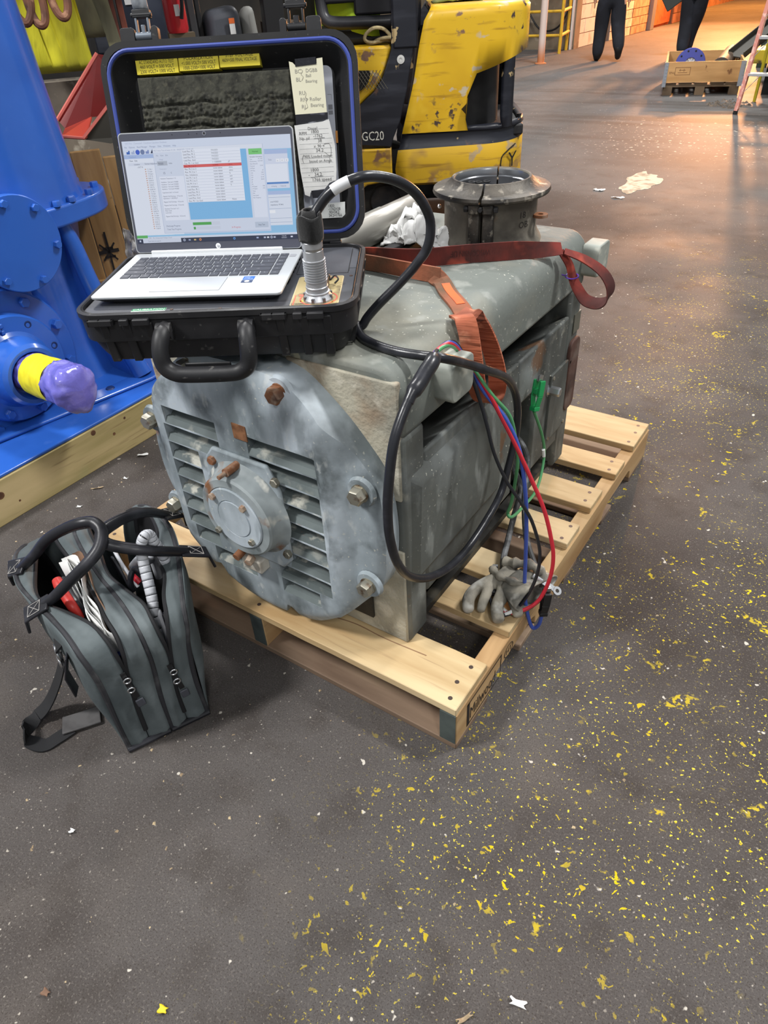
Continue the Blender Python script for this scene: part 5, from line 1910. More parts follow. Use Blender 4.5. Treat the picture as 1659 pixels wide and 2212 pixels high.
bag = thing('tool_bag', 'open grey canvas tool bag with black leather handles standing on the floor', 'bag', bp((.21, .085, 0)))
m_can = mat('grey_canvas', (82, 90, 92), .85, layers=[dict(c=(108, 116, 118), s=8, lo=.48, hi=.72, d=4), dict(c=(62, 70, 74), s=6, lo=.50, hi=.72, d=5, o=.8)], bump=[dict(s=500, b=.25, h=.0006), dict(s=16, b=.4, h=.01, d=3)])
m_can_d = mat('black_lining', (24, 24, 27), .8, bump=[dict(s=14, b=.3, h=.006)])
m_pipe = mat('dark_binding', (44, 44, 48), .75, layers=[dict(c=(72, 72, 74), s=24, lo=.5, hi=.7)])
m_lea = mat('black_leather', (30, 30, 35), .38, layers=[dict(c=(58, 58, 64), s=14, lo=.5, hi=.72)], bump=[dict(s=120, b=.2, h=.001)])
m_thread = mat('white_thread', (176, 172, 168), .8)
m_web = mat('black_webbing', (34, 34, 36), .85, bump=[dict(s=400, st=(1, 1, 1), b=.4, h=.001)])
ROW = [(0, 0), (0, .11), (0, .21), (.002, .258), (.022, .291), (.07, .300), (.13, .300), (.20, .298), (.29, .295), (.40, .285), (.43, .25), (.43, 0)]
CV = dict(L=[0, 0, 0, -.004, -.012, -.022, -.038, -.060, -.080, -.070, -.03, 0],
          A=[.040, .043, .050, .047, .041, .025, -.010, -.050, -.045, -.02, .03, .042],
          B=[.042, .045, .052, .058, .059, .053, .050, .042, .028, .012, .03, .044],
          C=[.090, .093, .100, .100, .098, .092, .083, .069, .058, .053, .07, .09],
          D=[.124, .125, .134, .132, .129, .125, .105, .086, .087, .085, .11, .125],
          E=[.126, .126, .138, .146, .156, .167, .186, .187, .215, .21, .16, .127],
          R=[.168, .166, .173, .182, .190, .203, .217, .232, .240, .225, .19, .168])
CP = {k: cat([(ROW[i][0], v[i], ROW[i][1]) for i in range(12)], 6) for k, v in CV.items()}
nR = len(CP['L'])


def strip(a, b, name, m, bul, label=None):
    mb = MB()

    def fn(u_, v_):
        i = min(nR - 1, int(round(v_ * (nR - 1))))
        p, q = CP[a][i], CP[b][i]
        P_ = p.lerp(q, u_)
        k = bul * sin(pi * u_) * (.6 + .7 * noise3((p.x * 9 + u_ * 3, p.z * 9, ord(a[0]) * 1.7)))
        if i < 20:
            d = V((-1, 0, .0))
        elif i < 27:
            d = V((-.7, 0, .7))
        elif i < 55:
            d = V((0, 0, 1))
        else:
            d = V((1, 0, .3))
        return bp(P_ + d * k)
    mb.grid(fn, 8, nR - 1)
    return mb.obj(name, m, bag, solid=.002, sharp=False, label=label)


for a, b in (('L', 'A'), ('B', 'C'), ('C', 'D'), ('E', 'R')):
    strip(a, b, 'gusset', m_can, .013)


def wall(k, name, m, off, bul):
    """fabric wall hanging from path k down to the bag floor"""
    mb = MB()
    tp = CP[k][14:62]
    n = len(tp)

    def fn(u_, v_):
        t = tp[min(n - 1, int(round(u_ * (n - 1))))]
        ybase = CV[k][0]
        s = t.x
        zz = t.z * v_ + .003
        vv = ybase + (t.y - ybase) * v_ + off + bul * sin(pi * u_) * sin(pi * min(v_ * .9 + .05, 1)) * (1 + .5 * noise3((s * 8, zz * 9, 2)))
        if u_ < .02:
            s = 0
        return bp((s, vv, zz))
    mb.grid(fn, n - 1, 12)
    return mb.obj(name, m, bag, solid=.0025, sharp=False)


wall('L', 'outer_panel', m_can, -.003, -.022)
wall('R', 'outer_panel', m_can, .003, .022)
wall('L', 'lining', m_can_d, .004, -.006)
wall('C', 'divider', m_can_d, 0, .004)
wall('R', 'lining', m_can_d, -.004, .004)
mb = MB()
mb.hexa([bp((.004, .004, .001)), bp((.43, .004, .001)), bp((.43, .164, .001)), bp((.004, .164, .001)), bp((.004, .004, .02)), bp((.43, .004, .02)), bp((.43, .164, .02)), bp((.004, .164, .02))])
mb.obj('bag_floor', m_can_d, bag, smooth=False)
for k in ('L', 'C', 'R'):
    mb = MB()
    mb.tube(bps(CP[k]), .0062, 8)
    mb.obj('piping', m_pipe, bag)
mb = MB()
mb.tube(bps([(-.004, -.004, .007), (-.004, .086, .007)]), .0075, 10)
mb.obj('corner_guard', m_lea, bag)
mb = MB()
mb.tube(bps([(-.004, .090, .007), (-.004, .172, .007)]), .0075, 10)
mb.obj('corner_guard', m_lea, bag)
# zips: tape, teeth edge, and hanging pulls
for k in ('A', 'B', 'D', 'E'):
    mb = MB()
    P_ = bps([p + V((-.002, 0, .002)) for p in CP[k][2:60]])
    mb.tube(P_, .0042, 6)
    mb.obj('zip_edge', m_can_d, bag)
for v_, z_ in ((.046, .195), (.130, .165)):
    q = MB()
    q.strap(bps([(-.010, v_ - .002, z_ + .03), (-.013, v_, z_), (-.012, v_ + .006, z_ - .045)]), BW_, .010, .003)
    pl_ = q.obj('zip_pull', m_rubber, bag)
    q = MB()
    for dz in (.012, -.016):
        c_ = bp((-.016, v_ + .001, z_ + dz))
        q.tube([c_ + BW_ * (.0065 * cos(t)) + V((0, 0, .0065 * sin(t))) for t in [2 * pi * i / 14 for i in range(15)]], .0016, 6)
    q.obj('pull_ring', m_steel, pl_)
    q = MB()
    q.strap(bps([(-.014, v_ + .007, z_ - .050), (-.013, v_ + .009, z_ - .072)]), BW_, .016, .004)
    q.obj('pull_tab', mat('grey_rubber_tab', (70, 72, 80), .5), pl_, bevel=.002)
BH1 = [(0.32, -0.07, 0.3), (0.292, -0.033, 0.34), (0.272, 0.003, 0.38), (0.243, 0.042, 0.41), (0.213, 0.074, 0.43), (0.199, 0.097, 0.43), (0.177, 0.104, 0.42), (0.157, 0.089, 0.4), (0.148, 0.058, 0.38), (0.155, 0.017, 0.35), (0.164, -0.021, 0.32), (0.175, -0.049, 0.3)]
BH2 = [(0.312, 0.248, 0.31), (0.276, 0.205, 0.36), (0.24, 0.161, 0.39), (0.217, 0.126, 0.4), (0.204, 0.107, 0.4), (0.201, 0.099, 0.39), (0.175, 0.105, 0.39), (0.162, 0.126, 0.38), (0.144, 0.159, 0.37), (0.143, 0.194, 0.35), (0.161, 0.247, 0.31)]
TAB1 = [(0.355, -0.093, 0.285), (0.329, -0.069, 0.3)]
STRAP = [(0.098, -0.048, 0.22), (0.122, -0.065, 0.17), (0.141, -0.08, 0.13), (0.175, -0.11, 0.06), (0.18, -0.134, 0.03), (0.182, -0.156, 0.015), (0.161, -0.173, 0.02), (0.138, -0.18, 0.03), (0.129, -0.18, 0.012), (0.106, -0.155, 0.004), (0.109, -0.127, 0.004), (0.117, -0.095, 0.004)]
PAD = [(0.122, -0.099, 0.006), (0.117, -0.066, 0.006), (0.113, -0.036, 0.006)]
PAPER = [(0.253, 0.015, 0.33), (0.228, 0.033, 0.34), (0.155, 0.03, 0.31), (0.094, 0.035, 0.3), (0.044, 0.044, 0.28), (0.045, 0.056, 0.26)]
REDH = [(0.24, -0.009, 0.3), (0.202, -0.004, 0.29), (0.164, 0.003, 0.28), (0.158, 0.007, 0.25)]
SPIRAL = [(0.244, 0.138, 0.26), (0.226, 0.144, 0.28), (0.208, 0.155, 0.3), (0.217, 0.17, 0.28), (0.238, 0.182, 0.27)]
SP2 = [(0.071, 0.137, 0.25), (0.093, 0.145, 0.28), (0.121, 0.151, 0.31), (0.145, 0.156, 0.34), (0.154, 0.163, 0.37), (0.153, 0.173, 0.39), (0.161, 0.185, 0.385), (0.157, 0.188, 0.37)]
CAB = [(0.179, 0.119, 0.25), (0.178, 0.122, 0.28), (0.183, 0.136, 0.3), (0.165, 0.148, 0.3), (0.166, 0.146, 0.27)]
DR = [(0.109, -0.05, 0.23), (0.109, -0.031, 0.25), (0.105, -0.053, 0.2)]


def handle(path, tabs, i0):
    pts = cat(bps(path), 7)
    mb = MB()
    n = len(pts)
    mb.tube(pts, [.0125 * (.8 + .2 * sin(pi * i / n)) for i in range(n)], 10)
    h = mb.obj('handle', m_lea, bag, sharp=False)
    off = V((0, 0, .0118))
    q = MB()
    q.tube([p + off for p in pts[6:-6]], .0014, 5)
    q.obj('seam', m_pipe, h)
    for a, b, wd in tabs:
        q = MB()
        A_, B_ = bp(a), bp(b)
        d = (B_ - A_)
        up = V((0, 0, 1))
        wv = BW_ if wd == 0 else BL_
        q.strap([B_ + d * .15, B_, A_, A_ - d * .12 + V((0, 0, -.03))], wv, .040, .006)
        t = q.obj('handle_tab', m_lea, h, bevel=.002)
        q = MB()
        dn = d.normalized()
        wv2 = (wv - dn * wv.dot(dn)).normalized()
        nv = dn.cross(wv2)
        nv = nv if nv.z > 0 else -nv
        o = A_ + d * .5 + nv * .0042
        hs = .014
        c = [o + dn * (sx * hs) + wv2 * (sy * hs) for sx, sy in ((-1, -1), (1, -1), (1, 1), (-1, 1))]
        for i in range(4):
            q.tube([c[i], c[(i + 1) % 4]], .0006, 4)
        q.tube([c[0], c[2]], .0006, 4)
        q.tube([c[1], c[3]], .0006, 4)
        q.obj('cross_stitch', m_thread, t, smooth=False)
    return h


handle(BH1, [((.345, -.092, .292), (.312, -.062, .312), 1), ((.178, -.082, .292), (.166, -.040, .312), 1)], 0)
handle(BH2, [((.330, .278, .295), (.305, .240, .318), 1), ((.155, .285, .295), (.160, .240, .316), 1)], 0)
# shoulder strap with pad and clip
mb = MB()
sp_ = cat(bps(STRAP), 6)
mb.strap(sp_, [BL_ * .8 + V((0, 0, .2)) if i < 30 else (BL_ + BW_ * .2) for i in range(len(sp_))], .032, .003)
mb.obj('shoulder_strap', m_web, bag)
mb = MB()
mb.strap(bps([(.130, -.112, .009), (.124, -.078, .009), (.118, -.034, .008)]), BL_, .046, .006)
mb.obj('strap_pad', mat('worn_grey_leather', (86, 84, 84), .6, layers=[dict(c=(60, 58, 58), s=18, lo=.45, hi=.65)]), bag, bevel=.002)
mb = MB()
c_ = bp((.105, -.052, .235))
mb.tube([c_ + BL_ * (.016 * cos(t)) + V((0, 0, .016 * sin(t))) for t in [2 * pi * i / 18 for i in range(19)]], .003, 8)
c2 = bp((.108, -.055, .208))
mb.tube([c2 + BL_ * (.012 * cos(t)) + V((0, 0, .014 * sin(t))) for t in [2 * pi * i / 18 for i in range(19)]], .0035, 8)
mb.obj('strap_ring', m_steel, bag)
mb = MB()
mb.strap(bps([(.10, -.030, .270), (.106, -.050, .252), (.108, -.052, .236)]), BL_, .034, .004)
mb.obj('ring_loop', m_web, bag)
mb = MB()
mb.strap(bps([(.060, -.034, .262), (.058, -.050, .215), (.052, -.047, .165)]), BL_ + BW_ * .3, .030, .004)
mb.obj('side_flap', m_lea, bag, bevel=.002)

# ---- things in the bag
mb = MB()
pp = cat(bps(PAPER), 6)
for k in range(5):
    mb2 = MB()
    o = BW_ * (.004 * k - .008) + V((0, 0, .008 * sin(k * 2.1)))
    rows_ = [[p + o + BW_ * (.004 * sin(i * .6 + k)), p + o - V((0, 0, .14)) + BW_ * .006] for i, p in enumerate(pp)]
    tag(mb2.grid(lambda a, b: rows_[min(len(rows_) - 1, int(round(a * (len(rows_) - 1))))][0].lerp(rows_[min(len(rows_) - 1, int(round(a * (len(rows_) - 1))))][1], b), len(rows_) - 1, 3).obj('paper_sheet', m_paper, None, solid=.0012, sharp=False),
        ('white sheet nearest the red handle in the bag', 'second white sheet right of the red handle in the bag', 'middle sheet of the white sheaf in the bag', 'white sheet one short of the brown card in the bag', 'white sheet touching the brown card in the bag')[k], 'paper', 'loose sheets in the bag')
m_kraft = mat('brown_card', (120, 92, 72), .8)
mb = MB()
rows_ = [[p + BW_ * .022 + V((0, 0, .010)), p + BW_ * .022 - V((0, 0, .15))] for p in pp]
mb.grid(lambda a, b: rows_[int(round(a * (len(rows_) - 1)))][0].lerp(rows_[int(round(a * (len(rows_) - 1)))][1], b), len(rows_) - 1, 2)
tag(mb.obj('card_folder', m_kraft, solid=.002), 'brown card folder edge beside the white sheets in the bag', 'folder')
t_ = thing('screwdriver', 'red handled tool lying beside the white sheets in the bag', 'tool', bp((.19, -.004, .28)))
rp_ = bps(REDH)
mb = MB()
mb.tube(cat(rp_, 6), [.010, .011, .012, .012, .012, .0115, .011, .011, .011, .011, .011, .011, .011, .0105, .010, .0095, .009, .0085, .008], 12)
mb.obj('grip', mat('red_grip', (196, 56, 50), .4), t_)
mb = MB()
mb.cyl(rp_[-1], rp_[-1] + (rp_[-1] - rp_[-2]).normalized() * .09, .004, n=10)
mb.obj('shank', m_steel, t_)
for k, (dx, r) in enumerate(((.012, .0042), (.024, .0038))):
    mb = MB()
    mb.tube(cat([p + BW_ * dx + V((0, 0, .004 * sin(i))) for i, p in enumerate(rp_)] + [rp_[-1] + BW_ * dx - V((0, 0, .10))], 6), r, 8)
    tag(mb.obj('electric_lead', m_blk), ('black cord lying right against the red handled tool in the bag', 'thin black cord next to the white sheets in the bag')[k], 'cord')
tag(MB().box(*(lambda c: ((c.x - .014, c.y - .010, .19), (c.x + .010, c.y + .012, .235)))(bp((.040, .052, 0)))).obj('blue_pack', mat('blue_pack', (40, 66, 140), .5), bevel=.003), 'small blue packet low in the zip opening of the bag', 'packet')
tag(MB().box(*(lambda c: ((c.x - .012, c.y - .008, .235), (c.x + .008, c.y + .010, .258)))(bp((.055, .050, 0)))).obj('red_pack', mat('red_pack', (190, 60, 56), .5), bevel=.003), 'small red packet just above the blue packet in the bag', 'packet')
# spiral wrapped cable
s_ = thing('spiral_wrapped_cable', 'cable in pale grey spiral wrap looping out of the right bag half', 'cable', bp((.12, .15, .25)))
c_ = cat(bps([(.055, .132, .16)] + SP2 + [(.160, .196, .335), (.165, .20, .28), (.17, .19, .20)]), 8)
mb = MB()
mb.tube(c_, .0092, 12)
mb.obj('cable_core', m_blk, s_)
tot = 0
mb = MB()
seg = 0
m_spw = mat('pale_spiral_wrap', (196, 198, 204), .4)
i = 0
while i < len(c_) - 4:
    a, b = c_[i], c_[i + 3]
    d = b - a
    q = MB()
    q.tube([a + d * .03, a.lerp(c_[i + 1], .9), c_[i + 2], a + d * .94], .0112, 12, cap=True)
    q.obj('wrap_turn', m_spw, s_, sharp=False)
    i += 3
c2 = cat(bps(SPIRAL), 7)
t2 = thing('grey_cable_loop', 'short loop of grey ribbed cable left of the spiral wrapped one', 'cable', bp((.22, .15, .25)))
mb = MB()
mb.tube(c2 + [c2[-1] + V((0, 0, -.06))], .0085, 12)
mb.obj('loop', m_spw, t2)
k3 = cat(bps(CAB), 7)
mb = MB()
mb.tube(k3 + [k3[-1] + V((0, 0, -.08))], .0062, 10)
tag(mb.obj('black_cable', m_lead), 'thick black cable bent in an arch inside the right bag half', 'cable')
for k, (P_, r, m_, lb) in enumerate((([(.27, .115, .30), (.235, .118, .29), (.205, .122, .285), (.185, .132, .25)], .004, m_spw, 'thin white probe lead lying behind the arched black cable in the bag'),
                                     ([(.255, .108, .24), (.235, .105, .31), (.20, .112, .29), (.165, .118, .22)], .0026, m_blk, 'thin black wire loop at the back of the right bag half'),
                                     ([(.195, .130, .275), (.180, .138, .262)], .0062, m_red, 'short red probe tip in the right bag half'),
                                     ([(.09, .150, .20), (.075, .148, .262), (.055, .146, .23), (.03, .142, .16)], .005, m_spw, 'pale cable near the lower end of the right zip opening'),
                                     ([(.085, .158, .19), (.067, .156, .255), (.045, .153, .22), (.02, .147, .15)], .0055, m_blk, 'black cable near the lower end of the right zip opening'))):
    mb = MB()
    mb.tube(cat(bps(P_), 7), r, 10)
    tag(mb.obj(('white_lead', 'thin_wire', 'probe_tip', 'pale_cable', 'dark_cable')[k], m_), lb, 'cable')


# ================================================================== BLUE MACHINE ON TIMBER (LEFT)
m_bluep = mat('glossy_blue_paint', (46, 98, 190), .28, coat=.5, layers=[dict(c=(40, 88, 176), s=5, lo=.45, hi=.7), dict(c=(70, 112, 196), s=16, lo=.64, hi=.74, o=.5)], bump=[dict(s=14, b=.18, h=.004, d=4), dict(s=90, b=.06, h=.001)])
m_timber = mat('treated_timber', (184, 164, 118), .7, layers=[dict(c=(150, 138, 88), s=2, st=(9, 1.0, 9), lo=.38, hi=.7, d=5, dist=.8), dict(c=(206, 184, 138), s=1.5, st=(5, .7, 5), lo=.5, hi=.74), dict(c=(110, 84, 56), s=7, st=(12, .6, 12), lo=.62, hi=.72, o=.5), dict(c=(150, 156, 110), s=3, lo=.58, hi=.7, o=.6)], bump=[dict(s=6, st=(20, 1, 20), b=.25, h=.001)])
m_knot = mat('wood_knot', (84, 56, 40), .8, layers=[dict(c=(120, 84, 56), s=40, lo=.45, hi=.6)])
tim = thing('timber_beam', 'long pale squared timber lying on the floor under the blue machine', 'beam', (-1.54, .4, 0))
mb = MB()
mb.box((-1.60, -.75, 0), (-1.522, 1.45, .140))
tim_b = mb.obj('beam', m_timber, tim, smooth=False, bevel=.003)
for y, z, r in ((-.015, .094, .013), (.40, .085, .006), (.455, .118, .005), (.33, .126, .010), (.03, .048, .004), (.56, .10, .006)):
    q = MB(Matrix(((0, 0, 1, -1.5222), (1, 0, 0, y), (0, 1, 0, z), (0, 0, 0, 1))))
    q.lathe([(r, 0), (r * .8, .0006), (.0003, .0004)], 18)
    q.obj('knot', m_knot, tim_b, smooth=False)
blu = thing('blue_gearbox', 'freshly painted glossy blue gearbox with tall column and wrapped shaft stub', 'machine', (-2.1, .4, .1405))
Z0 = .1405
mb = MB()
mb.prism([(-2.95, -.9), (-1.526, -.9), (-1.526, .95), (-2.95, .95)], Z0, .152)
mb.obj('base_flange', m_bluep, blu, bevel=.004)
mb = MB()
mb.prism([(-2.9, -.9), (-1.86, -.9), (-1.69, .11), (-1.588, .65), (-1.60, .80), (-2.9, .80)], .152, .166)
ft = mb.obj('foot_plate', m_bluep, blu, bevel=.006)
for x, y in ((-1.655, .52), (-1.66, .40)):
    q = MB()
    q.lathe([(.016, 0), (.013, .004), (.0003, .003)], 18, Matrix.Translation((x, y, .166)))
    q.obj('bolt_hole_rim', mat('dark_blue_hole', (22, 44, 96), .5), ft)
mb = MB()
mb.hexa([(-2.35, -.10, .15), (-1.775, -.10, .15), (-1.775, .56, .15), (-2.35, .56, .15), (-2.3, -.06, .60), (-1.80, -.06, .60), (-1.80, .56, .60), (-2.3, .56, .60)])
mb.obj('gear_housing', m_bluep, blu, bevel=.05, seg=4)
mb = MB()
mb.hexa([(-1.95, .47, .16), (-1.66, .47, .16), (-1.635, .66, .16), (-1.95, .70, .16), (-1.93, .50, .22), (-1.84, .52, .21), (-1.84, .60, .21), (-1.93, .62, .40)])
mb.obj('foot_gusset', m_bluep, blu, bevel=.02, seg=3)


def faceX(x):
    return Matrix(((0, 0, 1, x), (1, 0, 0, 0), (0, 1, 0, 0), (0, 0, 0, 1)))


LY, LZ = .265, .338
mb = MB(faceX(0) @ Matrix.Translation((LY, LZ, 0)))
mb.lathe([(.236, -1.80), (.236, -1.752), (.230, -1.745), (.165, -1.742)], 56)
d2 = mb.obj('large_cover', m_bluep, blu, ang=30)
mb = MB(faceX(0) @ Matrix.Translation((LY, LZ, 0)))
mb.lathe([(.168, -1.745), (.168, -1.712), (.162, -1.703), (.118, -1.700), (.106, -1.690), (.100, -1.66), (.096, -1.625), (.086, -1.612), (.074, -1.612), (.066, -1.625), (.062, -1.66), (.03, -1.66)], 56)
d3 = mb.obj('shaft_flange', m_bluep, blu, ang=30)
for k in range(10):
    a = radians(20 + 36 * k)
    q = MB()
    q.hexbolt((-1.744, LY + .205 * cos(a), LZ + .205 * sin(a)), (1, 0, 0), .016, .018, k)
    q.obj('cover_bolt', m_bluep, d2)
for k in range(8):
    a = radians(10 + 45 * k)
    if k in (0, 1):
        q = MB(Matrix.Translation((-1.7015, LY + .142 * cos(a), LZ + .142 * sin(a))) @ Matrix(((0, 0, 1, 0), (1, 0, 0, 0), (0, 1, 0, 0), (0, 0, 0, 1))))
        q.lathe([(.012, 0), (.009, .001), (.0003, -.003)], 14)
        q.obj('bolt_hole', MATS['dark_blue_hole'], d3)
        continue
    q = MB()
    q.hexbolt((-1.7015, LY + .142 * cos(a), LZ + .142 * sin(a)), (1, 0, 0), .015, .018, k)
    q.obj('flange_bolt', m_bluep, d3)
# cast lettering pad on the flange
q = MB()
for r_ in range(2):
    for c in range(5):
        q.box((-1.7015, LY - .085 + c * .019, LZ + .128 - r_ * .02 + c * .002), (-1.694, LY - .085 + c * .019 + .013, LZ + .128 - r_ * .02 + c * .002 + .014))
q.obj('cast_lettering', m_bluep, d3, bevel=.003, kind='stuff')
# upper round cover
UY, UZ, UX = .392, .688, -1.66
mb = MB(faceX(0) @ Matrix.Translation((UY, UZ, 0)))
mb.lathe([(.118, -1.95), (.118, UX - .022), (.134, UX - .020), (.134, UX - .004), (.131, UX), (.0005, UX)], 56)
d1 = mb.obj('round_cover', m_bluep, blu, ang=30)
for a in (95, 47, 345, 285, 225, 160):
    q = MB()
    q.hexbolt((UX, UY + .114 * cos(radians(a)), UZ + .114 * sin(radians(a))), (1, 0, 0), .0115, .014, a)
    q.obj('cover_bolt', m_bluep, d1)
# column, its flange and pedestal
CY, CX = .545, -1.93
mb = MB(Matrix.Translation((CX, CY, 0)))
mb.lathe([(.235, .748), (.228, .78), (.222, .90), (.205, 1.25), (.190, 1.9)], 56)
mb.obj('column', m_bluep, blu)
mb = MB(Matrix.Translation((CX, CY, 0)))
out_ = []
for k in range(72):
    a = 2 * pi * k / 72
    r_ = .245 + .055 * max(0, cos(a - radians(62))) ** 6 + .03 * max(0, cos(a - radians(-60))) ** 6
    out_.append((r_ * cos(a), r_ * sin(a)))
mb.prism(out_, .690, .750)
fl = mb.obj('column_flange', m_bluep, blu, bevel=.008, seg=3)
for a, r_ in ((60, .272), (86, .25), (38, .262), (18, .245), (4, .242), (-12, .24)):
    q = MB()
    q.hexbolt((CX + r_ * cos(radians(a)), CY + r_ * sin(radians(a)), .750), (0, 0, 1), .013, .016, a)
    q.obj('flange_bolt', m_bluep, fl)
mb = MB(Matrix.Translation((CX, CY, 0)))
mb.lathe([(.215, .15), (.19, .20), (.172, .30), (.168, .55), (.19, .66), (.21, .692)], 48)
mb.obj('pedestal', m_bluep, blu)
mb = MB()
mb.tube(cat([(-1.735, .585, .69), (-1.730, .600, .62), (-1.722, .612, .50), (-1.70, .63, .36), (-1.66, .65, .22), (-1.64, .655, .165)], 6), [.024 + .012 * (i / 30) for i in range(31)], 14)
mb.obj('pedestal_rib', m_bluep, blu)
mb = MB()
mb.hexa([(-1.90, .60, .155), (-1.66, .625, .155), (-1.65, .665, .155), (-1.90, .66, .155), (-1.90, .60, .68), (-1.745, .575, .68), (-1.74, .60, .68), (-1.90, .64, .68)])
mb.obj('pedestal_web', m_bluep, blu, bevel=.008)
# wrapped shaft stub
m_tape_y = mat('yellow_tape', (236, 224, 40), .45, layers=[dict(c=(222, 206, 30), s=20, st=(3, 1, 1), lo=.45, hi=.65)], bump=[dict(s=30, st=(4, 1, 1), b=.4, h=.002)])
m_film = mat('violet_plastic_film', (112, 108, 196), .2, alpha=1, layers=[dict(c=(150, 146, 214), s=14, lo=.5, hi=.68, d=4), dict(c=(122, 78, 98), s=6, lo=.54, hi=.66, mask=dict(k='lin', st=(1, 0, 0), lo=.64, hi=.70))], bump=[dict(s=22, b=.7, h=.006, d=4)], coat=.4)
mb = MB()
mb.cyl((-1.66, LY, LZ + .006), (-1.43, LY, LZ + .010), .050, n=24)
mb.obj('shaft', m_rust, blu)


def film(x0, x1, r0, r1, seed, wob, endcap=False, tip=None):
    q = MB()

    def fn(a, b):
        th = 2 * pi * a
        x = x0 + (x1 - x0) * b
        r = r0 + (r1 - r0) * b
        r *= 1 + wob * .35 * sin(7 * th + 2 * sin(6 * b + seed)) * b + wob * .6 * noise3((2.2 * cos(th) + seed, 2.2 * sin(th), b * 4)) + wob * .6 * noise3((5 * cos(th), 5 * sin(th) + seed, b * 7))
        zz = LZ + .008
        if endcap:
            f = max(0, (b - .62) / .38)
            r *= sqrt(max(0, 1 - f ** 2.2)) if f < 1 else 0.0
            droop = -.034 * f * max(0, -sin(th)) ** 2
            zz += droop
        return (x, LY + r * cos(th), zz + r * sin(th))
    q.grid(fn, 56, 26, True)
    return q


film(-1.655, -1.575, .058, .060, 1, .10).obj('film_sleeve', m_film, blu, sharp=False)
film(-1.595, -1.485, .064, .066, 4, .035).obj('tape_band', m_tape_y, blu, sharp=False)
film(-1.490, -1.380, .064, .072, 7, .11, True).obj('film_cap', m_film, blu, sharp=False)

# ---- left background, frame along one line of sight direction on the floor
LO = V((.381, -.721, 0))
LNn, LUu = V((-.794, .608, 0)), V((.608, .794, 0))


def lp(u_, D, z):
    return LO + LNn * D + LUu * u_ + V((0, 0, z))


LFm = Matrix(((LUu.x, LNn.x, 0, LO.x), (LUu.y, LNn.y, 0, LO.y), (0, 0, 1, 0), (0, 0, 0, 1)))   # local x right, y away, z up
m_ply = mat('rough_crate_plank', (158, 122, 74), .75, layers=[dict(c=(122, 88, 50), s=2.4, st=(9, 9, 1.1), lo=.38, hi=.68, d=5, dist=.8), dict(c=(186, 148, 96), s=2, st=(6, 6, .8), lo=.52, hi=.74), dict(c=(60, 42, 28), s=20, lo=.66, hi=.72, o=.9)], bump=[dict(s=6, st=(20, 20, 1), b=.3, h=.001)], rnd=True)
cr_ = thing('wooden_crate', 'brown plank crate with a black sprayed cross behind the blue machine', 'crate', lp(-.10, 2.95, 0))
for a, b, z, dd in ((-.30, -.186, .845, 0), (-.183, -.088, .838, .006), (-.085, .01, .812, .012), (.013, .12, .80, .004)):
    q = MB(LFm)
    q.box((a, 2.75 + dd, .02), (b, 2.775 + dd, z))
    q.obj('plank', m_ply, cr_, smooth=False, bevel=.002)
q = MB(LFm)
q.box((-.35, 2.76, .36), (-.03, 2.79, .42), Matrix.Translation((0, -.03, 0)))
q.box((-.30, 2.78, 0), (.12, 3.3, .02))
q.obj('crate_frame', m_ply, cr_, smooth=False, kind='stuff')
q = MB(LFm)
q.box((-.30, 2.78, .02), (-.28, 3.3, .80))
q.box((.10, 2.78, .02), (.12, 3.3, .80))
q.obj('crate_side', m_ply, cr_, smooth=False, kind='stuff')
m_spray = mat('black_spray_paint', (34, 28, 24), .9)
q = MB(LFm)
c0, c1 = -.150, .51
for a0, a1, w_ in (((-.036, 0), (.036, .004), .012), ((0, -.075), (.002, .07), .007), ((-.024, -.028), (.026, .030), .006), ((-.026, .030), (.024, -.030), .006), ((-.018, .012), (.018, .012), .010), ((-.018, -.018), (.02, -.016), .008)):
    p_, q_ = V((c0 + a0[0], 2.7535, c1 + a0[1])), V((c0 + a1[0], 2.7535, c1 + a1[1]))
    q.strap([p_, p_.lerp(q_, .5) + V((.001, 0, .001)), q_], (q_ - p_).cross(V((0, 1, 0))), w_, .0006)
q.obj('spray_mark', m_spray, cr_, smooth=False)
# plastic bag behind the laptop edge
m_clear = mat('smoky_plastic', (150, 148, 148), .2, alpha=.75, layers=[dict(c=(210, 208, 206), s=14, lo=.52, hi=.66)], bump=[dict(s=20, b=.6, h=.006)])
q = MB(LFm)
q.grid(lambda a, b: (-.105 + .055 * a + .03 * b + .01 * noise3((a * 6, b * 6, 1)), 2.60 + .03 * noise3((a * 5, b * 5, 4)), .43 + .19 * b * (1 - .15 * a) + .012 * noise3((a * 8, b * 3, 2))), 12, 24)
tag(q.obj('plastic_bag', m_clear, solid=.001, sharp=False), 'crumpled clear plastic bag tucked between the plank crate and laptop edge', 'bag')

# red chute
m_redp = mat('red_painted_steel', (118, 24, 22), .45, layers=[dict(c=(100, 20, 18), s=6, lo=.5, hi=.7)], coat=.2)
m_redl = mat('pale_red_edge', (214, 112, 100), .45)  # paler red along the chute rim
m_gsteel = mat('dull_grey_steel', (74, 72, 66), .6)
ch = thing('red_chute', 'open angled steel chute painted red inside, on the crate left of the case', 'chute', lp(-.10, 2.95, .85))
q = MB(LFm)
tri = [(-.204, 2.98, .909), (-.018, 3.02, 1.087), (.10, 3.04, 1.06), (.10, 3.04, .90), (-.02, 3.0, .905), (-.094, 2.97, .909), (-.187, 2.95, .886)]
q.add(tri + [(x, y + .012, z) for x, y, z in tri], [tuple(range(7)), tuple(range(13, 6, -1))] + [(i, i + 7, (i + 1) % 7 + 7, (i + 1) % 7) for i in range(7)])
q.obj('back_plate', m_redp, ch, smooth=False)
q = MB(LFm)
fl_ = [(-.187, 2.955, .886), (-.090, 2.975, .911), (-.118, 2.83, .872), (-.129, 2.82, .868), (-.197, 2.82, .880)]
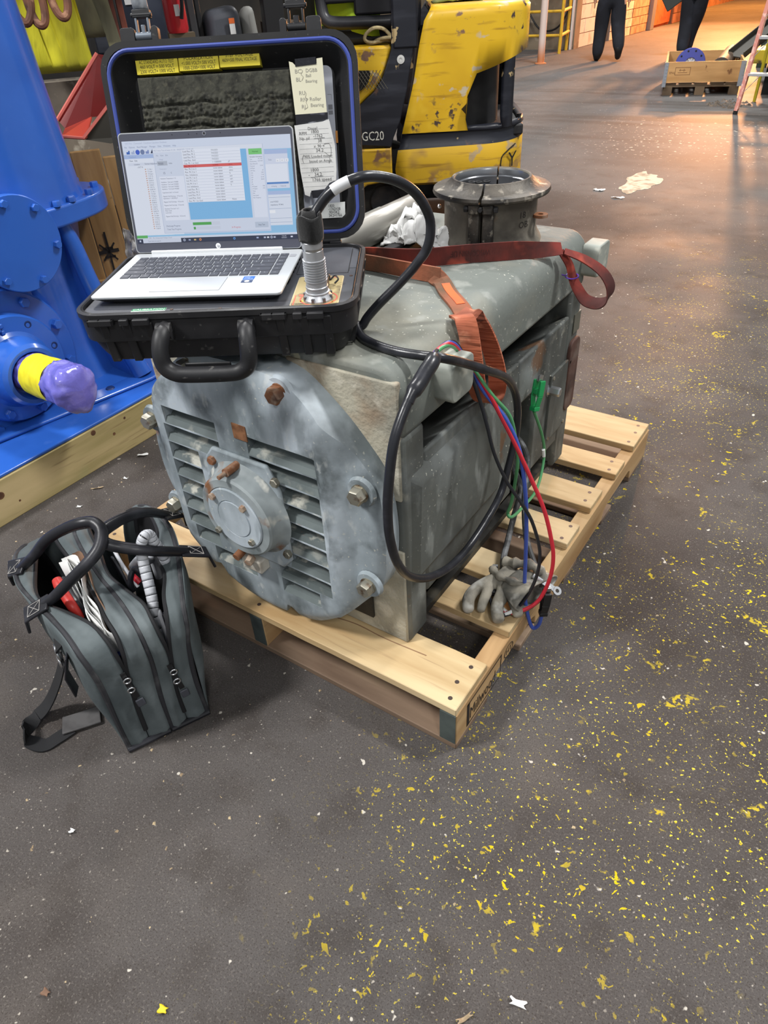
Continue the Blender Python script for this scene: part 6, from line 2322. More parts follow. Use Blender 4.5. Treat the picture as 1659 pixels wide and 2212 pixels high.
q.add(fl_ + [(x, y, z - .006) for x, y, z in fl_], [tuple(range(5)), tuple(range(9, 4, -1))] + [(i, i + 5, (i + 1) % 5 + 5, (i + 1) % 5) for i in range(5)])
q.obj('floor_plate', mat('red_lit_floor', (206, 78, 62), .4), ch, smooth=False)  # lighter red copy: light on this plate put into its colour
q = MB(LFm)
q.tube([(-.200, 2.818, .881), (-.130, 2.818, .868), (-.020, 2.858, .954), (.06, 2.90, 1.02)], .0055, 6)
q.tube([(-.206, 2.975, .910), (-.019, 3.015, 1.090)], .006, 6)
q.obj('rim', m_redl, ch, smooth=False)
q = MB(LFm)
q.add([(-.129, 2.82, .866), (-.02, 2.86, .950), (.08, 2.9, 1.03), (.08, 2.93, .84), (-.05, 2.88, .835), (-.13, 2.85, .86)], [(0, 1, 2, 3, 4, 5)])
q.obj('outer_skin', m_gsteel, ch, smooth=False, solid=.004)
# grey bin with pale edge, slings and hooks
q = MB(LFm)
q.box((-.30, 3.28, .55), (-.02, 3.32, .992))
q.box((-.30, 3.28, .992), (-.02, 3.42, .998))
tag(q.obj('grey_bin', mat('scuffed_grey_board', (128, 118, 104), .8, layers=[dict(c=(90, 80, 68), s=8, lo=.45, hi=.65), dict(c=(176, 168, 152), s=20, lo=.6, hi=.7)]), smooth=False), 'scuffed grey bin panel under the yellow slings', 'bin')
m_ysl = mat('yellow_webbing', (214, 206, 44), .8, layers=[dict(c=(172, 164, 36), s=6, st=(3, 1, .6), lo=.42, hi=.66, d=4), dict(c=(70, 66, 34), s=8, st=(2, 1, .6), lo=.62, hi=.74, o=.8), dict(c=(92, 88, 40), k='lin', st=(0, 0, -1), lo=-1.08, hi=-1.02, o=.5)], bump=[dict(s=26, st=(6, 1, .5), b=.4, h=.004)])
for k in range(4):
    q = MB(LFm)
    u0 = -.232 + k * .047
    q.strap(cat([(u0 + .004, 3.18 + .006 * k, 1.55), (u0 + .008, 3.17 + .005 * k, 1.25), (u0 + .022, 3.15 + .004 * k, 1.09), (u0 + .026, 3.16, 1.046), (u0 + .026, 3.20, 1.036), (u0 + .024, 3.23, 1.07), (u0 + .015, 3.24, 1.3), (u0 + .01, 3.24, 1.55)], 6), LFm.to_3x3().inverted() @ LUu, .052, .006)
    tag(q.obj('yellow_sling', m_ysl), ('leftmost of the hanging dirty yellow web slings', 'hanging yellow web sling second from the left', 'hanging yellow web sling third from the left', 'rightmost of the hanging dirty yellow web slings')[k], 'sling', 'yellow slings hanging on the rack')
m_gsl = mat('olive_grey_webbing', (122, 120, 96), .85, layers=[dict(c=(84, 82, 70), s=7, st=(3, 1, .7), lo=.42, hi=.66), dict(c=(160, 156, 120), s=9, lo=.58, hi=.72)])
for k, (u0, zb, w_) in enumerate(((-.030, 1.13, .075), (.035, 1.115, .05))):
    q = MB(LFm)
    q.strap(cat([(u0 - .03, 3.42, 1.6), (u0 - .01, 3.41, 1.3), (u0 + .012, 3.40, zb + .05), (u0 + .02, 3.42, zb), (u0 + .02, 3.47, zb + .02), (u0 + .01, 3.48, 1.4), (u0, 3.48, 1.6)] if k == 0 else [(u0 - .02, 3.45, 1.6), (u0 + .0, 3.44, 1.3), (u0 + .03, 3.43, 1.0), (u0 + .04, 3.43, .9)], 6), LFm.to_3x3().inverted() @ LUu, w_, .007)
    tag(q.obj('olive_sling', m_gsl), ('wide olive grey web sling looped right of the yellow slings', 'narrow pale olive sling hanging straight beside the rusty post')[k], 'sling')
m_rchain = mat('rusty_chain', (112, 72, 52), .7, layers=[dict(c=(76, 48, 36), s=16, lo=.45, hi=.65), dict(c=(160, 118, 90), s=22, lo=.6, hi=.7)])
for k, (u0, z0, r_) in enumerate(((-.218, 1.225, .05), (-.172, 1.205, .036), (-.095, 1.225, .040))):
    q = MB(LFm)
    q.tube(cat([(u0 - r_ * .6, 3.10, z0 + .35), (u0 - r_ * .7, 3.09, z0 + .10), (u0 - r_ * .55, 3.08, z0), (u0, 3.07, z0 - r_ * .8), (u0 + r_ * .55, 3.08, z0), (u0 + r_ * .7, 3.09, z0 + .10), (u0 + r_ * .6, 3.10, z0 + .35)], 7), .013, 10)
    tag(q.obj('rusty_hook', m_rchain), ('rusty lifting shackle nearest the blue column', 'rusty U shackle over the middle of the yellow slings', 'rusty hook over the right yellow slings')[k], 'hook', 'rusty hooks on the rack')
m_rpost = mat('rusty_red_post', (118, 62, 48), .75, layers=[dict(c=(84, 46, 38), s=8, lo=.45, hi=.65)])
for u0, w_, nm, lb in ((.072, .016, 'rusty_post', 'thin rusty red rack post right of the olive slings'), (.098, .024, 'rusty_post', 'wide rusty red rack post left of the lid latch')):
    q = MB(LFm)
    q.box((u0, 3.6, 0), (u0 + w_, 3.66, 2.6))
    tag(q.obj(nm, m_rpost, smooth=False, bevel=.003), lb, 'post')
# rack beam the slings hang from
q = MB(LFm)
q.box((-.8, 3.02, 1.56), (.4, 3.55, 1.64))
structure(q.obj('trim_4', m_rpost, smooth=False))
# dark cabinet with paper, extinguisher and dark posts behind the lid
q = MB(LFm)
q.box((.125, 3.9, 0), (.30, 4.3, 2.2))
cbt = tag(q.obj('steel_cabinet', mat('blue_black_steel', (40, 46, 58), .45, layers=[dict(c=(62, 68, 80), s=6, lo=.5, hi=.7)]), smooth=False, bevel=.006), 'blue black steel cabinet behind the left lid latch', 'cabinet')
q = MB(LFm)
q.box((.143, 3.896, 1.208), (.203, 3.899, 1.30))
q.obj('notice', m_paper, cbt, smooth=False)
ex = thing('fire_extinguisher', 'red fire extinguisher behind the top edge of the case lid', 'fire extinguisher', lp(.345, 3.7, .95))
q = MB(LFm @ Matrix.Translation((.335, 3.75, 0)))
q.lathe([(.0005, 1.10), (.040, 1.10), (.046, 1.115), (.046, 1.42), (.03, 1.46), (.014, 1.475), (.014, 1.50)], 24)
q.obj('cylinder', mat('extinguisher_red', (186, 36, 44), .35, coat=.4), ex)
q = MB(LFm)
q.tube(cat([(.352, 3.69, 1.48), (.372, 3.68, 1.35), (.366, 3.68, 1.22), (.352, 3.69, 1.15)], 6), .008, 8)
q.obj('hose', m_rubber, ex)
q = MB(LFm)
q.box((.330, 3.70, 1.16), (.352, 3.704, 1.20))
q.obj('label_patch', m_white, ex, smooth=False)
q = MB(LFm)
q.box((.29, 3.72, 0), (.40, 3.80, 1.10))
tag(q.obj('extinguisher_stand', mat('brown_stand', (96, 84, 66), .8), smooth=False), 'dull brown stand below the red extinguisher', 'stand')
for k, (u0, w_, D_, lb) in enumerate(((.40, .030, 3.85, 'dark grey square post right of the extinguisher'), (.445, .022, 3.95, 'narrow black post beside the grey seat cover'), (.72, .09, 3.75, 'broad black post between the seat cover and right latch'))):
    q = MB(LFm)
    q.box((u0, D_, 0), (u0 + w_, D_ + .08, 2.4))
    tag(q.obj('dark_post', (mat('dark_grey_post', (58, 60, 62), .5), m_iron, mat('near_black_post', (26, 26, 28), .5))[k], smooth=False, bevel=.004), lb, 'post')
m_vinyl = mat('grey_vinyl', (76, 80, 88), .5, layers=[dict(c=(112, 114, 118), s=6, lo=.5, hi=.72), dict(c=(52, 54, 60), s=9, lo=.55, hi=.7)], bump=[dict(s=10, b=.4, h=.01)])
se = thing('vehicle_seat', 'grey vinyl seat with a warning label behind the case lid', 'seat', lp(.56, 3.9, .9))
q = MB(LFm)
q.hexa([(.46, 3.86, .7), (.66, 3.86, .7), (.66, 4.1, .7), (.46, 4.1, .7), (.475, 3.88, 1.165), (.63, 3.88, 1.185), (.63, 4.06, 1.185), (.475, 4.06, 1.165)])
q.obj('backrest', m_vinyl, se, bevel=.04, seg=4)
q = MB(LFm)
q.hexa([(.64, 3.92, .7), (.75, 3.92, .7), (.75, 4.1, .7), (.64, 4.1, .7), (.65, 3.94, 1.16), (.71, 3.94, 1.18), (.71, 4.06, 1.18), (.65, 4.06, 1.16)])
q.obj('side_bolster', mat('light_grey_vinyl', (128, 128, 124), .6), se, bevel=.03, seg=3)
q = MB(LFm)
q.mi = 0
q.box((.575, 3.858, 1.075), (.60, 3.862, 1.135))
q.mi = 1
q.box((.575, 3.857, 1.115), (.60, 3.861, 1.135))
q.obj('warning_label', [m_white, mat('warning_orange', (226, 110, 50), .5)], se, smooth=False)
q = MB(LFm)
q.box((.80, 4.0, .5), (.95, 4.3, 1.10))
bx = tag(q.obj('document_box', mat('dim_brown_box', (80, 66, 52), .8), smooth=False), 'dim brown box with a pale label left of the right latch', 'box')
q = MB(LFm)
q.box((.845, 3.996, .96), (.90, 3.999, 1.09))
q.obj('box_label', mat('dim_label', (150, 144, 128), .7), bx, smooth=False)
q = MB(LFm)
q.box((-1.2, 4.6, 0), (1.2, 4.7, 3.0))
tag(q.obj('dark_partition', mat('dark_partition', (40, 38, 36), .8, layers=[dict(c=(64, 58, 52), s=3, lo=.5, hi=.7)]), smooth=False), 'dark partition at the back of the cluttered left side', 'partition')


# ================================================================== FORKLIFT
FO = V((-1.924, 2.908, 0))
FU, FW = V((.844, .536, 0)), V((-.536, .844, 0))
FF = Matrix(((FU.x, FW.x, 0, FO.x), (FU.y, FW.y, 0, FO.y), (0, 0, 1, 0), (0, 0, 0, 1)))
fk = thing('forklift', 'worn yellow and black forklift parked behind the motor, tail to the right', 'forklift', FO, atan2(.536, .844))
SCR = [dict(c=(124, 94, 74), s=11, st=(1, 1, 1.4), lo=.56, hi=.60, d=7, mask=dict(s=3.1, lo=.54, hi=.60, d=3)), dict(c=(186, 172, 146), s=17, lo=.58, hi=.62, d=6, mask=dict(s=3.7, lo=.55, hi=.62, d=3)), dict(c=(70, 56, 50), s=24, lo=.60, hi=.66, d=5, mask=dict(s=3.1, lo=.53, hi=.60, d=3, off=(3.7, 1.3, 2.1))), dict(c=(150, 112, 30), s=9, st=(.5, .5, 4), lo=.60, hi=.72, d=5, o=.7)]
m_fy = mat('forklift_yellow', (214, 172, 32), .42, layers=[dict(c=(196, 152, 26), s=3, lo=.45, hi=.7), dict(c=(226, 190, 56), s=5, lo=.58, hi=.72, o=.6)] + SCR, coat=.15, bump=[dict(s=60, b=.08, h=.001)])
m_fy2 = mat('forklift_yellow_scraped', (204, 162, 34), .5, layers=[dict(c=(126, 92, 70), s=9, st=(1, 1, 1.4), lo=.48, hi=.54, d=8, mask=dict(s=2.6, lo=.44, hi=.54)), dict(c=(168, 146, 110), s=9, lo=.60, hi=.64, d=6), dict(c=(130, 92, 34), s=11, st=(.4, .4, 5), lo=.55, hi=.7, d=5, o=.7)])
m_fb = mat('forklift_black', (28, 30, 38), .42, layers=[dict(c=(48, 50, 58), s=6, st=(.5, .5, 3), lo=.5, hi=.7), dict(c=(172, 150, 110), s=8, lo=.665, hi=.68, d=5), dict(c=(96, 70, 56), s=5, lo=.66, hi=.70, d=6)])
m_fbd = mat('grille_black', (30, 30, 32), .6, layers=[dict(c=(58, 57, 56), s=5, lo=.5, hi=.72)])
# plan path of the counterweight: near side, tail, far side
plan = []
for k in range(9):
    plan.append((k / 8 * .44, 0))
for k in range(1, 13):
    a = pi / 2 * k / 12
    plan.append((.44 + .245 * sin(a), .33 * (1 - cos(a))))
plan += [(.690, .45), (.692, .60), (.690, .75)]
for k in range(1, 7):
    a = pi / 2 * (1 - k / 6)
    plan.append((.44 + .245 * sin(a), 1.08 - .33 * (1 - cos(a)) + 0))
plan += [(.3, 1.08), (.0, 1.08)]


def u_left(z):
    tab = [(.28, -.060), (.43, -.071), (.49, -.042), (.63, -.001), (.79, .046), (.954, .079), (1.05, .10), (1.14, .16)]
    for (a, ua), (b, ub) in zip(tab, tab[1:]):
        if z <= b:
            t = max(0, (z - a) / (b - a))
            return ua + (ub - ua) * t
    return tab[-1][1]


def cwp(k, z, ins=0.0):
    u_, w_ = plan[k]
    if k < 9:
        ul = u_left(z)
        u_ = ul + (u_ / .44) * (.44 - ul)
        if k == 7 and .54 < z < .88:
            u_ = .340 if z < .56 else (.326 if z < .70 else .326 + (z - .70) * .46)
    elif k >= len(plan) - 2:
        u_ = u_left(z) if k == len(plan) - 1 else .3
    if ins:
        c = V((.1, .54))
        d = (c - V((u_, w_))).normalized() * ins
        u_, w_ = u_ + d.x, w_ + d.y
    return V((u_, w_, z))


zr = [.285, .30, .36, .42, .476, .485, .52, .548]
zt_ = lambda u_: min(.905, .70 + .31 * max(u_, 0) if u_ > .36 else .70 + .31 * .36)
rowsZ = []
nP = len(plan)
base_z = [(.285, 0), (.30, 0), (.38, 0), (.475, .02), (.490, .02), (.545, .01)]
mid = [0, .2, .4, .6, .8, 1.0]


def rowz(r, u_):
    if r < 6:
        z, s = base_z[r]
        return z + s * max(0, u_)
    if r < 12:
        lo_, hi_ = .555, zt_(u_)
        return lo_ + (hi_ - lo_) * ((r - 6) / 5)
    tail = [(.945, .048), (.952, .048), (1.06, .012), (1.098, .0), (1.115, 0), (1.122, 0)]
    z, s = tail[r - 12]
    return z + s * u_


nR_ = 18
verts = {}
mb = MB(FF)
vs = []
for r in range(nR_):
    for k in range(nP):
        u0 = plan[k][0]
        z = rowz(r, u0)
        ins = 0
        if r == 0:
            ins = .02
        if r in (4, 5):
            ins = .012
        if r == 16:
            ins = .015
        if r == 17:
            ins = .05
        p_ = cwp(k, z, ins)
        vs.append(p_)
open_k = [kk for kk in range(nP) if .335 < plan[kk][0] and plan[kk][1] < .72 and kk >= 7]
k_lo, k_hi = 7, nP - 9
faces = {0: [], 1: [], 2: []}
op_edges = []
for r in range(nR_ - 1):
    for k in range(nP - 1):
        f = (r * nP + k, r * nP + k + 1, (r + 1) * nP + k + 1, (r + 1) * nP + k)
        if 6 <= r < 11:
            lo_k = 7
            bar = k in (11, 12)
            if lo_k <= k < nP - 8 and not bar:
                continue
            faces[1 if (bar) else (0 if r > 6 or k > 30 else 0)].append(f)
        elif r < 3:
            faces[2].append(f)
        elif r < 6:
            faces[1].append(f)
        else:
            faces[0].append(f)
top_c = [(17 * nP + k) for k in range(nP)]
allf, mi = [], []
for m_i, L_ in faces.items():
    allf += L_
    mi += [m_i] * len(L_)
mb.v = [FF @ p for p in vs]
mb.f = allf + [tuple(top_c)]
mb.m = mi + [0]
cwt = mb.obj('counterweight', [m_fy, m_fb, m_fy2, m_fb, m_fb, m_fb], fk, ang=50)
md = cwt.modifiers.new('plate', 'SOLIDIFY')
md.thickness = .03
md.offset = -1
md.material_offset = 3
md.material_offset_rim = 3
mb = MB(FF)
rows_ = []
for z in (.40, .56, .72, .92, 1.0):
    rows_.append([tuple(cwp(k, z, .16)) for k in range(nP)])
loops(mb, rows_)
mb.obj('grille_recess', m_fbd, fk)
mb = MB(FF)
mb.hexa([(.30, .03, .50), (.66, .12, .50), (.69, .95, .50), (.30, 1.0, .50), (.30, .03, .556), (.66, .12, .556), (.69, .95, .556), (.30, 1.0, .556)])
mb.obj('grille_sill', m_fbd, fk, bevel=.01)
mb = MB(FF)
mb.lathe([(.016, .556), (.016, .575), (.010, .582), (.014, .60), (.0003, .60)], 14, Matrix.Translation((.64, .17, 0)))
mb.obj('tow_pin', m_iron, fk)
# the letter on the tail and the seam around it
mb = MB(FF)
p0, p1 = cwp(12, .36), cwp(14, .36)
tx = (p1 - p0).normalized()
nz = tx.cross(V((0, 0, 1)))
Mt = Matrix((tx, V((0, 0, 1)), nz)).transposed().to_4x4()
Mt.translation = cwp(12, .352) + nz * .014
mb.text('Y', .11, Mt, sx=1.2)
mb.obj('tail_letter', mat('black_decal', (26, 24, 22), .5), fk, smooth=False)
mb = MB(FF)
mb.tube(cat([tuple(cwp(11, .30) + V((0, -.004, 0))), tuple(cwp(11, .40) + V((0, -.004, 0))), tuple(cwp(12, .435) + V((.003, -.006, 0))), tuple(cwp(14, .462) + V((.004, -.005, 0)))], 6), .003, 6)
mb.obj('tail_seam', m_dark, fk)
mb = MB(FF)
mb.add([(.655, .20, .36), (.68, .30, .36), (.68, .30, .44)], [(0, 1, 2)])
# rear pillar of the overhead guard flowing into the black side panel
pil = [(-.055, 1.60), (-.056, 1.153), (-.065, .951), (-.085, .90), (-.12, .821), (-.165, .765), (-.213, .73), (-.30, .66), (-.62, .60), (-.62, .50), (-.241, .507), (-.085, .492), (-.070, .54), (-.030, .62), (.010, .76), (.040, .90), (.062, .99), (.080, 1.10), (.083, 1.60)]
mb = MB(FF @ Matrix(((1, 0, 0, 0), (0, 0, -1, 0), (0, 1, 0, 0), (0, 0, 0, 1))))
mb.prism(pil[::-1], -.10, .005)
sp2 = mb.obj('side_panel', m_fb, fk, bevel=.006)
mb = MB(FF)
mb.box((-.056, -.012, .948), (.075, .10, 1.60))
mb.obj('guard_pillar', m_fb, fk, bevel=.01, seg=2)
mb = MB(FF @ Matrix.Translation((-.017, -.006, .902)) @ Matrix(((1, 0, 0, 0), (0, 0, -1, 0), (0, 1, 0, 0), (0, 0, 0, 1))))
mb.lathe([(.020, 0), (.020, .003), (.008, .004), (.008, .002), (.0003, .002)], 20)
mb.obj('round_fastener', mat('light_fastener', (190, 190, 186), .4), fk)
mb = MB(FF)
mb.text('DGC20', .064, Matrix(((1, 0, 0, -.286), (0, 0, -1, -.0065), (0, 1, 0, .532), (0, 0, 0, 1))), sx=.80)
mb.obj('model_marking', mat('stencil_white', (218, 216, 204), .6), fk, smooth=False)
# hood with vent
hood = [(-.70, .50), (-.62, .60), (-.30, .66), (-.213, .73), (-.165, .765), (-.12, .821), (-.085, .90), (-.066, .95), (-.068, .965), (-.15, .966), (-.70, .966)]
mb = MB(FF @ Matrix(((1, 0, 0, 0), (0, 0, -1, 0), (0, 1, 0, 0), (0, 0, 0, 1))))
mb.prism(hood, -.95, -.012)
mb.obj('hood', m_fy, fk, bevel=.02, seg=3)
mb = MB(FF @ Matrix(((1, 0, 0, 0), (0, 0, -1, 0), (0, 1, 0, 0), (0, 0, 0, 1))))
mb.prism([(-.26, .865), (-.185, .862), (-.178, .850), (-.195, .805), (-.232, .775), (-.27, .76)][::-1], .010, .0135)
vp_ = mb.obj('vent_opening', m_dark, fk, smooth=False)
mb = MB(FF)
for k in range(7):
    x = -.275 + k * .018
    mb.tube([(x, -.014, .775), (x + .06, -.014, .862)], .0014, 4)
    mb.tube([(x + .075, -.014, .775), (x + .015, -.014, .862)], .0014, 4)
mb.obj('vent_mesh', mat('vent_wire', (96, 92, 80), .5, .5), fk, smooth=False, kind='stuff')
# lower yellow step and steer wheel
step = [(-.75, .49), (-.75, .10), (-.34, .10), (-.335, .16), (-.32, .22), (-.285, .27), (-.23, .302), (-.16, .312), (-.085, .30), (-.085, .488)]
mb = MB(FF @ Matrix(((1, 0, 0, 0), (0, 0, -1, 0), (0, 1, 0, 0), (0, 0, 0, 1))))
mb.prism(step, -.16, .008)
mb.obj('step_panel', m_fy2, fk, bevel=.008)
for w0 in (.06, .80):
    mb = MB(FF @ Matrix.Translation((-.13, w0, .19)) @ Matrix(((1, 0, 0, 0), (0, 0, 1, 0), (0, -1, 0, 0), (0, 0, 0, 1))))
    mb.lathe([(.09, 0), (.10, .01), (.165, .01), (.186, .03), (.19, .09), (.186, .15), (.165, .17), (.10, .17), (.09, .18)], 36)
    t_w = mb.obj('steer_tyre', mat('tyre_rubber', (30, 29, 28), .8, layers=[dict(c=(62, 58, 52), s=8, lo=.5, hi=.7)]), fk)
    q = MB(FF @ Matrix.Translation((-.13, w0, .19)) @ Matrix(((1, 0, 0, 0), (0, 0, 1, 0), (0, -1, 0, 0), (0, 0, 0, 1))))
    q.lathe([(.0005, .03), (.05, .03), (.09, .012), (.09, .16)], 28)
    q.obj('wheel_hub', m_iron, t_w)
mb = MB(FF)
mb.box((-.55, .20, .16), (.55, .88, .34))
mb.obj('axle_housing', m_dark, fk, bevel=.03)
for w0 in (-.0, .84):
    mb = MB(FF @ Matrix.Translation((-1.45, w0, .27)) @ Matrix(((1, 0, 0, 0), (0, 0, 1, 0), (0, -1, 0, 0), (0, 0, 0, 1))))
    mb.lathe([(.14, 0), (.15, .01), (.24, .01), (.265, .03), (.27, .12), (.265, .21), (.24, .23), (.15, .23), (.14, .24)], 36)
    mb.obj('drive_tyre', MATS['tyre_rubber'], fk)
mb = MB(FF)
mb.box((-1.75, .12, .18), (-.70, .95, .50))
mb.box((-1.75, .12, .50), (-1.55, .95, 1.05))
mb.obj('chassis', m_fb, fk, bevel=.02, kind='stuff')
for w0 in (.18, .82):
    mb = MB(FF)
    mb.box((-1.98, w0, .06), (-1.86, w0 + .08, 2.2))
    mb.obj('mast_rail', m_fb, fk, bevel=.006)
    mb = MB(FF)
    mb.box((-3.0, w0 - .02, .05), (-1.98, w0 + .10, .09))
    mb.obj('fork', m_iron, fk, bevel=.006)
mb = MB(FF)
mb.box((-1.6, -.01, 2.10), (.08, .10, 2.16))
mb.box((-1.6, .95, 2.10), (.08, 1.06, 2.16))
mb.box((-.03, -.01, 1.60), (.08, .10, 2.10))
mb.box((-1.6, -.01, 1.0), (-1.5, .10, 2.10))
mb.obj('overhead_guard', m_fb, fk, bevel=.01, kind='stuff')
# seat: ring shaped side support over a dark cushion
m_seat = mat('black_seat_plastic', (32, 32, 36), .35, layers=[dict(c=(60, 60, 64), s=5, lo=.5, hi=.75)])
mb = MB(FF)
rg = [(-.415, .10, 1.22), (-.415, .09, 1.13), (-.395, .08, 1.085), (-.34, .075, 1.070), (-.20, .075, 1.066), (-.05, .08, 1.065), (.02, .09, 1.09), (.03, .10, 1.22), (-.02, .10, 1.30), (-.36, .10, 1.30)]
mb.tube(cat(rg, 6, closed=True) + [V(rg[0])], .030, 12)
mb.obj('hip_support', m_seat, fk)
mb = MB(FF)
mb.box((-.25, .075, 1.095), (.03, .11, 1.28))
mb.box((-.405, .075, 1.15), (-.24, .11, 1.28))
mb.obj('support_web', m_seat, fk, bevel=.012, kind='stuff')
mb = MB(FF)
mb.hexa([(-.55, .14, .966), (.02, .14, .966), (.02, .80, .966), (-.55, .80, .966), (-.52, .16, 1.06), (.0, .16, 1.06), (.0, .78, 1.06), (-.52, .78, 1.06)])
mb.obj('seat_cushion', m_seat, fk, bevel=.03, seg=3)
mb = MB(FF)
mb.hexa([(-.02, .16, 1.0), (.09, .16, 1.0), (.09, .78, 1.0), (-.02, .78, 1.0), (.04, .16, 1.7), (.14, .16, 1.7), (.14, .78, 1.7), (.04, .78, 1.7)])
mb.obj('seat_back', m_seat, fk, bevel=.03, seg=3)
# hi-vis vest on the seat
m_hv = mat('hi_vis_lime', (190, 226, 60), .7, layers=[dict(c=(160, 204, 44), s=6, lo=.5, hi=.7)], emit=None)
mb = MB(FF)
mb.grid(lambda a, b: (-.46 + .34 * a, .16 + .03 * sin(6 * a + 3 * b), 1.02 + .30 * b + .02 * sin(5 * a)), 14, 10)
tag(mb.obj('safety_vest', m_hv, solid=.004), 'lime hi-vis vest on the forklift seat, seen through the black support', 'vest')
# rope coil on the hood
m_rope = mat('dirty_cream_rope', (178, 162, 122), .9, layers=[dict(c=(140, 124, 92), s=40, lo=.45, hi=.65)], bump=[dict(s=120, b=.5, h=.002)])
rpth = [(-.06, .03, 1.00), (-.10, .02, 1.035), (-.15, .01, 1.042), (-.19, .015, 1.02), (-.20, .02, .995), (-.175, .03, .981), (-.13, .04, .982), (-.09, .05, .990), (-.04, .06, .984), (.0, .08, .980), (-.03, .12, .978), (-.10, .10, .979), (-.15, .07, .980), (-.11, .03, .995), (-.05, .02, .999)]
mb = MB(FF)
mb.tube(cat(rpth, 7), .0085, 9)
tag(mb.obj('rope', m_rope), 'dirty cream rope coiled on the yellow forklift hood', 'rope')
mb = MB(FF)
mb.grid(lambda a, b: (.16 + .26 * a, .20 + .3 * b, 1.124 + .012 * noise3((a * 6, b * 6, 2)) + .01 * sin(pi * a)), 10, 6)
tag(mb.obj('olive_rag', mat('olive_rag', (120, 128, 60), .9), solid=.006), 'olive green cloth lying on top of the forklift counterweight', 'cloth')


# ================================================================== FAR AISLE
m_yrail = mat('safety_yellow_tube', (214, 172, 50), .45, layers=[dict(c=(176, 140, 44), s=8, lo=.5, hi=.7)])
yr = thing('yellow_guard_ladder', 'yellow tube guard frame with rungs against the plaster wall', 'ladder', (-5.6, 13.4, 0))
for (x, y) in ((-5.24, 13.3), (-5.36, 13.92), (-6.3, 13.25)):
    mb = MB()
    mb.cyl((x, y, 0), (x + .03, y, 2.2), .028, n=12)
    mb.obj('post', m_yrail, yr)
for z in (.27, .62, .97, 1.32, 1.67, 2.02):
    mb = MB()
    mb.cyl((-6.3, 13.25, z), (-5.23, 13.3, z), .022, n=10)
    mb.obj('rung', m_yrail, yr)
    mb = MB()
    mb.cyl((-5.23, 13.3, z), (-5.34, 13.92, z + .02), .026, n=10)
    mb.obj('rung', m_yrail, yr)
mb = MB()
mb.tube(cat([(-6.2, 13.98, .62), (-5.95, 13.97, .34), (-5.7, 13.96, .30), (-5.5, 13.96, .42), (-5.36, 13.97, .75), (-5.30, 13.98, 1.4)], 7), .016, 8)
tag(mb.obj('black_hose', m_rubber), 'black hose sagging on the plaster wall behind the yellow frame', 'hose')
mb = MB()
mb.box((-5.335, 13.99, 0), (-5.30, 14.045, 2.2))
tag(mb.obj('white_conduit', m_white, smooth=False), 'white vertical strip at the plaster wall corner behind the yellow frame', 'strip')

# ---- two walking people
m_trs = mat('dark_navy_trousers', (18, 20, 28), .9, layers=[dict(c=(30, 34, 44), s=5, lo=.5, hi=.7)], bump=[dict(s=7, b=.4, h=.01)])
m_shoe = mat('black_shoe', (22, 20, 20), .5)
m_shirt = mat('dark_work_shirt', (34, 40, 52), .9)
m_skinc = mat('skin', (196, 148, 120), .6)
m_hair = mat('brown_hair', (60, 44, 34), .8)


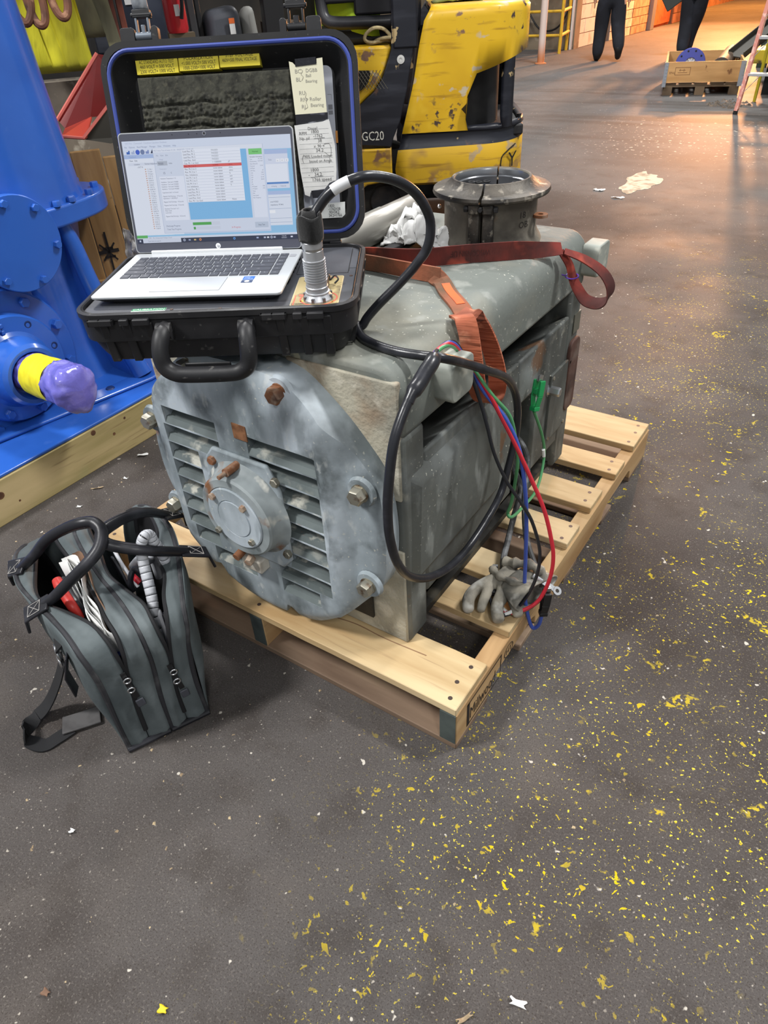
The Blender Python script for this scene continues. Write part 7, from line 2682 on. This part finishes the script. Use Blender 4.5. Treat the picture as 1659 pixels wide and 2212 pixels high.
def person(name, label, loc, rz, legs, arms, k=.93):
    """legs: two lists of hip, knee, ankle, toe (x forward, y left, z up) in metres at full scale"""
    t = thing(name, label, 'person', loc, rz)
    M = Matrix.Translation(loc) @ Matrix.Rotation(rz, 4, 'Z') @ Matrix.Scale(k, 4)
    vv, ee, rr = [], [], []

    def add(p, r, par=None):
        vv.append(M @ V(p))
        rr.append((r[0] * k, r[1] * k) if isinstance(r, tuple) else r * k)
        if par is not None:
            ee.append((par, len(vv) - 1))
        return len(vv) - 1
    pel = add((0, 0, .92), (.15, .125))
    for L in legs:
        i = pel
        for p, r in zip(L, (.150, .138, .120, .112, .100, .066, .060, .046)):
            i = add(p, r, i)
    ab = add((0, 0, 1.08), (.15, .12), pel)
    chs = add((.02, 0, 1.32), (.18, .125), ab)
    nk = add((.02, 0, 1.49), .06, chs)
    hd = add((.05, 0, 1.60), .085, nk)
    add((.06, 0, 1.70), .10, hd)
    for s, A in zip((1, -1), arms):
        i = add((.02, s * .19, 1.42), .062, chs)
        for p, r in zip(A, (.055, .045, .036, .034, .026)):
            i = add(p, r, i)
    o = skin('body', vv, ee, rr, m_trs, t, sub=2)
    Mi = M.inverted() @ t.matrix_basis
    o.data.materials.append(m_shoe)
    o.data.materials.append(m_shirt)
    o.data.materials.append(m_skinc)
    low = [min(L[j][2] for L in legs for j in (0,)) for _ in (0,)]
    for p in o.data.polygons:
        c = Mi @ p.center
        z = c.z
        shoe = any((c - V(L[5])).length < .14 or (c - V(L[7])).length < .12 for L in legs) and any(z < L[4][2] - .02 for L in legs if (c - V(L[5])).length < .25)
        near_hand = any((c - V(A[3])).length < .10 for A in arms)
        p.material_index = 1 if shoe else (3 if (z > 1.50 or near_hand) else (2 if z > 1.0 else 0))
    # hair cap, ears and face features
    q = MB(M)
    q.ball((.035, 0, 1.70), .118, 20, 12, (1.0, .88, 1.0))
    q.obj('hair', m_hair, t)
    q = MB(M)
    for s in (1, -1):
        q.ball((.15, s * .035, 1.665), .012, 8, 6)
    q.obj('eyes', m_dark, t, kind='stuff')
    q = MB(M)
    q.hexa([(.145, -.014, 1.615), (.175, -.012, 1.615), (.175, .012, 1.615), (.145, .014, 1.615), (.145, -.008, 1.665), (.152, -.006, 1.665), (.152, .006, 1.665), (.145, .008, 1.665)])
    q.obj('nose', m_skinc, t, bevel=.005)
    for hi, A in enumerate(arms):
        hnd = V(A[3])
        d = (V(A[4]) - hnd).normalized()
        for f in range(5):
            q = MB(M)
            off = V((0, 0, 0))
            sd = d.cross(V((0, 1, 0))).normalized()
            o_ = hnd + d * .04 + sd * ((f - 1.5) * .02 if f < 4 else .03)
            tip = o_ + d * (.075 + .01 * (f in (1, 2))) + V((.012, 0, .0)) if f < 4 else hnd + sd * .045 + d * .06
            q.tube([o_, o_.lerp(tip, .5) + V((.006, 0, 0)), tip], [.010, .0095, .008], 8)
            q.obj('finger', m_skinc, t)
    return t


# left walker: weight on the left leg, right heel lifting behind
person('person', 'person in dark trousers walking away between brick wall and forklift, right heel lifted', (-4.02, 12.22, 0), radians(112),
       [[(.0, .10, .84), (.03, .115, .62), (.05, .12, .46), (.02, .13, .26), (-.02, .14, .12), (-.03, .14, .06), (.04, .14, .045), (.13, .145, .035)],
        [(-.0, -.11, .84), (-.02, -.13, .64), (-.05, -.145, .48), (-.16, -.17, .33), (-.26, -.18, .22), (-.30, -.185, .16), (-.24, -.19, .10), (-.17, -.19, .035)]],
       [[(.05, .25, 1.18), (.12, .27, .98), (.16, .26, .90), (.17, .26, .86), (.18, .26, .80)], [(-.06, -.25, 1.18), (-.10, -.27, .98), (-.08, -.27, .90), (-.07, -.27, .86), (-.06, -.27, .80)]])
p2 = person('person', 'person in black trousers walking away behind the crate pallet, dark binder in left hand', (-2.92, 12.75, 0), radians(100),
            [[(.02, .07, .84), (.04, .065, .62), (.04, .06, .46), (-.04, .06, .26), (-.10, .06, .13), (-.12, .06, .07), (-.05, .06, .05), (.04, .06, .035)],
             [(.0, -.10, .84), (.04, -.08, .62), (.08, -.04, .46), (.10, -.0, .27), (.10, .0, .13), (.08, .0, .06), (.15, .0, .045), (.24, .0, .035)]],
            [[(.0, .27, 1.18), (.04, .32, .98), (.06, .33, .93), (.07, .33, .90), (.08, .33, .84)], [(.0, -.28, 1.18), (.04, -.36, 1.0), (.05, -.38, .92), (.05, -.38, .88), (.05, -.38, .82)]])
mb = MB()
mb.box((-.17, -.02, -.14), (.17, .02, .14), Matrix.Translation((-3.235, 12.74, .80)) @ Matrix.Rotation(radians(10), 4, 'Z') @ Matrix.Rotation(radians(-35), 4, 'Y'))
tag(mb.obj('binder', mat('dark_binder', (46, 50, 46), .6), smooth=False, bevel=.01), 'dark grey green binder in the hand of the person in black trousers', 'binder')

# ---- collared pallet crate
PX = fr((-2.11, 8.72, 0), (.966, .257, 0))
m_grub = mat('grubby_pallet_wood', (118, 98, 76), .8, layers=[dict(c=(80, 64, 50), s=3, lo=.42, hi=.68), dict(c=(150, 126, 96), s=4, lo=.58, hi=.74)], rnd=True)
m_coll = mat('collar_board', (206, 160, 106), .65, layers=[dict(c=(184, 138, 86), s=2, st=(1, 6, 8), lo=.4, hi=.68), dict(c=(134, 92, 58), s=8, lo=.68, hi=.72)], rnd=True)
fp_ = thing('collared_pallet', 'grubby pallet with a raised wooden collar in the far aisle by the step ladder', 'pallet', PX @ V((.4, .6, 0)), atan2(.257, .966))
for x in (.0, .345, .70):
    for y in (0, .52, 1.05):
        mb = MB(PX)
        mb.box((x, y, 0), (x + .10, y + .14, .080))
        mb.obj('block', m_grub, fp_, smooth=False)
for y in (0, .52, 1.05):
    mb = MB(PX)
    mb.box((-.005, y, .080), (.805, y + .14, .100))
    mb.obj('cross_board', m_grub, fp_, smooth=False)
for k, x in enumerate((0, .165, .33, .50, .655)):
    mb = MB(PX)
    mb.box((x, -.005, .100), (x + .135, 1.20, .122))
    mb.obj('deck_board', m_grub, fp_, smooth=False)
for lo, hi in (((-.01, -.03, .128), (.81, -.008, .325)), ((-.01, 1.19, .128), (.81, 1.212, .325)), ((-.012, -.008, .128), (.010, 1.19, .325)), ((.79, -.008, .128), (.812, 1.19, .325))):
    mb = MB(PX)
    mb.box(lo, hi)
    mb.obj('collar_board', m_coll, fp_, smooth=False)
m_galv = mat('galvanised_hinge', (172, 178, 188), .4, .7)
for x0, x1 in ((-.045, .022), (.770, .822)):
    mb = MB(PX)
    mb.box((x0 if x0 > 0 else -.016, -.036, .085), (x1, -.030, .322))
    for k in range(7):
        mb.cyl((x1 - .014, -.036, .10 + k * .032), (x1 - .014, -.042, .10 + k * .032), .007, n=8)
    mb.box((-.018 if x0 < 0 else .814, -.03, .085), (-.012 if x0 < 0 else .820, .06, .322))
    mb.obj('corner_hinge', m_galv, fp_, smooth=False, kind='stuff')
mb = MB(PX @ Matrix.Translation((.10, -.0305, .20)) @ Matrix(((1, 0, 0, 0), (0, 0, -1, 0), (0, 1, 0, 0), (0, 0, 0, 1))))
for a, b, c_, d_ in ((.0, .0, .16, .004), (0, .07, .16, .074), (0, 0, .004, .074), (.156, 0, .16, .074), (.03, .02, .13, .024), (.05, .035, .054, .06), (.09, .03, .094, .06), (.04, .045, .11, .049)):
    mb.box((a, b, 0), (c_, d_, .0006))
mb.text('EPAL', .03, Matrix.Translation((-.06, .012, .0008)))
mb.obj('burned_stamp', mat('burned_brown', (120, 82, 52), .8), fp_, smooth=False)
# blue pump flange and pipes in the crate
bf = thing('blue_flange', 'blue painted pump flange standing in the collared pallet', 'machine part', PX @ V((.25, .25, .125)))
MFl = PX @ Matrix.Translation((.25, .22, .28)) @ Matrix.Rotation(radians(75), 4, 'X')
m_navy = mat('navy_blue_paint', (38, 48, 140), .4, coat=.3)
mb = MB(MFl)
mb.lathe([(.06, .03), (.06, .0), (.155, .0), (.16, -.005), (.16, -.03), (.10, -.04), (.10, -.10), (.0005, -.10)], 40)
mb.obj('flange', m_navy, bf)
for k in range(10):
    q = MB(MFl)
    a = radians(36 * k)
    q.lathe([(.011, .001), (.0003, .001)], 10, Matrix.Translation((.13 * cos(a), .13 * sin(a), 0)))
    q.obj('flange_hole', m_dark, bf)
for k in range(9):
    q = MB(MFl)
    a = radians(40 * k)
    q.box((.008, -.004, .0), (.056, .004, .022), Matrix.Rotation(a, 4, 'Z'))
    q.obj('vane', mat('pale_vane', (206, 208, 214), .5), bf, smooth=False)
q = MB(MFl)
q.lathe([(.0605, .004), (.0003, .002)], 28)
q.obj('disc', MATS['pale_vane'], bf)
mb = MB()
a_, b_ = PX @ V((.57, .12, .25)), PX @ V((.72, 1.10, .30))
mb.cyl(a_, b_, .085, n=28)
pi_ = tag(mb.obj('steel_pipe', mat('brown_steel_pipe', (120, 104, 88), .6, .2, layers=[dict(c=(84, 70, 58), s=6, lo=.45, hi=.68)])), 'fat brown steel pipe lying in the collared pallet', 'pipe')
q = MB()
q.cyl(a_ - (b_ - a_) * .004, a_ + (b_ - a_) * .02, .098, n=28)
q.obj('pipe_cap', mat('grey_pipe_cap', (92, 92, 90), .5, .3), pi_)
mb = MB()
M_ = fr(PX @ V((.74, .55, .30)), (.35, .86, .37), (0, -.3, 1))
mb.box((0, -.10, 0), (1.5, .10, .012), M_)
mb.box((0, -.10, 0), (1.5, -.09, .07), M_)
mb.box((0, .09, 0), (1.5, .10, .07), M_)
tag(mb.obj('steel_channel', m_gsteel, smooth=False), 'dull dark steel channel leaning beyond the brown pipe', 'beam')

# ---- step ladder
m_lyel = mat('fibreglass_yellow', (196, 180, 44), .5, layers=[dict(c=(160, 146, 40), s=5, lo=.5, hi=.7)])
m_lpin = mat('faded_pink_flange', (214, 142, 128), .6, layers=[dict(c=(236, 190, 176), s=30, lo=.5, hi=.65)])
m_lalu = mat('ladder_aluminium', (206, 210, 216), .35, .7)
ld = thing('step_ladder', 'yellow fibreglass step ladder with faded pink edges at the right edge', 'ladder', (-.85, 7.75, 0))
lx = (-1.09, -.55)
for i, x in enumerate(lx):
    s = 1 if i == 0 else -1
    f0, f1 = V((x, 7.65, .03)), V((x + s * .13, 7.78, 1.95))
    ax = (f1 - f0).normalized()
    M_ = fr(f0, ax, (-1, 0, 0))
    mb = MB(M_)
    L_ = (f1 - f0).length
    mb.box((0, -.038, -.0035), (L_, .038, .0035))
    r_ = mb.obj('front_rail', m_lyel, ld, smooth=False)
    q = MB(M_)
    q.box((0, .034, -.020), (L_, .041, .012))
    q.box((0, -.041, -.020), (L_, -.034, .012))
    q.obj('rail_flange', m_lpin, r_, smooth=False)
    q = MB(M_)
    q.box((-.032, -.030, -.016), (.012, .044, .016))
    q.obj('rubber_foot', m_rubber, r_, bevel=.004)
    b0, b1 = V((x + s * .02, 8.45, .0)), V((x + s * .13, 7.86, 1.85))
    mb = MB(fr(b0, b1 - b0, (-1, 0, 0)))
    mb.box((0, -.03, -.012), ((b1 - b0).length, .03, .012))
    mb.obj('rear_leg', m_lyel, ld, smooth=False)
for z in (.33, .62, .92, 1.22, 1.52, 1.80):
    t_ = z / 1.95
    mb = MB()
    mb.box((lx[0] + .13 * t_, 7.61 + .13 * t_, z - .012), (lx[1] - .13 * t_, 7.69 + .13 * t_, z + .012))
    st_ = mb.obj('step', m_lalu, ld, smooth=False, bevel=.003)
    if z < 1:
        q = MB()
        q.strap([V((lx[0] + .015 + .13 * t_, 7.64, z - .14)), V((lx[0] + .12 + .13 * t_, 7.64, z - .012))], (0, 1, 0), .03, .004)
        q.obj('step_brace', m_lalu, st_, smooth=False)
mb = MB()
mb.box((-.97, 7.72, 1.93), (-.67, 7.92, 1.97))
mb.obj('top_cap', m_lyel, ld, bevel=.006)

# ---- yellow machine at the right edge and a green post beyond
ym = thing('yellow_machine', 'dirty yellow machine frame behind the step ladder at the right edge', 'machine', (-.6, 9.0, 0))
mb = MB()
mb.box((-1.24, 8.75, .31), (.6, 9.6, .43))
mb.obj('frame_beam', mat('oily_yellow', (190, 166, 40), .5, layers=[dict(c=(70, 60, 30), s=6, lo=.58, hi=.68)]), ym, smooth=False, bevel=.005)
mb = MB()
mb.box((-1.10, 8.95, 0), (.6, 9.6, .31))
mb.obj('dark_base', m_dark, ym, smooth=False)
mb = MB()
mb.box((-.90, 8.60, 0), (-.74, 8.80, .31))
mb.obj('grey_leg', mat('pale_grey_steel', (128, 130, 132), .6), ym, smooth=False, bevel=.004)
mb = MB()
mb.box((-1.05, 8.9, .43), (.6, 9.5, 1.5))
mb.obj('housing', m_iron, ym, bevel=.02)
mb = MB()
mb.box((-1.62, 11.4, 0), (-1.50, 11.5, 2.6))
tag(mb.obj('green_post', mat('dark_green_steel', (36, 52, 40), .5), smooth=False, bevel=.004), 'dark green steel post left of the step ladder top', 'post')
m_debris = mat('dusty_sweepings', (104, 92, 80), .9, layers=[dict(c=(70, 62, 54), s=30, lo=.45, hi=.6)])
mb = MB()
for k in range(70):
    a, r_ = random.uniform(0, 2 * pi), random.random() ** .6
    c = V((-1.26 + .22 * r_ * cos(a), 8.25 + .32 * r_ * sin(a), 0))
    s = random.uniform(.008, .028)
    M_ = Matrix.Translation(c) @ Matrix.Rotation(random.uniform(0, 6), 4, 'Z')
    mb.add([(-s, -s * .6, 0), (s, -s * .5, 0), (s * .8, s * .7, 0), (-s * .7, s * .6, 0), (0, 0, s * .8)], [(0, 1, 4), (1, 2, 4), (2, 3, 4), (3, 0, 4)], M_)
tag(mb.obj('floor_sweepings', m_debris, smooth=False, kind='stuff'), 'heap of dusty sweepings beside the ladder foot', 'debris')
